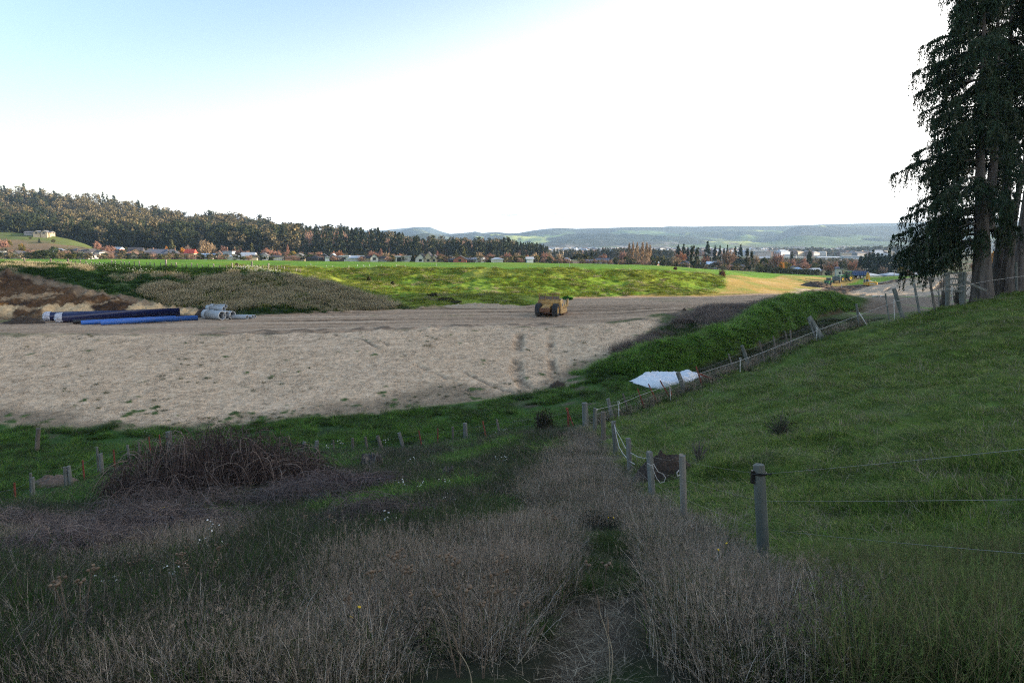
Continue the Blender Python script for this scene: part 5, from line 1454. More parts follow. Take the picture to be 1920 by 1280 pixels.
# --- tractors
def tractor(label, px, base, Y, rz, s=1.0, slope=0):
    p = at(px, base, Y)
    z = gz(p[0], p[1])
    t = thing('tractor', label, 'tractor', (p[0], p[1], z + 0.02), rz, 'green tractors with tip trailers on the dark dirt')
    t.scale = (s, s, s)
    wheel(t, 0, .95, .95, .62, 'rear_wheel', M_TYEL, 18, 1); wheel(t, 0, -.95, .95, .62, 'rear_wheel', M_TYEL, 18, -1)
    wheel(t, 2.75, .88, .70, .48, 'front_wheel', M_TYEL, 16, 1); wheel(t, 2.75, -.88, .70, .48, 'front_wheel', M_TYEL, 16, -1)
    m = MB(); m.box(-.5, 2.9, -.32, .32, .65, 1.15); m.box(2.6, 2.9, -.7, .7, .62, .8); m.box(-.12, .12, -.7, .7, .83, 1.07); m.build('chassis', M_BLACK, t)
    m = MB(); m.prism([(1.15, 1.1), (1.15, 1.98), (1.6, 2.0), (3.3, 1.78), (3.55, 1.55), (3.55, 1.0)], -.42, .42); h = m.build('bonnet', M_GREEN, t)
    m = MB(); m.box(3.551, 3.60, -.34, .34, 1.05, 1.5); m.build('grille', M_BLACK, h)
    for s_ in (-1, 1):
        m = MB(); m.box(3.601, 3.63, s_ * .22 - .09, s_ * .22 + .09, 1.36, 1.48); m.build('headlight', M_GREYP, h)
    c = bpy.data.objects.new('cab', None); COL.objects.link(c); c.parent = t
    m = MB(); m.box(-.62, 1.1, -.74, .74, 1.15, 1.55); m.build('cab_base', M_GREEN, c)
    m = MB()
    for (x, y) in ((-.58, -.7), (-.58, .7), (.2, -.74), (.2, .74), (1.0, -.62), (1.0, .62)): m.tube([(x, y, 1.5), (x * .9, y * .96, 2.72)], .045, 6)
    m.build('pillars', M_BLACK, c)
    m = MB(); m.box(-.54, .96, -.66, .66, 1.56, 2.70); m.build('window', M_GLASS, c)
    m = MB(); m.box(-.72, 1.15, -.78, .78, 2.72, 2.94, bev=.06); m.build('roof', M_GREEN, c)
    m = MB()
    for s_ in (-1, 1):
        for k in range(6):
            a0, a1 = math.pi * (.15 + .12 * k), math.pi * (.15 + .12 * (k + 1))
            P_ = [(1.08 * math.cos(a0), .95 + 1.08 * math.sin(a0)), (1.08 * math.cos(a1), .95 + 1.08 * math.sin(a1)), (1.02 * math.cos(a1), .95 + 1.02 * math.sin(a1)), (1.02 * math.cos(a0), .95 + 1.02 * math.sin(a0))]
            m.prism(P_[::-1], s_ * .95 - .34, s_ * .95 + .34)
    m.build('mudguard', M_GREEN, t)
    m = MB(); m.tube([(1.25, .52, 1.5), (1.25, .52, 2.85), (1.2, .52, 2.98)], .06, 8); m.build('exhaust', M_BLACK, t)
    m = MB(); m.box(3.62, 4.0, -.45, .45, .75, 1.15, bev=.04); m.build('front_weight', M_GREEN, t)
    for s_ in (-1, 1):
        m = MB(); m.tube([(1.05, s_ * .7, 2.3), (1.15, s_ * 1.05, 2.35)], .02, 5); m.box(1.1, 1.2, s_ * 1.05 - .1, s_ * 1.05 + .1, 2.1, 2.5); m.build('mirror', M_BLACK, c)
    return t
def trailer(label, px, base, Y, rz, mat, marker=None, tail=False, s=1.0):
    p = at(px, base, Y)
    t = thing('tip_trailer', label, 'trailer', (p[0], p[1], gz(p[0], p[1]) + 0.02), rz, 'tip trailers behind the green tractors')
    t.scale = (s, s, s)
    for x in (-.65, .65):
        wheel(t, x, .95, .58, .42, 'wheel', M_GREYP, 14, 1); wheel(t, x, -.95, .58, .42, 'wheel', M_GREYP, 14, -1)
    m = MB(); m.box(-2.4, 2.6, -.45, .45, .75, 1.0); m.prism([(2.6, .75), (2.6, 1.0), (4.3, .75), (4.3, .6)], -.12, .12); m.build('chassis', M_BLACK, t)
    m = MB()
    T_ = .07
    o = [(-2.75, 1.0), (-2.75, 2.25), (3.0, 2.35), (2.6, 1.0)]
    m.prism(o, -1.2, -1.2 + T_); m.prism(o, 1.2 - T_, 1.2)
    m.prism([(2.6, 1.0), (3.0, 2.35), (2.93, 2.35), (2.53, 1.0)], -1.12, 1.12); m.box(-2.75, -2.68, -1.12, 1.12, 1.0, 2.25); m.box(-2.68, 2.52, -1.12, 1.12, 1.0, 1.08)
    tub = m.build('tub', mat, t)
    m = MB()
    for x in np.arange(-2.4, 2.6, .62):
        for s_ in (-1, 1): m.box(x, x + .12, s_ * 1.2 - (.08 if s_ < 0 else -.001), s_ * 1.2 + (.08 if s_ > 0 else -.001), 1.05, 2.2)
    m.build('ribs', mat, tub)
    if marker:
        m = MB(); m.prism([(2.3, 1.65), (2.62, 1.97), (2.3, 2.29), (1.98, 1.97)], -1.31, -1.283); m.build('diamond_sign', M_TYEL, t)
    if tail:
        m = MB(); m.box(-1.45, -.6, -1.35, -1.29, 1.15, 1.75); m.build('mudguard_flap', M_ORANGE, t)
        m = MB(); m.box(-3.0, -2.76, -1.15, -.4, .8, 1.5); m.build('tail_board', M_ORANGE, t)
    return t
# noses point away from the frame's right edge, down the dirt slope
tractor('nearer green tractor heading down the dark heap with a grey blue trailer', 1553, 541.5, 240, R(180 + 62), 0.98)
trailer('grey blue tip trailer behind the nearer green tractor', 1568, 540.2, 249, R(180 + 62), M_BLUE2, marker=True, s=0.95)
tractor('farther green tractor seen side on pulling the bright blue trailer', 1590, 535.6, 252, R(180 + 15), 1.12)
trailer('bright blue tip trailer with orange tail boards beside the digger', 1608, 535.0, 257, R(180 + 8), M_BLUE, marker=True, tail=True, s=1.12)

# --- excavator seen from behind
_p = at(1631, 539, 225)
ex = thing('excavator', 'yellow excavator seen from behind with its arm raised above the sandy batter', 'excavator', (_p[0], _p[1], gz(_p[0], _p[1]) + .02), R(90 - 4))
for s in (-1, 1):
    m = MB()
    prof = []
    for k in range(9): a = math.pi / 2 + math.pi * k / 8; prof.append((-1.5 + .42 * math.cos(a), .42 + .42 * math.sin(a)))
    for k in range(9): a = -math.pi / 2 + math.pi * k / 8; prof.append((1.5 + .42 * math.cos(a), .42 + .42 * math.sin(a)))
    m.prism(prof[::-1], s * 1.1 - .28, s * 1.1 + .28)
    for k in range(24):
        x = -1.6 + 3.2 * k / 23; m.box(x - .03, x + .03, s * 1.1 - .30, s * 1.1 + .30, .82, .88)
    m.build('track', M_BLACK, ex)
m = MB(); m.lathe([(.7, .8), (.7, 1.05)], 20, axis='z'); m.box(-1.0, 1.0, -.8, .8, .4, .8); m.build('undercarriage', M_BLACK, ex)
m = MB(); m.box(-1.1, 1.6, -1.35, 1.35, 1.05, 1.35); m.box(-1.0, .5, -1.3, 1.3, 1.352, 2.05, bev=.1); m.build('body', M_YEL2, ex)
m = MB(); m.box(-1.75, -1.101, -1.48, 1.48, .95, 2.08, bev=.16); cw = m.build('counterweight', M_YEL2, ex)
m = MB(); m.box(-1.765, -1.752, -.85, .85, 1.38, 1.68); m.build('maker_plate', M_GREYP, cw)
for s in (-1, 1):
    m = MB(); m.box(-1.77, -1.752, s * 1.25 - .1, s * 1.25 + .1, 1.2, 1.4); m.build('tail_lamp', M_ORANGE, cw)
c = bpy.data.objects.new('cab', None); COL.objects.link(c); c.parent = ex
m = MB(); m.box(.15, 1.6, .42, 1.32, 1.352, 1.75); m.box(.1, 1.62, .40, 1.34, 2.88, 2.98); m.build('cab_shell', M_YEL2, c)
m = MB(); m.box(.2, 1.55, .46, 1.28, 1.752, 2.878); m.build('window', M_GLASS, c)
m = MB()
for (x, y) in ((.18, .44), (.18, 1.30), (1.57, .44), (1.57, 1.30)): m.box(x - .05, x + .05, y - .05, y + .05, 1.75, 2.88)
m.build('pillars', M_GREYP, c)
m = MB(); m.prism([(1.2, 1.3), (1.0, 1.7), (2.4, 4.2), (3.0, 4.65), (3.3, 4.4), (2.9, 3.9), (1.7, 1.3)], -.62, -.18); m.build('boom', M_YEL2, ex)
m = MB(); m.prism([(2.7, 4.2), (2.9, 4.7), (3.4, 4.8), (4.6, 2.5), (4.4, 2.3)], -.58, -.22); m.build('dipper_arm', M_YEL2, ex)
m = MB(); m.tube([(1.5, -.72, 1.7), (2.5, -.72, 3.6)], [.11, .07], 8); m.tube([(2.4, -.4, 4.3), (3.3, -.4, 4.95)], [.1, .07], 8); m.build('ram', M_BLACK, ex)
m = MB(); m.prism([(4.4, 2.5), (4.9, 2.3), (5.2, 1.5), (4.9, .95), (4.2, 1.1), (4.5, 1.7)], -.85, .05); m.build('bucket', M_RUST, ex)
m = MB(); m.box(-.8, .2, -.2, .55, 2.051, 2.35, bev=.08); m.build('engine_cover', M_GREYP, ex)
m = MB(); m.tube([(-.6, -.9, 2.05), (-.6, -.9, 2.5)], .07, 8); m.build('exhaust', M_BLACK, ex)
m = MB()
for (a, b) in (((-.9, -1.2, 2.05), (-.9, -1.2, 2.6)), ((-.9, -1.2, 2.6), (-.9, -.2, 2.6)), ((-.9, -.2, 2.6), (-.9, -.2, 2.05))): m.tube([a, b], .03, 5)
m.build('handrail', M_GREYP, ex)

# dark loose heap pushed up below the tractors
def heap(name, label, cat, cx, cy, rx, ry, h, mat, n=46, seed=1, rough=0.2, sink=0.3, freq=0.8):
    rng = np.random.default_rng(seed)
    V, F = [], []
    for i in range(n + 1):
        rr = i / n
        for k in range(n * 2):
            a = math.pi * k / n
            x = cx + rx * rr * math.cos(a); y = cy + ry * rr * math.sin(a)
            V.append((x, y, rr))
    V = np.array(V); q = V[:, 2].copy()
    z = gza(V[:, 0], V[:, 1])
    nn = fbm(V[:, 0] * freq, V[:, 1] * freq, seed, 4)
    prof = np.clip(1 - q ** 1.5 * (1 + 0.25 * nn), -0.1, 1)
    V[:, 2] = z + h * prof * (1 + 0.3 * nn) + rough * fbm(V[:, 0] * freq * 4, V[:, 1] * freq * 4, seed + 3, 3) * np.clip(1.1 - q, 0, 1) - sink * q ** 4
    m2 = 2 * n
    ids = np.arange(len(V)).reshape(n + 1, m2)
    F = np.stack([ids[:-1], np.roll(ids[:-1], -1, 1), np.roll(ids[1:], -1, 1), ids[1:]], -1).reshape(-1, 4)[:, ::-1]
    o = link(name, np_mesh(name, V, F, mat, smooth=False))
    return tag(o, label, cat)
M_DARKEARTH = mat_basic('dark_topsoil', (0.055, 0.040, 0.030), rough=0.95, var=0.4, scale=2.0, bump=0.8)
M_DUNG = mat_basic('matted_bark_and_dung', (0.050, 0.036, 0.028), rough=0.95, var=0.55, scale=16.0, bump=1.0)
_p = at(1531, 551, 212); heap('dirt_heap', 'dark loose topsoil heap below the nearer tractor', 'dirt heap', _p[0], _p[1], 4.8, 7, 1.5, M_DARKEARTH, seed=4, rough=0.5, freq=.35)
_p = at(1563, 543, 236); heap('dirt_heap', 'flat dark dirt ramp under the tractors and digger', 'dirt heap', _p[0] + 4, _p[1] - 2, 16, 10, .4, M_DARKEARTH, seed=5, rough=0.2, freq=.3)
_p = at(1236, 905, 18.3); heap('compost_heap', 'dark heap of dung and bark lying behind the near wire fence', 'compost heap', _p[0] + .1, _p[1] + .3, 0.92, 0.9, .62, M_DUNG, seed=6, rough=0.14, freq=2.5)
_p = at(1045, 720, 60); heap('dirt_clod', 'small dark clod heap at the foot of the sand batter', 'dirt clod', _p[0], _p[1], 0.9, .8, .5, M_DARKEARTH, seed=8, rough=.2, freq=1.5, n=20)
for i, (px, py, Y, r) in enumerate(((1310, 577, 97, .55), (1283, 582, 95, .4), (1303, 591, 92, .6), (1295, 597, 90, .45), (1275, 590, 91, .5), (1316, 590, 93, .4))):
    _p = at(px, py, Y); heap('soil_clod', ['large pale soil clod highest on the gully edge', 'small soil clod left of the largest pale one', 'broad soil clod at the gully edge above the grey brush', 'low soil clod under the broad one at the gully edge', 'grey soil clod at the left of the clods by the gully', 'small soil clod at the right of the clods by the gully'][i], 'soil clod', _p[0], _p[1], r, r * .8, r * .9, M_DARKEARTH if i % 2 else mat_basic('pale_clod_%d' % i, (0.2, 0.165, 0.13), rough=.95, var=.3, bump=.6), seed=20 + i, rough=.2, freq=1.5, n=16)
_p = at(100, 905, 35.5); heap('soil_bank', 'bare brown soil scrape among grass at the gully fence', 'soil bank', _p[0], _p[1], 1.6, 1.0, .45, mat_basic('brown_scrape', (0.13, 0.095, 0.075), rough=.95, var=.3, bump=.6), seed=31, rough=.15, freq=1.2, n=24)
_p = at(120, 605, 88.5); heap('soil_bank', 'dark crumbled earth fallen at the cut face left of the wrapped pipes', 'soil bank', _p[0] - 5.5, _p[1] + 1.0, 3.2, 1.2, .8, M_DARKEARTH, seed=32, rough=.3, freq=.9, n=30)
_p = at(387, 590, 95.5); heap('soil_bank', 'dark earth lump between the blue pipes and the grey pipes', 'soil bank', _p[0] - .3, _p[1] + .8, 2.0, 1.0, 1.2, M_DARKEARTH, seed=33, rough=.35, freq=.9, n=30)
_p = at(900, 573, 109); heap('spoil_ridge', 'low pale spoil ridge left of the scraper below the green bank', 'spoil ridge', _p[0] + .5, _p[1], 7.5, 1.3, .55, mat_basic('pale_spoil', (0.40, 0.32, 0.235), rough=.95, var=.2, bump=.5), seed=34, rough=.25, freq=.7, n=36)

# --- pipes
M_PBLUE = mat_basic('bright_blue_plastic', (0.035, 0.14, 0.52), rough=0.35, var=0.06, spec=0.5, dirt=(0.13, 0.18, 0.32), dirt_amt=0.35)
M_PNAVY = mat_basic('navy_plastic', (0.014, 0.020, 0.075), rough=0.30, var=0.1, spec=0.6)
M_PBLACK = mat_basic('black_plastic', (0.014, 0.014, 0.017), rough=0.4, spec=0.5)
M_PSTRIPE = mat_basic('brown_pipe_stripe', (0.16, 0.115, 0.085), rough=0.5)
M_WRAP = mat_basic('crumpled_clear_wrap', (0.42, 0.44, 0.52), rough=0.18, var=0.35, scale=7, bump=1.0, spec=0.7)
M_CONC = mat_basic('pale_grey_pipe', (0.36, 0.40, 0.45), rough=0.6, var=0.06, dirt=(0.27, 0.27, 0.27), dirt_amt=0.4)
M_CONCIN = mat_basic('pipe_rim_white', (0.60, 0.60, 0.58), rough=0.6)

def pipe(name, label, a, b, r, mat, group, wall=0.07, socket=0.0, wrap=None, stripe=None, rimmat=None):
    """Hollow pipe between two ground points; a is the end nearer the viewer's side."""
    A, B = Vector(a), Vector(b)
    t = thing(name, label, 'pipe', A, 0, group)
    L = (B - A).length
    q = (B - A).to_track_quat('Y', 'Z')
    t.rotation_mode = 'QUATERNION'; t.rotation_quaternion = q
    ri = r * (1 - wall)
    m = MB()
    prof = [(ri, 0.0), (ri, L)] ; 
    m.lathe([(r, 0), (r, L - socket), (r * 1.0, L - socket), ], 28)
    if socket:
        m.lathe([(r, L - socket), (r * 1.16, L - socket + .12), (r * 1.16, L), (r, L), ], 28)
    m.lathe([(ri, L), (ri, 0)], 28)
    m.lathe([(ri, L), (r, L)], 28)
    m.build('barrel', mat, t, smooth=True)
    m = MB(); m.lathe([(r, -0.001), (ri, -0.001), (ri, .03), (r, .03)], 28); m.build('rim', rimmat or mat, t)
    if stripe:
        m = MB()
        n = 28; V = []
        for k in range(5):
            a_ = R(-18 + 9 * k) + stripe
            V += [((r + .006) * math.cos(a_), 0.3, (r + .006) * math.sin(a_)), ((r + .006) * math.cos(a_), L - .2, (r + .006) * math.sin(a_))]
        m.add(V, [(2 * k, 2 * k + 1, 2 * k + 3, 2 * k + 2) for k in range(4)]); m.build('stripe', M_PSTRIPE, t)
    if wrap:
        rng = np.random.default_rng(wrap); m = MB()
        V = []; F = []; n = 26
        prof = [(1.05, .9), (1.10, .35), (1.10, 0), (1.02, -.16), (.72, -.34), (.34, -.44), (.08, -.52)]
        for (q_, h) in prof:
            for k in range(n):
                w_ = 2 * math.pi * k / n; f = 1 + rng.uniform(-.09, .09)
                V.append((r * q_ * f * math.cos(w_), h * r * 1.25 + rng.uniform(-.05, .05), r * q_ * f * math.sin(w_)))
        for i in range(len(prof) - 1):
            for k in range(n): F.append([i * n + k, i * n + (k + 1) % n, (i + 1) * n + (k + 1) % n, (i + 1) * n + k])
        m.add(V, F); m.build('plastic_wrap', M_WRAP, t)
    return t
def on_floor(px, py, Y, r, dz=0.0):
    p = at(px, py, Y); return (p[0], p[1], gz(p[0], p[1]) + r + dz)
GB = 'blue water pipes stacked by the cut bank'
pipe('water_pipe', 'navy wrapped pipe at the back against the cut bank', on_floor(86, 598, 91.5, .55), on_floor(335, 590, 95.6, .55, .1), .55, M_PNAVY, GB, wrap=3)
pipe('water_pipe', 'navy wrapped pipe in front with a brown stripe and plastic cap', on_floor(108, 601, 90.0, .58), on_floor(337, 592, 94.2, .55, .25), .57, M_PNAVY, GB, wrap=4, stripe=R(200))
pipe('water_pipe', 'thin black pipe lying between navy and bright blue pipes', on_floor(137, 603, 88.8, .27), on_floor(361, 592, 93.6, .27), .25, M_PBLACK, GB)
pipe('water_pipe', 'bright blue pipe mostly hidden behind the front one', on_floor(152, 604, 88.3, .29), on_floor(330, 596, 92.8, .29), .28, M_PBLUE, GB, rimmat=M_PBLACK)
pipe('water_pipe', 'bright blue pipe lying at the very front of the pipe stack', on_floor(189, 604, 87.7, .30), on_floor(371, 595, 92.2, .30), .30, M_PBLUE, GB, rimmat=M_PBLACK)
GC = 'pale grey drain pipes by the cut bank'
def gp(label, px, py, Y, r, L, ang, dz=0, socket=.5):
    a = on_floor(px, py, Y, r, dz)
    b = (a[0] - L * math.sin(R(ang)), a[1] + L * math.cos(R(ang)), a[2])
    b = (b[0], b[1], gz(b[0], b[1]) + r + dz)
    if abs(b[2] - a[2]) > .4: b = (b[0], b[1], a[2] + .1)
    pipe('drain_pipe', label, a, b, r, M_CONC, GC, wall=.13, socket=socket, rimmat=M_CONCIN)
gp('largest pale grey drain pipe with a wide open mouth at the left', 417, 592.5, 92.0, .54, 3.6, 55)
gp('pale grey drain pipe half hidden beside the largest one', 426, 592, 92.8, .50, 3.4, 52)
gp('wide mouthed pale grey drain pipe at the middle of the stack', 436.5, 591.5, 93.2, .50, 4.4, 62)
gp('pale grey pipe resting on top behind the largest drain pipe', 420.5, 591, 94.2, .30, 2.8, 66, .92)
gp('small pale grey pipe lying highest across the stack', 424.5, 590, 94.8, .26, 2.5, 66, 1.22)
gp('narrow pale grey pipe lying long and low at the right of the stack', 463.5, 592, 92.6, .26, 3.8, 72)
gp('second narrow grey pipe behind the long low one', 474, 591.5, 93.4, .24, 4.2, 75)
gp('narrowest grey pipe at the right end of the stack', 478.5, 591.5, 93.9, .22, 4.2, 75)
# white pipe lengths on the far floor
for k, (pa, pb) in enumerate((((1635, 558), (1647, 558)), ((1649, 558), (1659, 557.5)))):
    a = on_floor(*pa, 123, .12); b = on_floor(*pb, 123, .12)
    pipe('plastic_pipe', ('longer white plastic pipe on the dirt below the far batter', 'shorter white plastic pipe end to end with the longer one')[k], a, b, .14, M_CONCIN, 'white plastic pipes on the far floor')
p = at(1577.5, 548, 215)
t = thing('marker_peg', 'pale survey peg on the dark dirt between tractor and digger', 'survey peg', (p[0], p[1], gz(p[0], p[1])))
m = MB(); m.box(-.06, .06, -.06, .06, -.2, 1.0); m.build('stake', M_GREYP, t)
m = MB(); m.box(-.09, .09, -.09, .09, 1.0, 1.15); m.build('cap', M_TRIM, t)

# --- white sheet spread on the grass
def tarp():
    poly = TARP
    xs = [q[0] for q in poly]; ys = [q[1] for q in poly]
    nx, ny = 130, 110
    gx, gy = np.meshgrid(np.linspace(min(xs) - .2, max(xs) + .2, nx), np.linspace(min(ys) - .2, max(ys) + .2, ny))
    x, y = gx.ravel(), gy.ravel()
    ins = inpoly(x + .12 * fbm(x * 2, y * 2, 6, 2), y + .12 * fbm(x * 2, y * 2, 7, 2), poly)
    d = polydist(x, y, poly + [poly[0]])
    fold = np.abs(fbm(x * .8 + .6 * y, y * .55, 61, 3)) * .5 + np.abs(fbm(x * 2.2 - y, y * 1.6, 63, 3)) * .16
    z = base_z(x, y) + .10 + sstep(0, .7, d) * (.16 + 1.1 * fold) 
    ids = np.arange(nx * ny).reshape(ny, nx)
    F = np.stack([ids[:-1, :-1], ids[:-1, 1:], ids[1:, 1:], ids[1:, :-1]], -1).reshape(-1, 4)
    F = F[ins[F].all(1)]
    used = np.unique(F); mp = np.full(nx * ny, -1); mp[used] = np.arange(len(used))
    o = link('ground_sheet', np_mesh('ground_sheet', np.stack([x, y, z], -1)[used], mp[F], mat_basic('white_sheeting', (0.72, 0.74, 0.80), rough=.45, var=.04, scale=2), smooth=True))
    o.modifiers.new('thickness', 'SOLIDIFY').thickness = .02
    tag(o, 'crumpled white plastic sheet spread on grass behind the fence', 'plastic sheet')
tarp()

# ------------------------------------------------------------------ fences
M_POST = mat_basic('weathered_grey_wood', (0.155, 0.16, 0.15), rough=0.9, var=0.35, scale=9, stretch=(1, 1, .08), bump=0.6, dirt=(0.07, 0.085, 0.07), dirt_amt=0.6)
M_POST2 = mat_basic('pale_round_timber', (0.22, 0.205, 0.18), rough=0.85, var=0.25, scale=9, stretch=(1, 1, .08), bump=0.5, dirt=(0.075, 0.07, 0.06), dirt_amt=0.5)
M_POSTD = mat_basic('dark_old_wood', (0.13, 0.115, 0.10), rough=0.95, var=0.35, scale=9, stretch=(1, 1, .08), bump=0.6)
M_REDP = mat_basic('rusty_red_steel', (0.20, 0.055, 0.036), rough=0.9, var=0.35, scale=8, dirt=(0.10, 0.05, 0.035), dirt_amt=0.6)
M_WIRE = mat_basic('galvanised_wire', (0.17, 0.19, 0.20), rough=0.4, metal=0.6)
M_ROPE = mat_basic('white_electric_rope', (0.42, 0.41, 0.40), rough=0.7)
M_PLAST = mat_basic('white_plastic_stake', (0.52, 0.52, 0.52), rough=0.5)
M_BLACKP = mat_basic('black_insulator', (0.015, 0.015, 0.015), rough=0.4)
PM = {'g': M_POST, 'p': M_POST2, 'd': M_POSTD, 'r': M_REDP}
PLAB = {'g': None, 'p': 'pale round timber post', 'd': 'dark weathered post', 'r': 'rusty red steel standard'}

def post_mesh(A, B, rad, kind, seed, sink=0.45):
    rng = np.random.default_rng(seed)
    A, B = Vector(A), Vector(B)
    d = (B - A).normalized()
    m = MB()
    n = 12 if rad > .05 else 8
    hs = np.linspace(-sink, (B - A).length, 9)
    pts, V, F = [], [], []
    a = d.orthogonal().normalized(); b = d.cross(a)
    lob = rng.uniform(-.10, .10, n)
    for i, h in enumerate(hs):
        c = A + d * h
        r = rad * (1.06 - .10 * i / 8) * (1 if kind != 'r' else .8)
        for k in range(n):
            w = 2 * math.pi * k / n
            f = 1 + lob[k] + rng.uniform(-.03, .03)
            if kind == 'g' and k in (2, 3): f *= .86
            V.append(c + (a * math.cos(w) + b * math.sin(w)) * r * f)
    for i in range(8):
        for k in range(n): F.append([i * n + k, i * n + (k + 1) % n, (i + 1) * n + (k + 1) % n, (i + 1) * n + k])
    top = [v + d * rng.uniform(-.012, .02) for v in V[-n:]]
    V[-n:] = top
    F.append(list(range(8 * n, 9 * n)))
    m.add([tuple(v) for v in V], F)
    return m

def sag(a, b, drop, n=10):
    a, b = Vector(a), Vector(b)
    return [tuple(a.lerp(b, k / n) - Vector((0, 0, drop * 4 * (k / n) * (1 - k / n)))) for k in range(n + 1)]

def wire(parent, pts, r, name='wire', mat=None):
    m = MB(); m.tube(pts, r, 5); return m.build(name, mat or M_WIRE, parent)

def fence(label, posts, heights, wr=.004, drop=.02, group=None, wires=True, name='wire_fence'):
    """posts: (base px, base py, top px, top py, distance, radius, kind) or with world tuples."""
    P = []
    for q in posts:
        if q[0] == 'w': A, B, r, k = q[1], q[2], q[3], q[4]
        else:
            A, B, r, k = at(q[0], q[1], q[4]), at(q[2], q[3], q[4]), q[5], q[6]
            g = gz(A[0], A[1])
            A = (A[0], A[1], min(A[2], g + .05))
        P.append((Vector(A), Vector(B), r, k))
    o = thing(name, label, 'fence', (0, 0, 0), 0, group)
    o.location = P[0][0]; off = Matrix.Translation(-P[0][0])
    for i, (A, B, r, k) in enumerate(P):
        pm = post_mesh(off @ A, off @ B, r, k, 300 + i).build('fence_post', PM[k], o)
        if PLAB[k]: pm['label'] = PLAB[k]
    if wires:
        for f in heights:
            path = []
            for (q0, q1) in zip(P[:-1], P[1:]):
                s = sag(off @ (q0[0].lerp(q0[1], f) + Vector((0, -q0[2], 0))), off @ (q1[0].lerp(q1[1], f) + Vector((0, -q1[2], 0))), drop * random.uniform(.5, 1.5))
                path += s if not path else s[1:]
            wire(o, path, wr)
    return o, P, off

# the near fence: strainer, round post and the line of posts down to the gully corner
near_posts = [('w', (3.15, 3.3, -2.0), (3.18, 3.3, -0.72), .07, 'g'), (1434, 1068, 1423, 871, 8.3, .067, 'g'), (1283, 988, 1279, 853, 12.4, .062, 'p'), (1224, 942, 1218, 847, 16.2, .075, 'g'), (1182, 900, 1178, 822, 20.0, .075, 'g'),
              (1156, 866, 1150, 790, 25, .085, 'g'), (1132, 838, 1131, 772, 29, .09, 'd'), (1116, 818, 1115, 765, 32, .08, 'g'), (1098, 802, 1096, 755, 35, .15, 'g')]
nf, NP, noff = fence('grey wooden post and wire fence running from the path corner down to the gully', near_posts, (.93, .68, .42, .14), wr=.002, drop=.015)
m = MB(); A, B = NP[1][0], NP[1][1]
c = noff @ A.lerp(B, .925)
m.lathe([(.074, -.012), (.082, -.012), (.082, .012), (.074, .012)], 14, M=Matrix.Translation(c), axis='z'); m.box(-.095, -.06, -.03, .02, -.12, .03, M=Matrix.Translation(c)); m.tube([c + Vector((-.10, -.06, 0)), c + Vector((.12, -.07, .01))], .008, 6)
m.build('insulator', M_BLACKP, nf)
# hanging white rope between the near posts
r0 = thing('rope', 'slack white rope looped between the near grey fence posts', 'rope', NP[5][1])
inv = Matrix.Translation(-NP[5][1])
def loop(pts, r=.008, nm='rope_strand'):
    m = MB(); m.tube([inv @ Vector(at(*p)) for p in pts], r, 6); return m.build(nm, M_ROPE, r0)
loop([(1152, 795, 24.9), (1155, 806, 24.2), (1164, 822, 22.8), (1172, 838, 21.2), (1182, 848, 19.9), (1196, 856, 18.3), (1210, 859, 17), (1219, 858, 16.1)])
loop([(1152, 797, 24.9), (1156, 818, 24), (1161, 838, 23), (1168, 850, 21.8), (1180, 864, 20), (1190, 870, 19)], .011)
loop([(1214, 868, 16.05), (1220, 872, 16.0), (1226, 870, 16.05), (1229, 876, 16.0), (1234, 884, 16), (1243, 888, 16), (1248, 895, 16), (1245, 903, 16), (1238, 905, 16), (1231, 896, 16), (1226, 884, 16), (1223, 873, 16)], .009, 'rope_loop')
loop([(1273, 881, 12.3), (1269, 886, 12.25), (1270, 892, 12.25), (1275, 890, 12.3)], .008, 'rope_loop')

# gully fence going left from the corner
gl = [(1066, 797, 1064, 765, 37, .06, 'r'), (1010, 808, 1008, 776, 38.5, .07, 'd'), (938, 817, 931, 786, 40.5, .06, 'd'), (912, 822, 905, 789, 41, .05, 'r'), (874, 834, 872, 793, 42, .13, 'g'),
      (850, 836, 849, 800, 42, .06, 'd'), (821, 838, 821, 803, 42, .05, 'r'), (792, 842, 785, 807, 41.7, .05, 'r'), (758, 846, 748, 811, 41.5, .11, 'g'), (720, 856, 708, 817, 41, .10, 'd'),
      (689, 843, 685, 819, 41.2, .07, 'd'), (662, 846, 661, 821, 41, .07, 'd'), (626, 848, 625, 825, 41, .05, 'd'), (593, 850, 594, 826, 41, .12, 'g'), (566, 850, 571, 828, 41, .10, 'g'), (467, 851, 470, 822, 41.3, .08, 'd'),
      (428, 855, 430, 823, 41.5, .12, 'g'), (385, 850, 384, 817, 41.8, .06, 'd'), (318, 846, 316, 809, 42, .17, 'g'), (302, 856, 299, 815, 41.6, .05, 'r'), (283, 858, 279, 819, 41, .05, 'r'), (263, 862, 260, 829, 40.5, .06, 'd'),
      (243, 868, 239, 834, 39.8, .07, 'g'), (216, 882, 213, 843, 38.4, .055, 'r'), (192, 892, 189, 850, 37.2, .10, 'g'), (185, 889, 182, 838, 37.6, .06, 'g'), (158, 898, 155, 863, 36, .055, 'r'), (134, 918, 129, 873, 34, .08, 'g'), (126, 919, 122, 875, 34, .10, 'g'),
      (63, 943, 61, 895, 31, .08, 'g'), (59, 942, 57, 887, 31.2, .06, 'g'), (30, 960, 27, 905, 30, .05, 'r'), (-70, 972, -72, 915, 29, .08, 'g')]
fence('old gully fence of leaning grey posts and rusty standards along the sand foot', gl, (.8, .45), wr=.004, drop=.05)
t = thing('steel_standard', 'rusty steel standard leaning against the fence end in an A shape', 'fence stay', at(1076, 800, 36.6))
m = post_mesh((0, 0, 0), Vector(at(1061, 764, 36.8)) - Vector(at(1076, 800, 36.6)), .05, 'r', 5); m.build('stay', M_REDP, t)
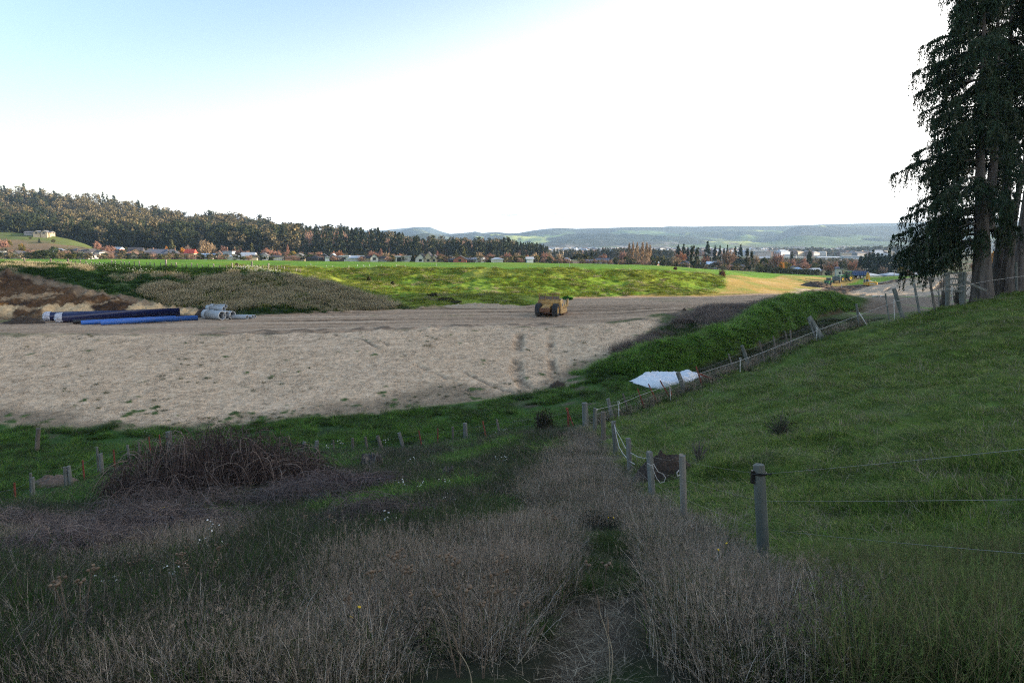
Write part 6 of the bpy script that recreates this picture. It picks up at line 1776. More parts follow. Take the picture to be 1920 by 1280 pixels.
t = thing('fence_post', 'lone dark brown post standing apart on grass left of the gully fence', 'post', at(68, 858, 45))
m = post_mesh((0, 0, 0), Vector(at(72, 803, 45)) - Vector(at(68, 858, 45)), .13, 'd', 6); m.build('timber', M_POSTD, t)

# hillside fence going up to the gate
hr = [(1098, 802, 1096, 755, 35, .15, 'g'), (1149, 789, 1140, 747, 36.2, .12, 'g'), (1181, 781, 1168, 738, 37, .06, 'd'), (1210, 770, 1195, 728, 37.4, .055, 'r'), (1235, 760, 1216, 720, 37.8, .055, 'r'), (1260, 752, 1238, 714, 38.2, .055, 'r'),
      (1287, 740, 1271, 698, 38.8, .15, 'g'), (1318, 727, 1305, 687, 39.3, .06, 'r'), (1378, 701, 1366, 664, 40.2, .06, 'd'), (1407, 690, 1391, 648, 40.6, .13, 'g'), (1435, 678, 1424, 640, 41, .065, 'd'), (1457, 664, 1450, 630, 41.5, .06, 'd'),
      (1479, 658, 1472, 621, 42, .06, 'd'), (1484, 656, 1482, 619, 42.2, .06, 'd'), (1533, 640, 1517, 602, 42.6, .08, 'g'), (1613, 606, 1606, 570, 43.4, .09, 'g'), (1668, 594, 1660, 550, 43.6, .06, 'g'), (1693, 591, 1676, 541, 43.6, .16, 'g'), (1725, 576, 1714, 532, 44, .09, 'g'), (1754, 566, 1743, 521, 44.3, .09, 'd'), (1762, 566, 1760, 542, 44.4, .05, 'g')]
hr = [q[:5] + (q[5] * .78, q[6]) for q in hr]
fence('hillside fence of leaning posts climbing from the gully corner to the gate', hr, (.82, .5, .22), wr=.004, drop=.03)
t = thing('fence_stay', 'stout grey post fallen slantwise against the hillside fence', 'fence stay', at(1545, 640, 42.4))
post_mesh((0, 0, 0), Vector(at(1517, 594, 42.8)) - Vector(at(1545, 640, 42.4)), .15, 'g', 8).build('timber', M_POST, t)
t = thing('fence_stay', 'rusty steel stay leaning on the standard beside the white sheet', 'fence stay', at(1347, 715, 39.5))
post_mesh((0, 0, 0), Vector(at(1309, 700, 39.3)) - Vector(at(1347, 715, 39.5)), .055, 'r', 9, sink=.1).build('stay', M_REDP, t)
t = thing('fence_stay', 'bent rusty stay crossing the standard in front of the white sheet', 'fence stay', at(1262, 753, 38))
post_mesh((0, 0, 0), Vector(at(1255, 726, 38)) - Vector(at(1262, 753, 38)), .05, 'r', 9).build('stay', M_REDP, t)
t = thing('fence_stay', 'white stay wire peg slanting at the post by the green mound end', 'fence stay', at(1622, 604, 43))
post_mesh((0, 0, 0), Vector(at(1611, 586, 43.2)) - Vector(at(1622, 604, 43)), .03, 'r', 10).build('stay', M_PLAST, t)
hu = [(1853, 545, 1850, 502, 46, .09, 'g'), (1873, 530, 1872, 503, 49, .12, 'g'), (1896, 528, 1894, 504, 49.5, .20, 'g'), (1907, 542, 1905, 492, 46.5, .08, 'g'), (1985, 532, 1984, 488, 47, .1, 'g')]
fence('grey posts and wire carrying the fence on past the big conifers', hu, (.82, .5), wr=.004)
# the timber gate
g0 = Vector(at(1776, 563, 44.5)); t = thing('timber_gate', 'small green grey timber gate with four rails beside the big conifers', 'gate', g0)
for (b, tp, r) in (((1776, 563, 44.5), (1777, 511, 44.5), .12), ((1806, 557, 44.6), (1808, 510, 44.6), .15), ((1801, 556, 46.2), (1800, 514, 46.2), .1)):
    post_mesh(Vector(at(*b)) - g0, Vector(at(*tp)) - g0, r, 'g', int(b[0])).build('gate_post', M_POST, t)
for (yl, yr) in ((513, 511.5), (523, 522.5), (534, 533.5), (545.5, 545.5)):
    a = Vector(at(1770, yl, 44.4)) - g0; b = Vector(at(1805, yr, 44.45)) - g0
    m = MB(); m.add([a + Vector((0, -.03, -.05)), b + Vector((0, -.03, -.05)), b + Vector((0, .03, -.05)), a + Vector((0, .03, -.05)), a + Vector((0, -.03, .05)), b + Vector((0, -.03, .05)), b + Vector((0, .03, .05)), a + Vector((0, .03, .05))],
                    [(3, 2, 1, 0), (4, 5, 6, 7), (0, 1, 5, 4), (1, 2, 6, 5), (2, 3, 7, 6), (3, 0, 4, 7)]); m.build('rail', M_POST, t)
t = thing('brace_board', 'wide grey board slanting down from the gate post to the ground', 'brace board', at(1850, 547, 44.9))
a = Vector((0, 0, 0)); b = Vector(at(1812, 531, 44.6)) - Vector(at(1850, 547, 44.9))
m = MB(); up = Vector((0, 0, .14)); sd_ = Vector((0, .06, 0))
m.add([a, b, b + sd_, a + sd_, a + up, b + up, b + up + sd_, a + up + sd_], [(3, 2, 1, 0), (4, 5, 6, 7), (0, 1, 5, 4), (1, 2, 6, 5), (2, 3, 7, 6), (3, 0, 4, 7)]); m.build('board', M_POST, t)

# electric fence: white rope on white pigtail stakes
ROPE = [(1113, 769, 34.4), (1137, 763, 35.2), (1160, 757.5, 35.8), (1200, 741, 36.6), (1237, 728, 37.2), (1256, 722, 37.5), (1277, 712, 37.8), (1330, 694, 38.8), (1388, 676, 39.6), (1460, 649, 40.8), (1532, 619.5, 41.8), (1593, 597, 42.4), (1640, 580, 42.8), (1677, 566, 43), (1730, 552, 43.4), (1785, 540, 43.9), (1850, 527, 45), (1907, 519, 46), (1990, 508, 46.6)]
e0 = Vector(at(*ROPE[0])); t = thing('electric_fence', 'white electric rope on white pigtail stakes climbing the green hillside', 'electric fence', e0)
m = MB(); m.tube([Vector(at(*p)) - e0 for p in ROPE], .010, 6); m.build('rope', M_ROPE, t)
m = MB(); m.tube([Vector(at(*p)) - e0 for p in ((1113, 769, 34.4), (1113, 772, 34.2), (1118, 769, 34.1), (1120, 767, 34.5))], .03, 6); m.build('knot', M_ROPE, t)
for (tx, ty, bx, by, Y) in ((1160, 756, 1161, 798, 35.8), (1256, 722, 1258, 757, 37.5), (1388, 674, 1388, 714, 39.6), (1532, 617, 1530.5, 658, 41.8), (1676, 565, 1678, 596, 43), (1785, 540, 1786, 560, 43.9)):
    A = Vector(at(bx, by, Y)) - e0; B = Vector(at(tx, ty, Y)) - e0
    m = MB(); m.tube([A - Vector((0, 0, .3)), B], [.014, .018], 6)
    for f in (.2, .45, .7): m.tube([A.lerp(B, f), A.lerp(B, f + .05)], .028, 6)
    m.tube([B + Vector((.05 * math.sin(w), 0, .05 - .05 * math.cos(w))) for w in np.linspace(0, 5.2, 9)], .014, 5); m.build('pigtail_stake', M_PLAST, t)

# fence on the far bank top, and the scattered pegs of the paddock behind
bt = []
rng_ = np.random.default_rng(41)
def bank_py(px): return float(np.interp(px, [-60, 0, 120, 230, 330, 430, 480, 520, 560, 590], [495, 495, 496, 498, 500.5, 503, 504.5, 506, 510, 514]))
pxs = [(-46, .12, 'd', 10), (20, .07, 'p', 6), (47, .12, 'd', 11), (95, .14, 'd', 11), (108, .07, 'p', 6), (115, .07, 'p', 6), (128, .15, 'd', 11), (134, .08, 'p', 7), (142, .08, 'p', 7), (151, .1, 'p', 9), (161, .08, 'p', 7), (171, .08, 'p', 7), (178, .07, 'p', 6), (187, .07, 'p', 7), (196, .06, 'd', 6), (203, .06, 'd', 6), (209, .10, 'p', 9), (217, .08, 'p', 8), (227, .08, 'd', 8), (234, .07, 'p', 7),
       (243, .08, 'p', 7), (252, .07, 'd', 8), (261, .10, 'p', 9), (276, .06, 'd', 7), (281, .07, 'p', 8), (290, .06, 'd', 7), (301, .06, 'd', 7), (311, .14, 'p', 13), (322, .07, 'p', 8), (331, .1, 'p', 9), (341, .06, 'd', 7), (350, .06, 'd', 7), (359, .1, 'p', 9), (369, .07, 'd', 8), (380, .06, 'd', 7), (391, .07, 'd', 7), (401, .10, 'p', 9), (412, .07, 'd', 7), (424, .07, 'd', 7), (436, .11, 'p', 10), (447, .08, 'd', 8), (458, .07, 'd', 7), (472, .12, 'p', 12), (480, .07, 'd', 7), (485, .06, 'd', 7), (493, .06, 'd', 7), (503, .14, 'p', 12), (516, .07, 'd', 7), (520, .07, 'p', 7), (528, .07, 'd', 8), (533, .1, 'p', 8), (541, .07, 'd', 6), (555, .1, 'p', 7), (564, .07, 'd', 6)]
for (px, r, k, hp) in pxs:
    y = bank_py(px); Y = float(np.interp(px, [-60, 430, 600], [115.5, 117.5, 122]))
    A = at(px, y, Y); g = gz(A[0], A[1])
    bt.append(('w', (A[0], A[1], g), (A[0] + rng_.uniform(-.1, .1), A[1], g + hp * 1.05 / FPX * Y), r, k))
fence('far fence of many small pale and dark posts along the top of the left bank', bt, (.8, .45), wr=.012, drop=.02)
pg = thing('paddock_fence', 'row of tiny white pegs and posts crossing the far green paddock', 'fence', at(560, 500, 150))
p0 = Vector(pg.location)
for (px, h) in ((575, .5), (583, .9), (592, .5), (612, .5), (623, .6), (654, .7), (670, .8), (681, .7), (684, .7), (693, .8), (706, .7), (715, .7), (743, .8), (760, .6), (818, 1.0), (990, 1.0), (1049, .8), (1068, 1.2)):
    Y = 156 + rng_.uniform(-2, 2); A = at(px, 498, Y); g = gz(A[0], Y)
    m = MB(); m.box(-.035, .035, -.035, .035, -.3, h * .6); o = m.build('peg', M_PLAST, pg); o.location = Vector((A[0], Y, g)) - p0

# weathered stump and a rotten stub in the rough grass
M_STUMP = mat_basic('silvered_stump_wood', (0.135, 0.125, 0.115), rough=0.95, var=0.5, scale=14, stretch=(1, 1, .12), bump=1.0, dirt=(0.04, 0.035, 0.03), dirt_amt=0.7)
def stump(name, label, cat, px, by, ty, Y, rad, seed, jag):
    rng = np.random.default_rng(seed)
    A = at(px, by, Y); g = gz(A[0], Y); h = at(px, ty, Y)[2] - g
    t = thing(name, label, cat, (A[0], Y, g))
    n = 40; V, F = [], []
    flt = 1 + .16 * np.sin(np.arange(n) * 2.1) + rng.uniform(-.10, .10, n); jg = rng.uniform(0, jag, n)
    for i in range(9):
        f = i / 8
        for k in range(n):
            w = 2 * math.pi * k / n; r = rad * (1.25 - .3 * f) * flt[k] * (1 + rng.uniform(-.03, .03))
            V.append((r * math.cos(w), r * math.sin(w), -.3 + (h + .3) * f * (1 - jg[k] * f)))
    V.append((0, 0, h * .55))
    for i in range(8):
        for k in range(n): F.append([i * n + k, i * n + (k + 1) % n, (i + 1) * n + (k + 1) % n, (i + 1) * n + k])
    for k in range(n): F.append([8 * n + k, 8 * n + (k + 1) % n, 9 * n])
    m = MB(); m.add(V, F); m.build('wood', M_STUMP, t)
stump('tree_stump', 'weathered silvery tree stump with a jagged hollow top behind the brambles', 'tree stump', 698, 888, 848, 31.5, .42, 3, .28)
stump('rotten_stub', 'narrow rotten stub standing among green tussocks right of the stump', 'rotten stub', 841, 918, 870, 24, .17, 4, .35)

# ------------------------------------------------------------------ grass and rough growth
def blades(n, h, rad, lean, width, cols, rng, hj=.35, seg=3, droop=.35, heads=0.0):
    """A tuft: curved tapering blades growing from a small disc."""
    a = rng.uniform(0, 2 * math.pi, n); q = rad * np.sqrt(rng.random(n))
    B = np.stack([q * np.cos(a), q * np.sin(a), np.zeros(n)], -1)
    az = a + rng.normal(0, .9, n)
    ln = lean * rng.uniform(.2, 1.6, n)
    H = h * rng.uniform(1 - hj, 1 + hj, n)
    out = np.stack([np.cos(az), np.sin(az), np.zeros(n)], -1)
    side = np.stack([-np.sin(az), np.cos(az), np.zeros(n)], -1)
    tw = rng.uniform(-1, 1, n)[:, None]
    side = side * (1 - np.abs(tw) * .5) + out * tw * .6
    V = []; 
    for i in range(seg + 1):
        t = i / seg
        c = B + out * (ln * H * t ** 1.8)[:, None]
        c[:, 2] += H * (t - droop * ln * t * t)
        w = width * (1 - t) ** .6 * (1 if i < seg else .0)
        V.append(c - side * (w / 2)); V.append(c + side * (w / 2))
    V = np.stack(V, 1)                       # n, 2(seg+1), 3
    k = 2 * (seg + 1)
    base = (np.arange(n) * k)[:, None]
    F = np.concatenate([base + np.array([2 * i, 2 * i + 1, 2 * i + 3, 2 * i + 2]) for i in range(seg)])
    cols = np.asarray(cols)
    col = (cols[rng.integers(0, len(cols), n)] * rng.uniform(.75, 1.25, (n, 1)))[:, None].repeat(k, 1)
    V = V.reshape(-1, 3); col = col.reshape(-1, 3)
    if heads > 0:                            # feathery seed heads
        m = rng.random(n) < heads
        tip = B[m] + out[m] * (ln * H)[m][:, None]; tip[:, 2] += (H * (1 - droop * ln))[m]
        mm = 5
        C = tip.repeat(mm, 0) - np.array([0, 0, 1]) * (rng.random(len(tip) * mm) * .16 * h)[:, None]
        D = rng.normal(size=(len(C), 3)) * .6 + np.array([0, 0, 1.0]) + out[m].repeat(mm, 0) * .5; D /= np.linalg.norm(D, axis=1, keepdims=True)
        V2, F2 = cards(C, D, .09 * h * rng.uniform(.6, 1.4, len(C)), width * .8, rng, tri=True)
        c2 = np.asarray(cols[0])[None] * rng.uniform(.9, 1.5, (len(V2), 1))
        F2 = F2 + len(V)
        return np.concatenate([V, V2]), [F, F2], np.concatenate([col, c2])
    return V, [F], col

M_GRASS = mat_tint('grass_blades', rough=0.65, nscale=1.2, var=0.12, bump=0, random_amt=0.28, spec=0.10, transl=0.32)
M_STRAW = mat_tint('dry_stems', rough=0.85, nscale=1.2, var=0.12, bump=0, random_amt=0.28, spec=0.15, transl=0.15)
def tuft(name, seed, mat, **kw):
    rng = np.random.default_rng(seed)
    V, F, c = blades(rng=rng, **kw)
    return np_mesh(name, V, F, mat, color=c)

DRYP = [(0.210, 0.170, 0.135), (0.135, 0.108, 0.088), (0.40, 0.33, 0.26), (0.036, 0.031, 0.027), (0.052, 0.058, 0.030), (0.62, 0.55, 0.47)]
GRN = [(0.026, 0.062, 0.012), (0.042, 0.085, 0.016), (0.016, 0.040, 0.010), (0.060, 0.085, 0.022), (0.085, 0.085, 0.035)]
PADP = [(0.118, 0.198, 0.036), (0.165, 0.245, 0.048), (0.245, 0.26, 0.085), (0.050, 0.105, 0.022)]
STR = [(0.26, 0.215, 0.15), (0.19, 0.155, 0.11), (0.32, 0.27, 0.20), (0.13, 0.11, 0.08)]

def region_points(n, poly, rng, soft=0.0, ymin=None):
    xs = [p[0] for p in poly]; ys = [p[1] for p in poly]
    out = []
    tot = 0
    while tot < n:
        x = rng.uniform(min(xs), max(xs), n * 3); y = rng.uniform(min(ys), max(ys), n * 3)
        m = inpoly(x + soft * fbm(x / 2, y / 2, 15, 3), y + soft * fbm(x / 2, y / 2, 16, 3), poly)
        out.append(np.stack([x[m], y[m]], -1)); tot += m.sum()
        if len(out) > 60: break
    return np.concatenate(out)[:n]

def near_weighted(n, poly, rng, power=1.0, soft=.5):
    """Points thinned with distance so that their density in the picture stays even."""
    p = region_points(n * 5, poly, rng, soft)
    d = np.hypot(p[:, 0], p[:, 1])
    w = 1 / np.maximum(d, 4) ** power
    k = rng.random(len(p)) < w / w.max() * 1.6
    p = p[k]
    return p[:n]

def lay(name, p, protos, rng, size, label, far_grow=0.0, weights=None, sizey=None, tilt=.12, zoff=-0.02, idx=None):
    x, y = p[:, 0], p[:, 1]
    z = gza(x, y) + zoff
    d = np.hypot(x, y)
    s = size * rng.uniform(.7, 1.35, len(p)) * (1 + far_grow * d)
    h = np.asarray(sizey if sizey is not None else size) * rng.uniform(.7, 1.35, len(p))
    rot = np.stack([rng.normal(0, tilt, len(p)), rng.normal(0, tilt, len(p)), rng.uniform(0, 6.28, len(p))], -1)
    if idx is None: idx = rng.choice(len(protos), len(p), p=weights)
    return scatter(name, np.stack([x, y, z], -1), protos, np.stack([s, s, h], -1), rot, idx, label)

rg = np.random.default_rng(77)
dry_protos = [tuft('dry_tuft', 400 + k, M_STRAW, n=46, h=.34, rad=.24, lean=.38, width=.0036, cols=DRYP, seg=3, heads=.55) for k in range(4)] + \
             [tuft('dry_tuft', 410 + k, M_STRAW, n=40, h=.25, rad=.22, lean=.7, width=.004, cols=DRYP[:3] + STR[:1], seg=3, heads=.35) for k in range(3)] + \
             [tuft('green_under', 415, M_GRASS, n=60, h=.28, rad=.2, lean=.7, width=.007, cols=GRN, seg=3)]
lush_protos = [tuft('lush_tussock', 428 + k, M_GRASS, n=110, h=.34, rad=.18, lean=1.0, width=.011, cols=[(0.075, 0.180, 0.024), (0.115, 0.235, 0.034), (0.042, 0.105, 0.016), (0.15, 0.20, 0.045)], seg=4, droop=.5) for k in range(3)]
grn_protos = [tuft('green_tussock', 420 + k, M_GRASS, n=110, h=.36, rad=.17, lean=1.0, width=.010, cols=GRN, seg=4, droop=.5) for k in range(4)]
rank_protos = [tuft('rank_tuft', 424 + k, M_GRASS, n=80, h=.40, rad=.22, lean=.75, width=.0065, cols=[(0.022, 0.045, 0.012), (0.040, 0.066, 0.018), (0.030, 0.030, 0.018), (0.11, 0.09, 0.07), (0.05, 0.042, 0.036), (0.26, 0.22, 0.18)], seg=4, droop=.45, heads=.12) for k in range(4)]
short_protos = [tuft('short_grass', 430 + k, M_GRASS, n=80, h=.085, rad=.20, lean=.8, width=.006, cols=PADP, seg=2) for k in range(4)] + \
               [tuft('short_straw', 437 + k, M_STRAW, n=18, h=.13, rad=.20, lean=1.0, width=.005, cols=STR, seg=2) for k in range(2)]

def fence_low(p):
    return .40 + .60 * sstep(.6, 3.0, polydist(p[:, 0], p[:, 1], wl(FENCE_LEFT)))

def patchy(p, s, seed, lo, hi):
    v = fbm(p[:, 0] / s, p[:, 1] / s, seed, 4)
    return v, (RNG.random(len(p)) < sstep(lo, hi, v))

# dry purplish grass on the near slope, both sides of the path
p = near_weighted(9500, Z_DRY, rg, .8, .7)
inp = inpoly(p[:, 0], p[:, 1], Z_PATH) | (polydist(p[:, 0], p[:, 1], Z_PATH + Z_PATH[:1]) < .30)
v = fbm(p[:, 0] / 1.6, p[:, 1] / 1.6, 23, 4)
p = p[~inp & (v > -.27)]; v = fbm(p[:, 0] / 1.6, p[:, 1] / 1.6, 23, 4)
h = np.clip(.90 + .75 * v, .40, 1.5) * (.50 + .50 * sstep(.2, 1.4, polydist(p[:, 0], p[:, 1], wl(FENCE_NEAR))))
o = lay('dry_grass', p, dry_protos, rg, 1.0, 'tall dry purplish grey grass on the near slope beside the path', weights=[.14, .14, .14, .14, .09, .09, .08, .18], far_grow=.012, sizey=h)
p = near_weighted(3800, Z_DRY2, rg, .5, 1.6); p = p[fbm(p[:, 0] / 1.7, p[:, 1] / 1.7, 24, 4) > .08]
lay('dry_grass', p, dry_protos, rg, 1.05, 'dry grey grass swathe in front of the brambles', weights=[.16, .16, .16, .16, .08, .08, .08, .12], far_grow=.01, sizey=1.0)

# lush and rank grass of the gully side
Z_LEFT = [at(*q)[:2] for q in ((-140, 1300, 4.5), (-140, 985, 26), (30, 965, 29), (190, 895, 36), (320, 850, 42), (600, 850, 41), (870, 838, 41.5), (1000, 812, 38), (1090, 806, 34), (1030, 850, 26), (1000, 905, 20), (950, 975, 15), (880, 1030, 11), (740, 1090, 8.4), (560, 1180, 6), (440, 1300, 4.1))]
p = near_weighted(7000, Z_LEFT, rg, .6, 1.0)
v = fbm(p[:, 0] / 2.0, p[:, 1] / 2.0, 33, 4)
bz = sd(p[:, 0], p[:, 1], Z_DRY2, 1.0)
p = p[bz < .6]; v = fbm(p[:, 0] / 2.0, p[:, 1] / 2.0, 33, 4)
idx = np.where(((v > .06) & (p[:, 1] > 11)) | (rg.random(len(p)) < .12), rg.integers(0, 4, len(p)), rg.integers(4, 8, len(p)))
idx = np.where((v > .16) & (p[:, 1] > 14) & (rg.random(len(p)) < .75), rg.integers(8, 11, len(p)), idx)
lay('green_grass', p, grn_protos + rank_protos + lush_protos, rg, 1.0, 'lush dark green tussock grass on the slope above the gully fence', far_grow=.02, sizey=fence_low(p), idx=idx)
p = near_weighted(3600, Z_LEFT, rg, .7, 1.0)
v = fbm(p[:, 0] / 2.6, p[:, 1] / 2.6, 35, 4)
p = p[v > .02]
lay('dry_grass', p, dry_protos, rg, .85, 'patches of dead grey stems among the green tussocks', far_grow=.015, sizey=.85 * fence_low(p), weights=[.12, .12, .12, .12, .16, .14, .12, .10])
# the gully floor and its far edge
Z_GUL = [at(*q)[:2] for q in ((-200, 975, 29), (-200, 800, 52), (200, 806, 51), (400, 808, 51), (560, 788, 52.5), (700, 779, 53.5), (870, 760, 55.5), (1000, 744, 57.5), (1080, 718, 60), (1130, 694, 64), (1240, 700, 59), (1300, 690, 61), (1290, 742, 38.5), (1140, 790, 36), (1098, 800, 35.5), (1000, 810, 38.5), (870, 838, 42), (600, 853, 41), (320, 850, 42), (190, 892, 37), (60, 945, 31))]
p = region_points(5200, Z_GUL, rg, 1.5)
v = fbm(p[:, 0] / 3, p[:, 1] / 3, 36, 4); p = p[(v > -.28) & ((sd(p[:, 0], p[:, 1], Z_MUD, 2) < .4) | (v > .12)) & (polydist(p[:, 0], p[:, 1], TARP + TARP[:1]) > .5) & ~inpoly(p[:, 0], p[:, 1], TARP)]
lay('green_grass', p, lush_protos + grn_protos[:2], rg, 1.5, 'rank green grass along the gully between fence and sand foot', sizey=.85 * fence_low(p), tilt=.2)
p = region_points(1100, Z_GUL, rg, 1.5); v = fbm(p[:, 0] / 3, p[:, 1] / 3, 37, 4); p = p[(v > .05) & ~inpoly(p[:, 0], p[:, 1], TARP)]
lay('dry_grass', p, dry_protos, rg, 1.3, 'dead brown grass clumps in the gully', sizey=.8 * fence_low(p))
bank_stem = tuft('dead_stems', 447, M_STRAW, n=26, h=.45, rad=.25, lean=.6, width=.012, cols=[(0.17, 0.15, 0.10), (0.10, 0.085, 0.06)], seg=3, heads=.4)
# long grass hanging over the green mound
pm = region_points(5200, Z_MOUND, rg, .3); pm = pm[~inpoly(pm[:, 0], pm[:, 1], TARP) & (polydist(pm[:, 0], pm[:, 1], TARP + TARP[:1]) > .4)]
lay('green_grass', pm, [tuft('long_grass', 440 + k, M_GRASS, n=90, h=.34, rad=.24, lean=1.6, width=.02, cols=[(0.16, 0.33, 0.05), (0.26, 0.44, 0.075), (0.050, 0.125, 0.022), (0.20, 0.28, 0.07)], seg=4, droop=.62) for k in range(3)] + rank_protos[:1] + [bank_stem], rg, 1.3, 'long bright green grass hanging over the earth mound', sizey=np.clip(1.1 + 1.2 * fbm(pm[:, 0] / 1.1, pm[:, 1] / 1.1, 58, 3), .5, 2.0), tilt=.3, weights=[.28, .28, .28, .10, .06])
Z_FLAT = [at(*q)[:2] for q in ((1300, 692, 61), (1410, 660, 68.5), (1460, 634, 74.5), (1517, 610, 83.5), (1600, 600, 86), (1660, 594, 80), (1620, 604, 62), (1527, 634, 45), (1407, 690, 42), (1318, 727, 41))]
p = region_points(2600, Z_FLAT, rg, 1.5); v = fbm(p[:, 0] / 3, p[:, 1] / 3, 52, 4)
lay('green_grass', p[v > -.15], rank_protos + grn_protos[:2], rg, 1.5, 'rough grass on the flat between the green mound and hillside fence', sizey=.6)
# grey brush between sand batter and mound
Z_BRUSH = [at(*q)[:2] for q in ((1150, 665, 68), (1200, 648, 73), (1235, 625, 79), (1280, 600, 88), (1330, 582, 96), (1400, 578, 97), (1440, 560, 108), (1470, 556, 106), (1430, 584, 90), (1360, 609, 80), (1270, 634, 73), (1190, 655, 69.5))]
pb = region_points(2000, Z_BRUSH, rg, 1.0)
v = fbm(pb[:, 0] / 4, pb[:, 1] / 4, 38, 3)
lay('dry_grass', pb[v > -.1], [tuft('grey_brush', 450 + k, M_STRAW, n=70, h=.62, rad=.3, lean=.6, width=.022, cols=[(0.16, 0.13, 0.115), (0.115, 0.095, 0.085), (0.21, 0.17, 0.14)], seg=3, heads=.6) for k in range(3)], rg, 1.35, 'grey dead brush between the sand batter and green mound', sizey=1.1)
lay('green_grass', pb[v <= -.1], grn_protos, rg, 1.9, 'green grass among the brush by the mound', sizey=1.0)
# rough dry grass on the left bank spur, and tussocks on the banks
pd_ = region_points(3600, Z_DRYBANK, rg, 2.5)
bank_straw = [tuft('bank_straw', 460 + k, M_STRAW, n=60, h=.50, rad=.34, lean=.8, width=.028, cols=[(0.36, 0.31, 0.205), (0.24, 0.21, 0.135), (0.44, 0.38, 0.26), (0.14, 0.16, 0.05)], seg=3, heads=.5) for k in range(3)]
bank_green = [tuft('bank_green', 465 + k, M_GRASS, n=60, h=.34, rad=.36, lean=1.1, width=.03, cols=[(0.150, 0.240, 0.026), (0.220, 0.280, 0.036), (0.095, 0.150, 0.020), (0.30, 0.28, 0.06)], seg=3, droop=.5) for k in range(3)]
v = fbm(pd_[:, 0] / 5, pd_[:, 1] / 5, 39, 3) * .5 + rg.normal(0, .22, len(pd_))
lay('dry_grass', pd_[v > -.05], bank_straw, rg, 1.25, 'pale dry grass on the spur of the left bank')
lay('green_grass', pd_[v <= -.05], bank_green, rg, 1.2, 'olive green grass between dry tufts on the left spur')
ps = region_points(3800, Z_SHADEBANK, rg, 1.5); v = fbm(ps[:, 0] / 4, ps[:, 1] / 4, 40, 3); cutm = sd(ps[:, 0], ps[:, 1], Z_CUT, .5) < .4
lay('green_grass', ps[(v > -.15) & cutm], [tuft('bank_shaded', 468 + k, M_GRASS, n=60, h=.36, rad=.36, lean=1.1, width=.03, cols=[(0.035, 0.080, 0.018), (0.055, 0.105, 0.024), (0.025, 0.055, 0.014)], seg=3, droop=.5) for k in range(3)], rg, 1.3, 'rough grass on the left bank, coloured dark green for its shade')  # dark tuft colours carry the shade of this bank
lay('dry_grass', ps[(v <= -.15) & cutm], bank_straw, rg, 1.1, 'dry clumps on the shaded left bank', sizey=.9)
pk = region_points(5000, Z_BANK, rg, 1.5); v = fbm(pk[:, 0] / 6, pk[:, 1] / 6, 42, 4) 
lay('bank_grass', pk[v > -.25], bank_green, rg, 1.7, 'tussocky sunlit grass on the long green bank', sizey=.75)
pk = region_points(800, Z_BANK, rg, 1.5); v = fbm(pk[:, 0] / 5, pk[:, 1] / 5, 43, 4)
lay('bank_grass', pk[v > .12], bank_straw, rg, 1.2, 'straw coloured tufts on the long green bank', sizey=.7)
# straw wisps and weeds on the sand batter
pw = region_points(2600, Z_SAND, rg, 1.0); t_ = polydist(pw[:, 0], pw[:, 1], wl(SAND_TOE)); v = fbm(pw[:, 0] / 3, pw[:, 1] / 3, 45, 4)
k = (v + .55 * np.exp(-t_ / 4) > .28)
lay('green_grass', pw[k][:170], grn_protos, rg, .8, 'sparse green weeds at the foot of the sand batter', sizey=.5)
sand_straw = [tuft('sand_straw', 475 + k, M_STRAW, n=26, h=.10, rad=.5, lean=2.2, width=.022, cols=[(0.42, 0.35, 0.26), (0.30, 0.24, 0.175), (0.20, 0.16, 0.12)], seg=2) for k in range(3)]
lay('straw', region_points(9000, Z_SAND, rg, .6), sand_straw, rg, 1.0, 'loose straw mulch strewn over the sand batter', sizey=1.0)

# paddock turf on the hillside
Z_PAD = [p for p in Z_PADDOCK if p[0] < 40]
p = near_weighted(42000, Z_PADDOCK, rg, 1.3, .2)
p = p[(p[:, 0] < 36) & (p[:, 1] > 2.2)]
ter = fbm((p[:, 0] * .88 + p[:, 1] * .47) / 7, (p[:, 0] * .47 - p[:, 1] * .88) / .9, 57, 3)
p = p[(ter < .16) | (rg.random(len(p)) < .35)]
v = fbm(p[:, 0] / 1.2, p[:, 1] / 1.2, 46, 4); v2 = fbm(p[:, 0] / .7, p[:, 1] / .7, 49, 3) + .5 * fbm(p[:, 0] / 4, p[:, 1] / 4, 50, 3)
idx = np.where(rg.random(len(p)) < .20 + .35 * sstep(.05, .45, v), rg.integers(4, 6, len(p)), rg.integers(0, 4, len(p)))
lay('paddock_grass', p, short_protos, rg, 1.0, 'short grazed green turf on the hillside paddock', far_grow=.035, sizey=np.clip(.95 + 1.5 * v2, .35, 2.4), idx=idx)
p = near_weighted(2200, Z_PADDOCK, rg, 1.1, .2); p = p[p[:, 0] < 36]; v = fbm(p[:, 0] / 1.5, p[:, 1] / 1.5, 47, 3); p = p[v > .05]
lay('paddock_grass', p, [tuft('bent_straw', 480 + k, M_STRAW, n=16, h=.24, rad=.25, lean=.9, width=.005, cols=STR, seg=3) for k in range(3)], rg, 1.0, 'pale bent seed stalks in the paddock turf', far_grow=.02)
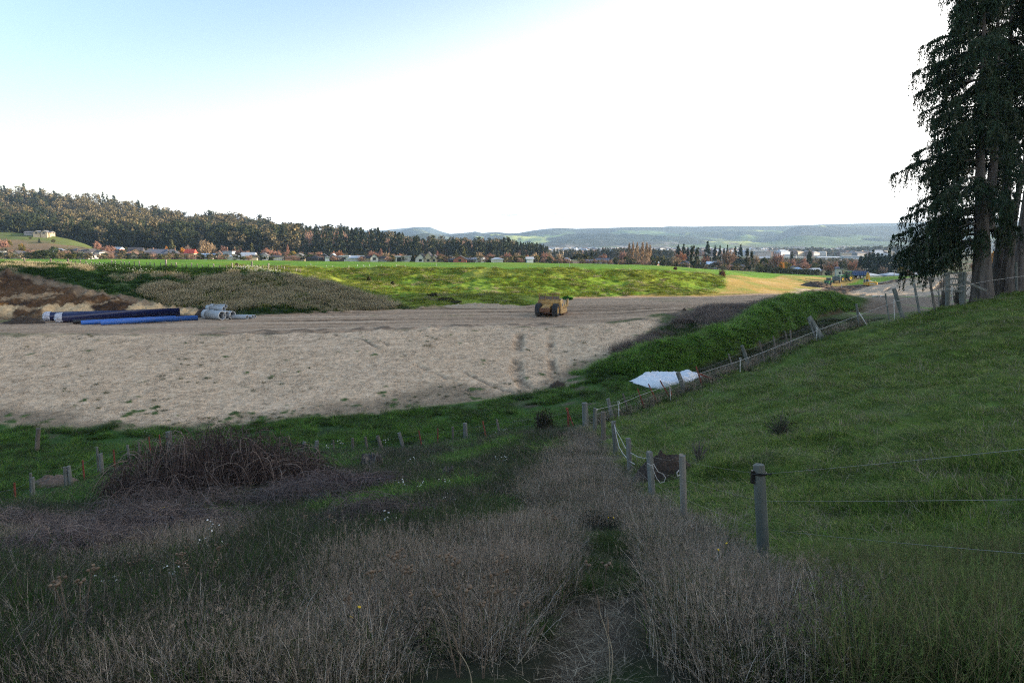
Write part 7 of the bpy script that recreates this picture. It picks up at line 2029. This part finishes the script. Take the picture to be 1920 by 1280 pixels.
# rough verge under the hillside fence
L = wl(FENCE_RIGHT)[:9]
P_ = []
for a, b in zip(L[:-1], L[1:]):
    for _ in range(int(math.dist(a[:2], b[:2]) * 12)):
        t_ = rg.random(); P_.append((a[0] + (b[0] - a[0]) * t_ + rg.normal(0, .45), a[1] + (b[1] - a[1]) * t_ + .35 + rg.normal(0, .45)))
lay('dry_grass', np.array(P_), [tuft('verge', 490 + k, M_STRAW, n=60, h=.5, rad=.2, lean=.5, width=.014, cols=DRYP[:4] + [(0.05, 0.08, 0.03)], seg=3, heads=.5) for k in range(2)] + grn_protos[:1], rg, 1.0, 'grey rough verge under the hillside fence', sizey=.9)
L = wl(FENCE_NEAR)[2:]
P_ = []
for a, b in zip(L[:-1], L[1:]):
    for _ in range(int(math.dist(a[:2], b[:2]) * 11)):
        t_ = rg.random(); P_.append((a[0] + (b[0] - a[0]) * t_ - abs(rg.normal(0, .4)), a[1] + (b[1] - a[1]) * t_ + rg.normal(0, .3)))
lay('dry_grass', np.array(P_), dry_protos[:7], rg, .95, 'dry grass crowding the near fence line', sizey=.6, far_grow=.01)
# turf on the path edges
p = region_points(500, Z_PATH, rg, .2); v = fbm(p[:, 0] / .8, p[:, 1] / .8, 48, 3); p = p[v > .08]
lay('green_grass', p, grn_protos, rg, .6, 'green tufts growing on the trodden path', sizey=.45)
p = region_points(900, Z_PATH, rg, .1)
lay('straw', p, [tuft('litter', 495 + k, M_STRAW, n=14, h=.03, rad=.22, lean=6, width=.005, cols=STR, seg=2, droop=0.1) for k in range(2)], rg, 1.0, 'flattened straw litter on the trodden path', sizey=.5)
# near bottom right: seeding greener grass
Z_BR = [at(*q)[:2] for q in ((1560, 1290, 3.6), (1620, 1180, 5.2), (1500, 1100, 7.2), (1650, 1080, 7.8), (1960, 1090, 7.3), (2200, 1150, 5.5), (2100, 1300, 3.3))]
p = region_points(900, Z_BR, rg, .2)
lay('green_grass', p, [tuft('seeding_grass', 500 + k, M_GRASS, n=60, h=.32, rad=.2, lean=.6, width=.006, cols=[(0.10, 0.135, 0.045), (0.065, 0.11, 0.03), (0.16, 0.15, 0.07), (0.2, 0.17, 0.1)], seg=3, heads=.25) for k in range(3)], rg, 1.0, 'longer yellowish green grass in the bottom right corner')

# ------------------------------------------------------------------ brambles: arching dead canes, one plant each
M_CANE = mat_tint('bramble_canes', rough=0.85, nscale=3, var=.2, bump=0, spec=.15)
def bramble(label, cx, cy, rx, ry, h, ncane, seed, cols, thick=.008, name='bramble_bush'):
    rng = np.random.default_rng(seed)
    g0 = gz(cx, cy)
    t = thing(name, label, 'bramble', (cx, cy, g0))
    Vs, Fs, Cs, n0 = [], [], [], 0
    cols = np.asarray(cols)
    S = 12
    a = rng.uniform(0, 6.28, ncane); q = np.sqrt(rng.random(ncane)) * .92
    bx = cx + rx * q * np.cos(a); by = cy + ry * q * np.sin(a); bz = gza(bx, by)
    az = rng.uniform(0, 6.28, ncane); reach = rng.uniform(.5, 2.3, ncane) * min(1, h)
    hh = h * rng.uniform(.35, 1.1, ncane) * (1 - .75 * q ** 2.2)
    wob = rng.normal(0, .22, (ncane, 2)); curl = rng.normal(0, .42, ncane)
    P = []
    for i in range(S + 1):
        u = i / S
        ang = az + curl * u
        x = bx + np.cos(ang) * reach * (u - .35) + wob[:, 0] * np.sin(u * 6)
        y = by + np.sin(ang) * reach * (u - .35) + wob[:, 1] * np.sin(u * 5)
        z = bz + hh * (1 - (2 * np.clip(u, 0, 1) - .95) ** 2 * .95) + .08 * np.sin(u * 9 + a)
        P.append(np.stack([x, y, z], -1))
    P = np.stack(P, 1)
    T = np.gradient(P, axis=1); T /= np.linalg.norm(T, axis=2, keepdims=True) + 1e-9
    A = np.cross(T, np.array([0.3, .5, .8])); A /= np.linalg.norm(A, axis=2, keepdims=True) + 1e-9
    B = np.cross(T, A)
    r = thick * rng.uniform(.5, 1.4, (ncane, 1, 1)) * np.linspace(1.1, .4, S + 1)[None, :, None]
    ring_ = np.stack([P + A * r * math.cos(w) + B * r * math.sin(w) for w in (0, 2.094, 4.189)], 2)
    V = ring_.reshape(-1, 3)
    ids = np.arange(len(V)).reshape(ncane, S + 1, 3)
    F = np.stack([ids[:, :-1], np.roll(ids[:, :-1], -1, 2), np.roll(ids[:, 1:], -1, 2), ids[:, 1:]], -1).reshape(-1, 4)
    col = (cols[rng.integers(0, len(cols), ncane)] * rng.uniform(.7, 1.3, (ncane, 1)))[:, None].repeat((S + 1) * 3, 1).reshape(-1, 3)
    off = np.array([cx, cy, g0])
    link('canes', np_mesh('canes', V - off, F, M_CANE, color=col), t)
    # fine side shoots
    k = rng.integers(0, ncane, ncane * 7); i = rng.integers(2, S, ncane * 7)
    C = P[k, i]; D = T[k, i] * .6 + rng.normal(size=(len(k), 3)) * .7; D /= np.linalg.norm(D, axis=1, keepdims=True)
    V2, F2 = cards(C, D, rng.uniform(.12, .42, len(k)), thick * 1.0, rng, tri=True)
    col2 = (cols[rng.integers(0, len(cols), len(k))] * rng.uniform(.7, 1.3, (len(k), 1))).repeat(3, 0)
    link('side_shoots', np_mesh('side_shoots', V2 - off, F2, M_CANE, color=col2), t)
    return t
BC = [(0.075, 0.052, 0.046), (0.050, 0.036, 0.034), (0.105, 0.080, 0.070), (0.035, 0.026, 0.026)]
def pxy(px, py, Y): q = at(px, py, Y); return q[0], q[1]
cx, cy = pxy(410, 930, 26.0)
bramble('big dark mound of dead arching bramble canes behind the dry grass', cx, cy, 4.2, 3.2, 2.5, 1300, 61, BC + [(0.19, 0.15, 0.13)], .012)
cx, cy = pxy(620, 945, 22.8)
bramble('purplish lower bramble thicket right of the big dark mound', cx, cy, 2.5, 1.7, .85, 800, 62, [(0.115, 0.090, 0.090), (0.08, 0.06, 0.06), (0.15, 0.12, 0.115)], .008)
cx, cy = pxy(330, 975, 21.4)
bramble('thin pale bramble canes in front of the big dark mound', cx, cy, 3.0, 1.3, 1.0, 420, 63, [(0.15, 0.12, 0.11), (0.10, 0.08, 0.078)], .007)
cx, cy = pxy(560, 965, 21.2)
bramble('grey bramble fringe left of the green tussocks', cx, cy, 1.8, 1.1, .85, 360, 64, [(0.15, 0.125, 0.12), (0.11, 0.09, 0.088)], .007)
cx, cy = pxy(700, 1010, 14.6)
bramble('small grey thicket of dead stems among green tussocks', cx, cy, 1.1, .9, .8, 380, 67, [(0.14, 0.115, 0.105), (0.09, 0.075, 0.07)], .006)

PUR = [(0.16, 0.13, 0.125), (0.11, 0.09, 0.09), (0.21, 0.17, 0.155), (0.06, 0.05, 0.05)]
cx, cy = pxy(300, 1035, 16.6)
bramble('pale purplish thicket of thin dead canes sprawling below the big dark mound', cx, cy, 2.3, 1.6, .85, 900, 68, PUR, .006)
cx, cy = pxy(140, 1065, 13.0)
bramble('grey dead thicket low at the left side below the sprawling one', cx, cy, 1.5, 1.3, .75, 700, 69, PUR, .005)
cx, cy = pxy(25, 1015, 18.5)
bramble('dark purplish thicket cut by the left picture edge', cx, cy, 1.6, 1.3, .8, 500, 70, PUR, .006)

def shrub(label, px, by, ty, wpx, Y, cols, seed, name='shrub', n=1600, leaf=.05, cat='shrub'):
    """Twiggy small shrub: stems plus leaf faces."""
    rng = np.random.default_rng(seed)
    q = at(px, by, Y); g = gz(q[0], Y); h = at(px, ty, Y)[2] - g; w = wpx / FPX * Y / 2
    t = thing(name, label, cat, (q[0], Y, g))
    k = 60
    d = rdir(k, rng); d[:, 2] = abs(d[:, 2]) * .9 + .25
    tip = d * np.array([w, w, h]) * rng.uniform(.55, 1.0, (k, 1)); tip[:, 2] = np.clip(tip[:, 2], .1, h)
    m = MB()
    for e in tip: m.tube([(0, 0, -.1), tuple(e * np.array([.4, .4, .55])), tuple(e)], [.012 + .01 * h, .008, .003], 4)
    m.build('stems', M_POSTD, t)
    f = rng.uniform(.45, 1.0, (k, n // k, 1))
    C = (tip[:, None] * f + rng.normal(size=(k, n // k, 3)) * .10 * h).reshape(-1, 3); C[:, 2] = np.abs(C[:, 2])
    V, F = cards(C, rdir(len(C), rng), rng.uniform(.6, 1.4, len(C)) * leaf, leaf * .6, rng)
    c = np.asarray(cols)[rng.integers(0, len(cols), len(C))].repeat(4, 0) * rng.uniform(.7, 1.3, (len(V), 1))
    link('foliage', np_mesh('foliage', V, F, M_LEAF, color=c), t)
shrub('dark brown shrub standing at the gully fence left of the A shaped stay', 1022, 808, 764, 46, 38, [(0.035, 0.03, 0.02), (0.055, 0.042, 0.028), (0.03, 0.035, 0.018)], 71, leaf=.09)
for i, (px, by, ty, w, Y, lab) in enumerate([(835, 571, 558, 34, 114, 'dark scrubby bush at the foot of the green bank nearest the spur'), (855, 574, 565, 30, 112, 'low dark bush where the green bank meets the works floor'), (812, 562, 550, 26, 117, 'dark bush in the crease between the two grassy spurs'),
        (692, 524, 519, 7, 136, 'small dark thistle clump on the green bank'), (736, 532, 528, 6, 130, 'tiny dark clump right of the thistle clump on the bank'), (1064, 569, 556, 22, 121, 'bright green bush just behind the scraper'), (1266, 508, 501, 6, 166, 'small dead bush on the green bank crest'),
        (1354, 513, 506, 14, 200, 'rusty brown scrub heap at the corner of the golden field')]):
    shrub(lab, px, by, ty, w, Y, [(0.03, 0.11, 0.02), (0.04, 0.14, 0.02)] if 'bright' in lab else ([(0.12, 0.06, 0.035), (0.08, 0.045, 0.03)] if 'rusty' in lab or 'dead' in lab else [(0.045, 0.05, 0.022), (0.065, 0.06, 0.03)]), 72 + i, leaf=.30, n=900)
# grey green sapling on the paddock and thin twigs behind the compost heap
shrub('thin wiry plant growing on the paddock above the compost heap', 1310, 880, 820, 50, 19, [(0.05, 0.055, 0.03)], 90, leaf=.02, n=120)
shrub('low dark weed clump on the middle of the hillside paddock', 1465, 792, 772, 70, 20.3, [(0.03, 0.045, 0.02), (0.06, 0.06, 0.035)], 91, leaf=.05, n=900)

# dead yarrow stalks with flat brown heads, and white daisies
M_HEAD = mat_basic('brown_seed_head', (0.15, 0.108, 0.075), rough=.95, var=.4, scale=30)
M_PETAL = mat_basic('white_petals', (0.75, 0.75, 0.74), rough=.7)
M_YELLOW = mat_basic('yellow_petals', (0.70, 0.45, 0.02), rough=.7)
M_STEM = mat_basic('dead_brown_stem', (0.13, 0.10, 0.075), rough=.95, var=.3)
M_GSTEM = mat_basic('green_stem', (0.05, 0.09, 0.03), rough=.9)
def yarrow(seed, h):
    rng = np.random.default_rng(seed)
    t = thing('seed_head_plant', 'dead brown yarrow stalks with flat seed heads among dry grass', 'seed head plant', (0, 0, 0), 0, 'dead yarrow plants in the near rough')
    ms, mh = MB(), MB()
    for k in range(rng.integers(2, 5)):
        a = rng.uniform(0, 6.28); ln = rng.uniform(.05, .3); hh = h * rng.uniform(.7, 1.1)
        e = Vector((ln * math.cos(a) * hh, ln * math.sin(a) * hh, hh))
        ms.tube([(0, 0, -.05), tuple(e * .55 + Vector((0, 0, .05))), tuple(e)], [.005, .004, .003], 5)
        for j in range(5):
            o = Vector((rng.normal(0, .022), rng.normal(0, .022), rng.uniform(-.015, .012)))
            ms.tube([tuple(e - Vector((0, 0, .05))), tuple(e + o)], .002, 4)
            mh.lathe([(.003, -.012), (.012, -.004), (.015, .004), (.009, .009), (.001, .013)], 8, M=Matrix.Translation(e + o), axis='z')
    ms.build('stalks', M_STEM, t); mh.build('seed_heads', M_HEAD, t)
    return t
def daisy(seed, mat, h=.35, n=5, lab='', grp=''):
    rng = np.random.default_rng(seed)
    t = thing('flower_clump', lab, 'flowers', (0, 0, 0), 0, grp)
    ms, mh = MB(), MB()
    for k in range(n):
        e = Vector((rng.normal(0, .10), rng.normal(0, .10), h * rng.uniform(.7, 1.15)))
        ms.tube([(e.x * .3, e.y * .3, -.05), tuple(e)], .004, 5)
        mh.lathe([(.002, .006), (.016, .004), (.018, -.002), (.004, -.008)], 10, M=Matrix.Translation(e) @ Euler((rng.normal(0, .5), rng.normal(0, .5), 0)).to_matrix().to_4x4(), axis='z')
    ms.build('stems', M_GSTEM, t); mh.build('blooms', mat, t)
    return t
Yp = [yarrow(600 + k, .62) for k in range(4)]
spots = [(880, 1225, 4.75), (925, 1190, 5.3), (915, 1215, 4.9), (762, 1170, 5.75), (770, 1185, 5.5), (800, 1230, 4.7), (860, 1262, 4.2), (905, 1268, 4.15), (715, 1220, 5.0), (680, 1235, 4.8), (1130, 1165, 5.7), (985, 1245, 4.5), (1030, 1060, 8.8),
         (250, 1085, 9.2), (300, 1070, 9.8), (340, 1090, 9.0), (370, 1060, 10.2), (400, 1105, 8.5), (420, 1080, 9.4), (350, 1150, 7), (330, 1165, 6.8), (360, 1170, 6.6), (140, 1225, 5.2), (155, 1215, 5.4), (450, 1050, 11), (470, 1045, 11.4), (260, 1110, 8.3), (395, 1150, 7.0),
         (560, 1010, 15.5), (600, 1020, 14.4), (640, 1012, 15), (655, 1000, 15.8), (590, 1035, 13), (700, 1045, 11.5), (740, 1040, 11.8), (760, 1020, 13), (720, 985, 16.5), (790, 985, 16), (830, 1005, 14), (680, 1050, 11.4), (610, 1060, 11), (530, 1045, 12.5), (750, 1060, 10.6), (770, 1000, 14.6)]
for i, (px, py, Y) in enumerate(spots):
    q = at(px, py, Y); x, y = q[0], Y
    o = Yp[i] if i < 4 else copy_tree(Yp[i % 4])
    o.location = (x, y, gz(x, y)); o.rotation_euler = (0, 0, RNG.uniform(0, 6.28)); s = RNG.uniform(.7, 1.05); o.scale = (s, s, s)
WL_, WG = 'small clump of white daisies in the green rough grass', 'white daisy clumps in the rough grass'
Dp = [daisy(620 + k, M_PETAL, .38, 6, WL_, WG) for k in range(3)]
dsp = [(200, 1140, 7.6), (292, 1112, 8.4), (330, 1118, 8.2), (393, 1050, 11), (395, 1018, 14.6), (728, 1022, 13.2), (735, 1026, 13), (758, 936, 21.5), (790, 945, 20.2), (838, 942, 20.2), (772, 884, 30), (935, 826, 39), (945, 822, 39.5), (938, 868, 26.6), (950, 870, 26.2), (615, 843, 41), (722, 836, 42), (640, 842, 41.5), (840, 970, 17), (276, 815, 49), (292, 835, 46)]
for i, (px, py, Y) in enumerate(dsp):
    q = at(px, py, Y)
    o = Dp[i] if i < 3 else copy_tree(Dp[i % 3])
    o.location = (q[0], Y, gz(q[0], Y)); o.rotation_euler = (0, 0, RNG.uniform(0, 6.28)); s = RNG.uniform(.65, .95) * (1 + Y / 70); o.scale = (s, s, s)
for i, (px, py, Y, lab) in enumerate([(1348, 1084, 7.6, 'single yellow flower in the dry grass below the big fence post'), (1143, 1000, 11.6, 'two yellow flowers beside the path above the green tuft'), (660, 1236, 4.8, 'single yellow flower low in the dry grass at the bottom'), (300, 995, 19.5, 'small spray of yellow leaves in front of the big bramble mound')]):
    q = at(px, py, Y); o = daisy(640 + i, M_YELLOW, .45, 2 if i < 3 else 14, lab, None); o.location = (q[0], Y, gz(q[0], Y)); 
    o.scale = (1.3, 1.3, 1.1) if i == 3 else (.7, .7, .8)
# drift of white flowers on the far bank: too many and too small to count
def far_flowers():
    rng = np.random.default_rng(19)
    m = MB(); m.lathe([(.001, .05), (.05, .02), (.065, -.015), (.001, -.05)], 7, axis='z'); V = np.concatenate(m.V)
    pm = np_mesh('bloom', V, [np.array(m.F[k], np.int32) for k in (4, 3) if m.F[k]], M_PETAL)
    P = []
    for (px, py, Y, n, s) in ((500, 518, 115.5, 150, 1.3), (470, 514, 117, 90, 1.5), (455, 511, 117, 50, 1.5), (200, 508, 113, 40, 2.5), (100, 498, 115.6, 30, 2.5), (260, 512, 112.5, 25, 2), (310, 514, 113, 30, 2), (150, 500, 115, 30, 3), (530, 523, 114, 50, 1.5)):
        q = at(px, py, Y)
        for _ in range(n):
            x, y = q[0] + rng.normal(0, s), q[1] + rng.normal(0, s * .5); P.append((x, y, 0))
    P = np.array(P); P[:, 2] = gza(P[:, 0], P[:, 1]) + rng.uniform(.25, .5, len(P))
    scatter('white_flowers', P, [pm], np.ones((len(P), 3)) * rng.uniform(.35, .75, (len(P), 1)), np.zeros((len(P), 3)), np.zeros(len(P)), 'drift of white flowers on the shaded left bank')
far_flowers()
# loose long seed stalks close to the camera
def stalk(label, px, by, tx, ty, Y, seed):
    rng = np.random.default_rng(seed)
    A = Vector(at(px, by, Y)); A.z = gz(A.x, A.y); B = Vector(at(tx, ty, Y))
    t = thing('grass_stalk', label, 'grass stalk', A)
    d = B - A; m = MB(); pts = [d * f + Vector((.03 * math.sin(f * 3), 0, .02 * math.sin(f * 4))) for f in np.linspace(0, 1, 8)]
    m.tube(pts, np.linspace(.004, .002, 8), 5); m.build('stem', M_ROPE if False else mat_basic('straw_stalk', (0.30, 0.25, 0.18), rough=.9), t)
    m = MB(); m.tube([pts[-1] - d.normalized() * .02, pts[-1] + d.normalized() * .05, pts[-1] + d.normalized() * .10], [.003, .009, .002], 6); m.build('seed_head', M_STEM, t)
for i, (lab, px, by, tx, ty, Y) in enumerate([('tall pale stalk with feathery head leaning right at lower middle', 668, 1205, 700, 1135, 5.4), ('tall pale stalk standing on the left side of the path', 1142, 1262, 1122, 1140, 4.1), ('pale stalk with drooping head on the path beside the tall one', 1140, 1275, 1138, 1180, 3.95),
        ('thick straw stalk leaning left at the bottom edge', 885, 1290, 856, 1212, 3.75), ('pale stalk leaning over the path edge from the left', 970, 1240, 1008, 1186, 4.4), ('slender stalk right of the path near the bottom', 1225, 1240, 1210, 1132, 4.5)]):
    stalk(lab, px, by, tx, ty, Y, 700 + i)

# ------------------------------------------------------------------ the big drooping conifers at the right
M_BARK = mat_basic('furrowed_grey_bark', (0.105, 0.092, 0.084), rough=0.95, var=0.6, scale=7, stretch=(1, 1, .13), bump=1.0, dirt=(0.11, 0.105, 0.10), dirt_amt=.5)
M_DEADTWIG = mat_basic('lichened_dead_twigs', (0.16, 0.155, 0.145), rough=.95, var=.3)
M_NEEDLE = mat_tint('drooping_needles', rough=.8, nscale=1.5, var=.15, bump=0, random_amt=0, transl=.08)

def trunk_tube(path, rad, seed, n=22):
    """A bark-ridged stem along a path, buttressed at the base."""
    rng = np.random.default_rng(seed)
    path = [Vector(p) for p in path]
    seg = []
    for a, b in zip(path[:-1], path[1:]):
        for k in range(6): seg.append(a.lerp(b, k / 6))
    seg.append(path[-1])
    N = len(seg); V, F = [], []
    ridge = 1 + .07 * np.sin(np.arange(n) * 2.6 + seed) + rng.uniform(-.04, .04, n)
    for i, p in enumerate(seg):
        f = i / (N - 1)
        r = rad * (1 - f) ** 1.35 + .03
        but = 1 + .35 * math.exp(-i / 2.0)
        for k in range(n):
            w = 2 * math.pi * k / n
            q = r * (ridge[k] + rng.uniform(-.02, .02)) * (1 + (but - 1) * (1 + .5 * math.sin(k * 1.9)))
            V.append((p.x + q * math.cos(w), p.y + q * math.sin(w), p.z))
    for i in range(N - 1):
        for k in range(n): F.append([i * n + k, i * n + (k + 1) % n, (i + 1) * n + (k + 1) % n, (i + 1) * n + k])
    return V, F, seg

def big_conifer(label, base, stems, rad, Lz, nb, seed, zmin, zmax, dens=1.0, colmul=1.0, inner=.28, droop=1.0, azbias=None):
    rng = np.random.default_rng(seed)
    B = Vector(base); B.z = gz(B.x, B.y) - .25
    t = thing('conifer_tree', label, 'conifer', B, 0, 'big conifers beside the timber gate')
    m = MB(); lines = []
    for (path, r) in stems:
        P = [Vector(p) - B for p in path]
        if r == rad: P = [Vector((0, 0, 0))] + P
        V, F, seg = trunk_tube(P, r, seed); m.add(V, F); lines.append(seg)
    m.build('trunk', M_BARK, t, smooth=True)
    mb = MB(); md = MB()
    LV, LF, LC, n0 = [], [], [], 0
    zs = [p[0] for p in Lz]; ls = [p[1] for p in Lz]
    for b in range(nb):
        z = zmin + (zmax - zmin) * (b + rng.random()) / nb
        line = lines[rng.integers(0, len(lines))]
        zz = z - B.z
        c = min(line, key=lambda q: abs(q.z - zz))
        if abs(c.z - zz) > 1.5: line = lines[0]; c = min(line, key=lambda q: abs(q.z - zz))
        az = rng.uniform(0, 2 * math.pi) if azbias is None or rng.random() > .5 else rng.normal(azbias, .6)
        L = float(np.interp(z, zs, ls)) * .97 * rng.uniform(.5, 1.06) * (.5 if azbias is not None and math.cos(az) > 0 else 1)
        o = Vector((math.cos(az), math.sin(az), 0))
        pts = []
        for k in range(9):
            u = k / 8
            pts.append(c + o * (L * u) + Vector((0, 0, L * (.10 * u - .62 * u * u + .22 * u ** 3) * droop)) + Vector(rng.normal(0, .05 * u, 3)))
        mb.tube(pts, np.linspace(.030 + .010 * L, .006, 9), 5, cap=False)
        # side sprays with hanging strands
        ns = int(L * 11 * dens)
        Pn = np.array([tuple(p) for p in pts])
        for s in range(ns):
            u = inner + (1 - inner) * rng.random() ** .75
            k = min(int(u * 8), 7); f = u * 8 - k
            a = Pn[k] * (1 - f) + Pn[k + 1] * f
            sd = np.array([-o.y, o.x, 0]) * rng.choice([-1, 1]); ln = rng.uniform(.15, .75) * (1.15 - u * .6)
            e = a + sd * ln + np.array([o.x, o.y, 0]) * ln * .5 + np.array([0, 0, -.12 * ln])
            hang = rng.uniform(.3, 1.5) * (.6 + .6 * rng.random())
            nn = int(8 + hang * 15)
            w = rng.random(nn)
            C = a + (e - a) * np.minimum(1, w * 1.6)[:, None] + np.array([0, 0, -1.0]) * (np.maximum(0, w - .35) * hang * 1.5)[:, None] + rng.normal(0, .045, (nn, 3))
            D = np.array([0, 0, -1.0]) + rng.normal(0, .45, (nn, 3)) + (e - a) * .5
            D /= np.linalg.norm(D, axis=1, keepdims=True)
            V, F = cards(C, D, rng.uniform(.12, .30, nn), rng.uniform(.035, .075, nn), rng)
            LV.append(V); LF.append(F + n0); n0 += len(V)
            cc = np.array([(0.022, 0.040, 0.022), (0.032, 0.052, 0.028), (0.048, 0.056, 0.032), (0.014, 0.025, 0.014)])[rng.integers(0, 4)] * colmul * rng.uniform(.8, 1.25)
            LC.append(np.repeat(cc[None], len(V), 0))
        # bare dead twigs along the inner bough and hanging at the low rim
        if z < 7:
            for s in range(int(5 + L)):
                u = rng.uniform(.1, 1.0); k = min(int(u * 8), 7)
                a = Vector(Pn[k]); d = Vector(rng.normal(0, .5, 3)) + o * .5 + Vector((0, 0, -.35)); d.normalize(); ln = rng.uniform(.3, 1.1)
                md.tube([a, a + d * ln * .5 + Vector((0, 0, .05)), a + d * ln + Vector((0, 0, -.12))], [.010, .007, .003], 4, cap=False)
    mb.build('boughs', M_POSTD, t)
    if md.n: md.build('dead_twigs', M_DEADTWIG, t)
    link('crown', np_mesh('crown', np.concatenate(LV), np.concatenate(LF), M_NEEDLE, color=np.concatenate(LC)), t)
    return t
def zz(py, Y=46.0): return at(1840, py, Y)[2]
LA = [(zz(495), 4.2), (zz(470), 4.7), (zz(430), 4.7), (zz(400), 4.9), (zz(360), 5.2), (zz(335), 5.3), (zz(290), 4.8), (zz(255), 4.2), (zz(210), 3.5), (zz(150), 3.3), (zz(95), 4.2), (zz(70), 4.0), (zz(30), 2.9), (zz(0), 2.7), (20, 2.0), (27, .6)]
big_conifer('big drooping conifer nearest the gate, with a thick forked trunk', at(1843, 545, 46.2),
            [([at(1842, 460, 46.2), at(1840, 400, 46.2), at(1838, 300, 46.2), at(1842, 150, 46.2), at(1846, 0, 46.2), at(1846, -330, 46.2)],   .52), ([at(1850, 430, 46.3), at(1864, 300, 46.4), at(1868, 180, 46.4), at(1872, 0, 46.4), at(1872, -200, 46.4)],   .28)], .52,
            LA, 250, 91, zz(478), 27, dens=1.35, azbias=math.pi)
LB = [(zz(350), 2.0), (zz(250), 3.4), (zz(150), 4.0), (zz(50), 4.0), (20, 3.0), (28, .6)]
big_conifer('dark conifer behind with a tall straight trunk and leaning base', at(1872, 540, 49),
            [([at(1875, 500, 49), at(1884, 430, 49), at(1888, 330, 49), at(1894, 150, 49), at(1896, 0, 49), at(1896, -340, 49)], .55)], .55, LB, 95, 92, zz(300), 28, dens=1.2)
LC_ = [(zz(330), 1.5), (zz(230), 2.8), (zz(100), 3.8), (18, 3.2), (24, .6)]
big_conifer('slender grey stemmed conifer curving out to the right', at(1888, 540, 47.5),
            [([at(1890, 500, 47.5), at(1897, 430, 47.5), at(1908, 370, 47.5), at(1922, 300, 47.5), at(1935, 150, 47.5), at(1940, -100, 47.5)], .38)], .38, LC_, 70, 93, zz(270), 24, dens=1.2)
big_conifer('last conifer in the row with its trunk at the picture edge', at(1903, 540, 49.5),
            [([at(1908, 500, 49.5), at(1918, 430, 49.5), at(1926, 360, 49.5), at(1938, 200, 49.5), at(1945, 0, 49.5), at(1950, -300, 49.5)], .45)], .45, LB, 85, 94, zz(290), 27, dens=1.2)
# low dead brush and pale fallen twigs round the trunk feet
for i, (px, py, Y, w, h, lab) in enumerate([(1800, 540, 47.5, 34, 470, 'dead twiggy brush under the low boughs behind the gate'), (1770, 545, 47, 24, 490, 'fine dead twigs hanging by the left gate post'), (1830, 545, 47.6, 22, 450, 'rusty brown dead twigs against the thick forked trunk')]):
    shrub(lab, px, py, h, w * 2, Y, [(0.11, 0.075, 0.05), (0.09, 0.07, 0.055)], 120 + i, name='dead_brush', n=260, leaf=.07, cat='dead brush')
# low leafage seen between the trunks
for i, (px, py, Y, w, h, c, lab) in enumerate([(1868, 545, 54, 50, 480, [(0.05, 0.045, 0.022), (0.10, 0.065, 0.025)], 'dark leafy undergrowth seen between the conifer trunks'), (1915, 535, 55, 40, 470, [(0.04, 0.045, 0.02), (0.16, 0.09, 0.03)], 'dark bush behind the last conifer trunk'), (1898, 538, 53, 30, 515, [(0.04, 0.07, 0.02), (0.06, 0.09, 0.03)], 'green weeds at the foot of the conifer row')]):
    shrub(lab, px, py, h, w * 1.6, Y, c, 130 + i, name='undergrowth_bush', n=1500, leaf=.16, cat='bush')

# ------------------------------------------------------------------ the air
HAZE = 1.0e-4
mh_ = bpy.data.materials.new('pale_haze')
mh_.use_nodes = True
nt = mh_.node_tree
nt.nodes.remove(nt.nodes['Principled BSDF'])
pv = nt.nodes.new('ShaderNodeVolumePrincipled')
pv.inputs['Color'].default_value = (0.46, 0.68, 1.0, 1)
pv.inputs['Density'].default_value = HAZE
pv.inputs['Anisotropy'].default_value = 0.2
nt.links.new(pv.outputs[0], nt.nodes['Material Output'].inputs['Volume'])
m = MB(); m.box(-9900, 9900, -3700, 9900, -46, 176)
tag(m.build('haze', mh_), kind='stuff')
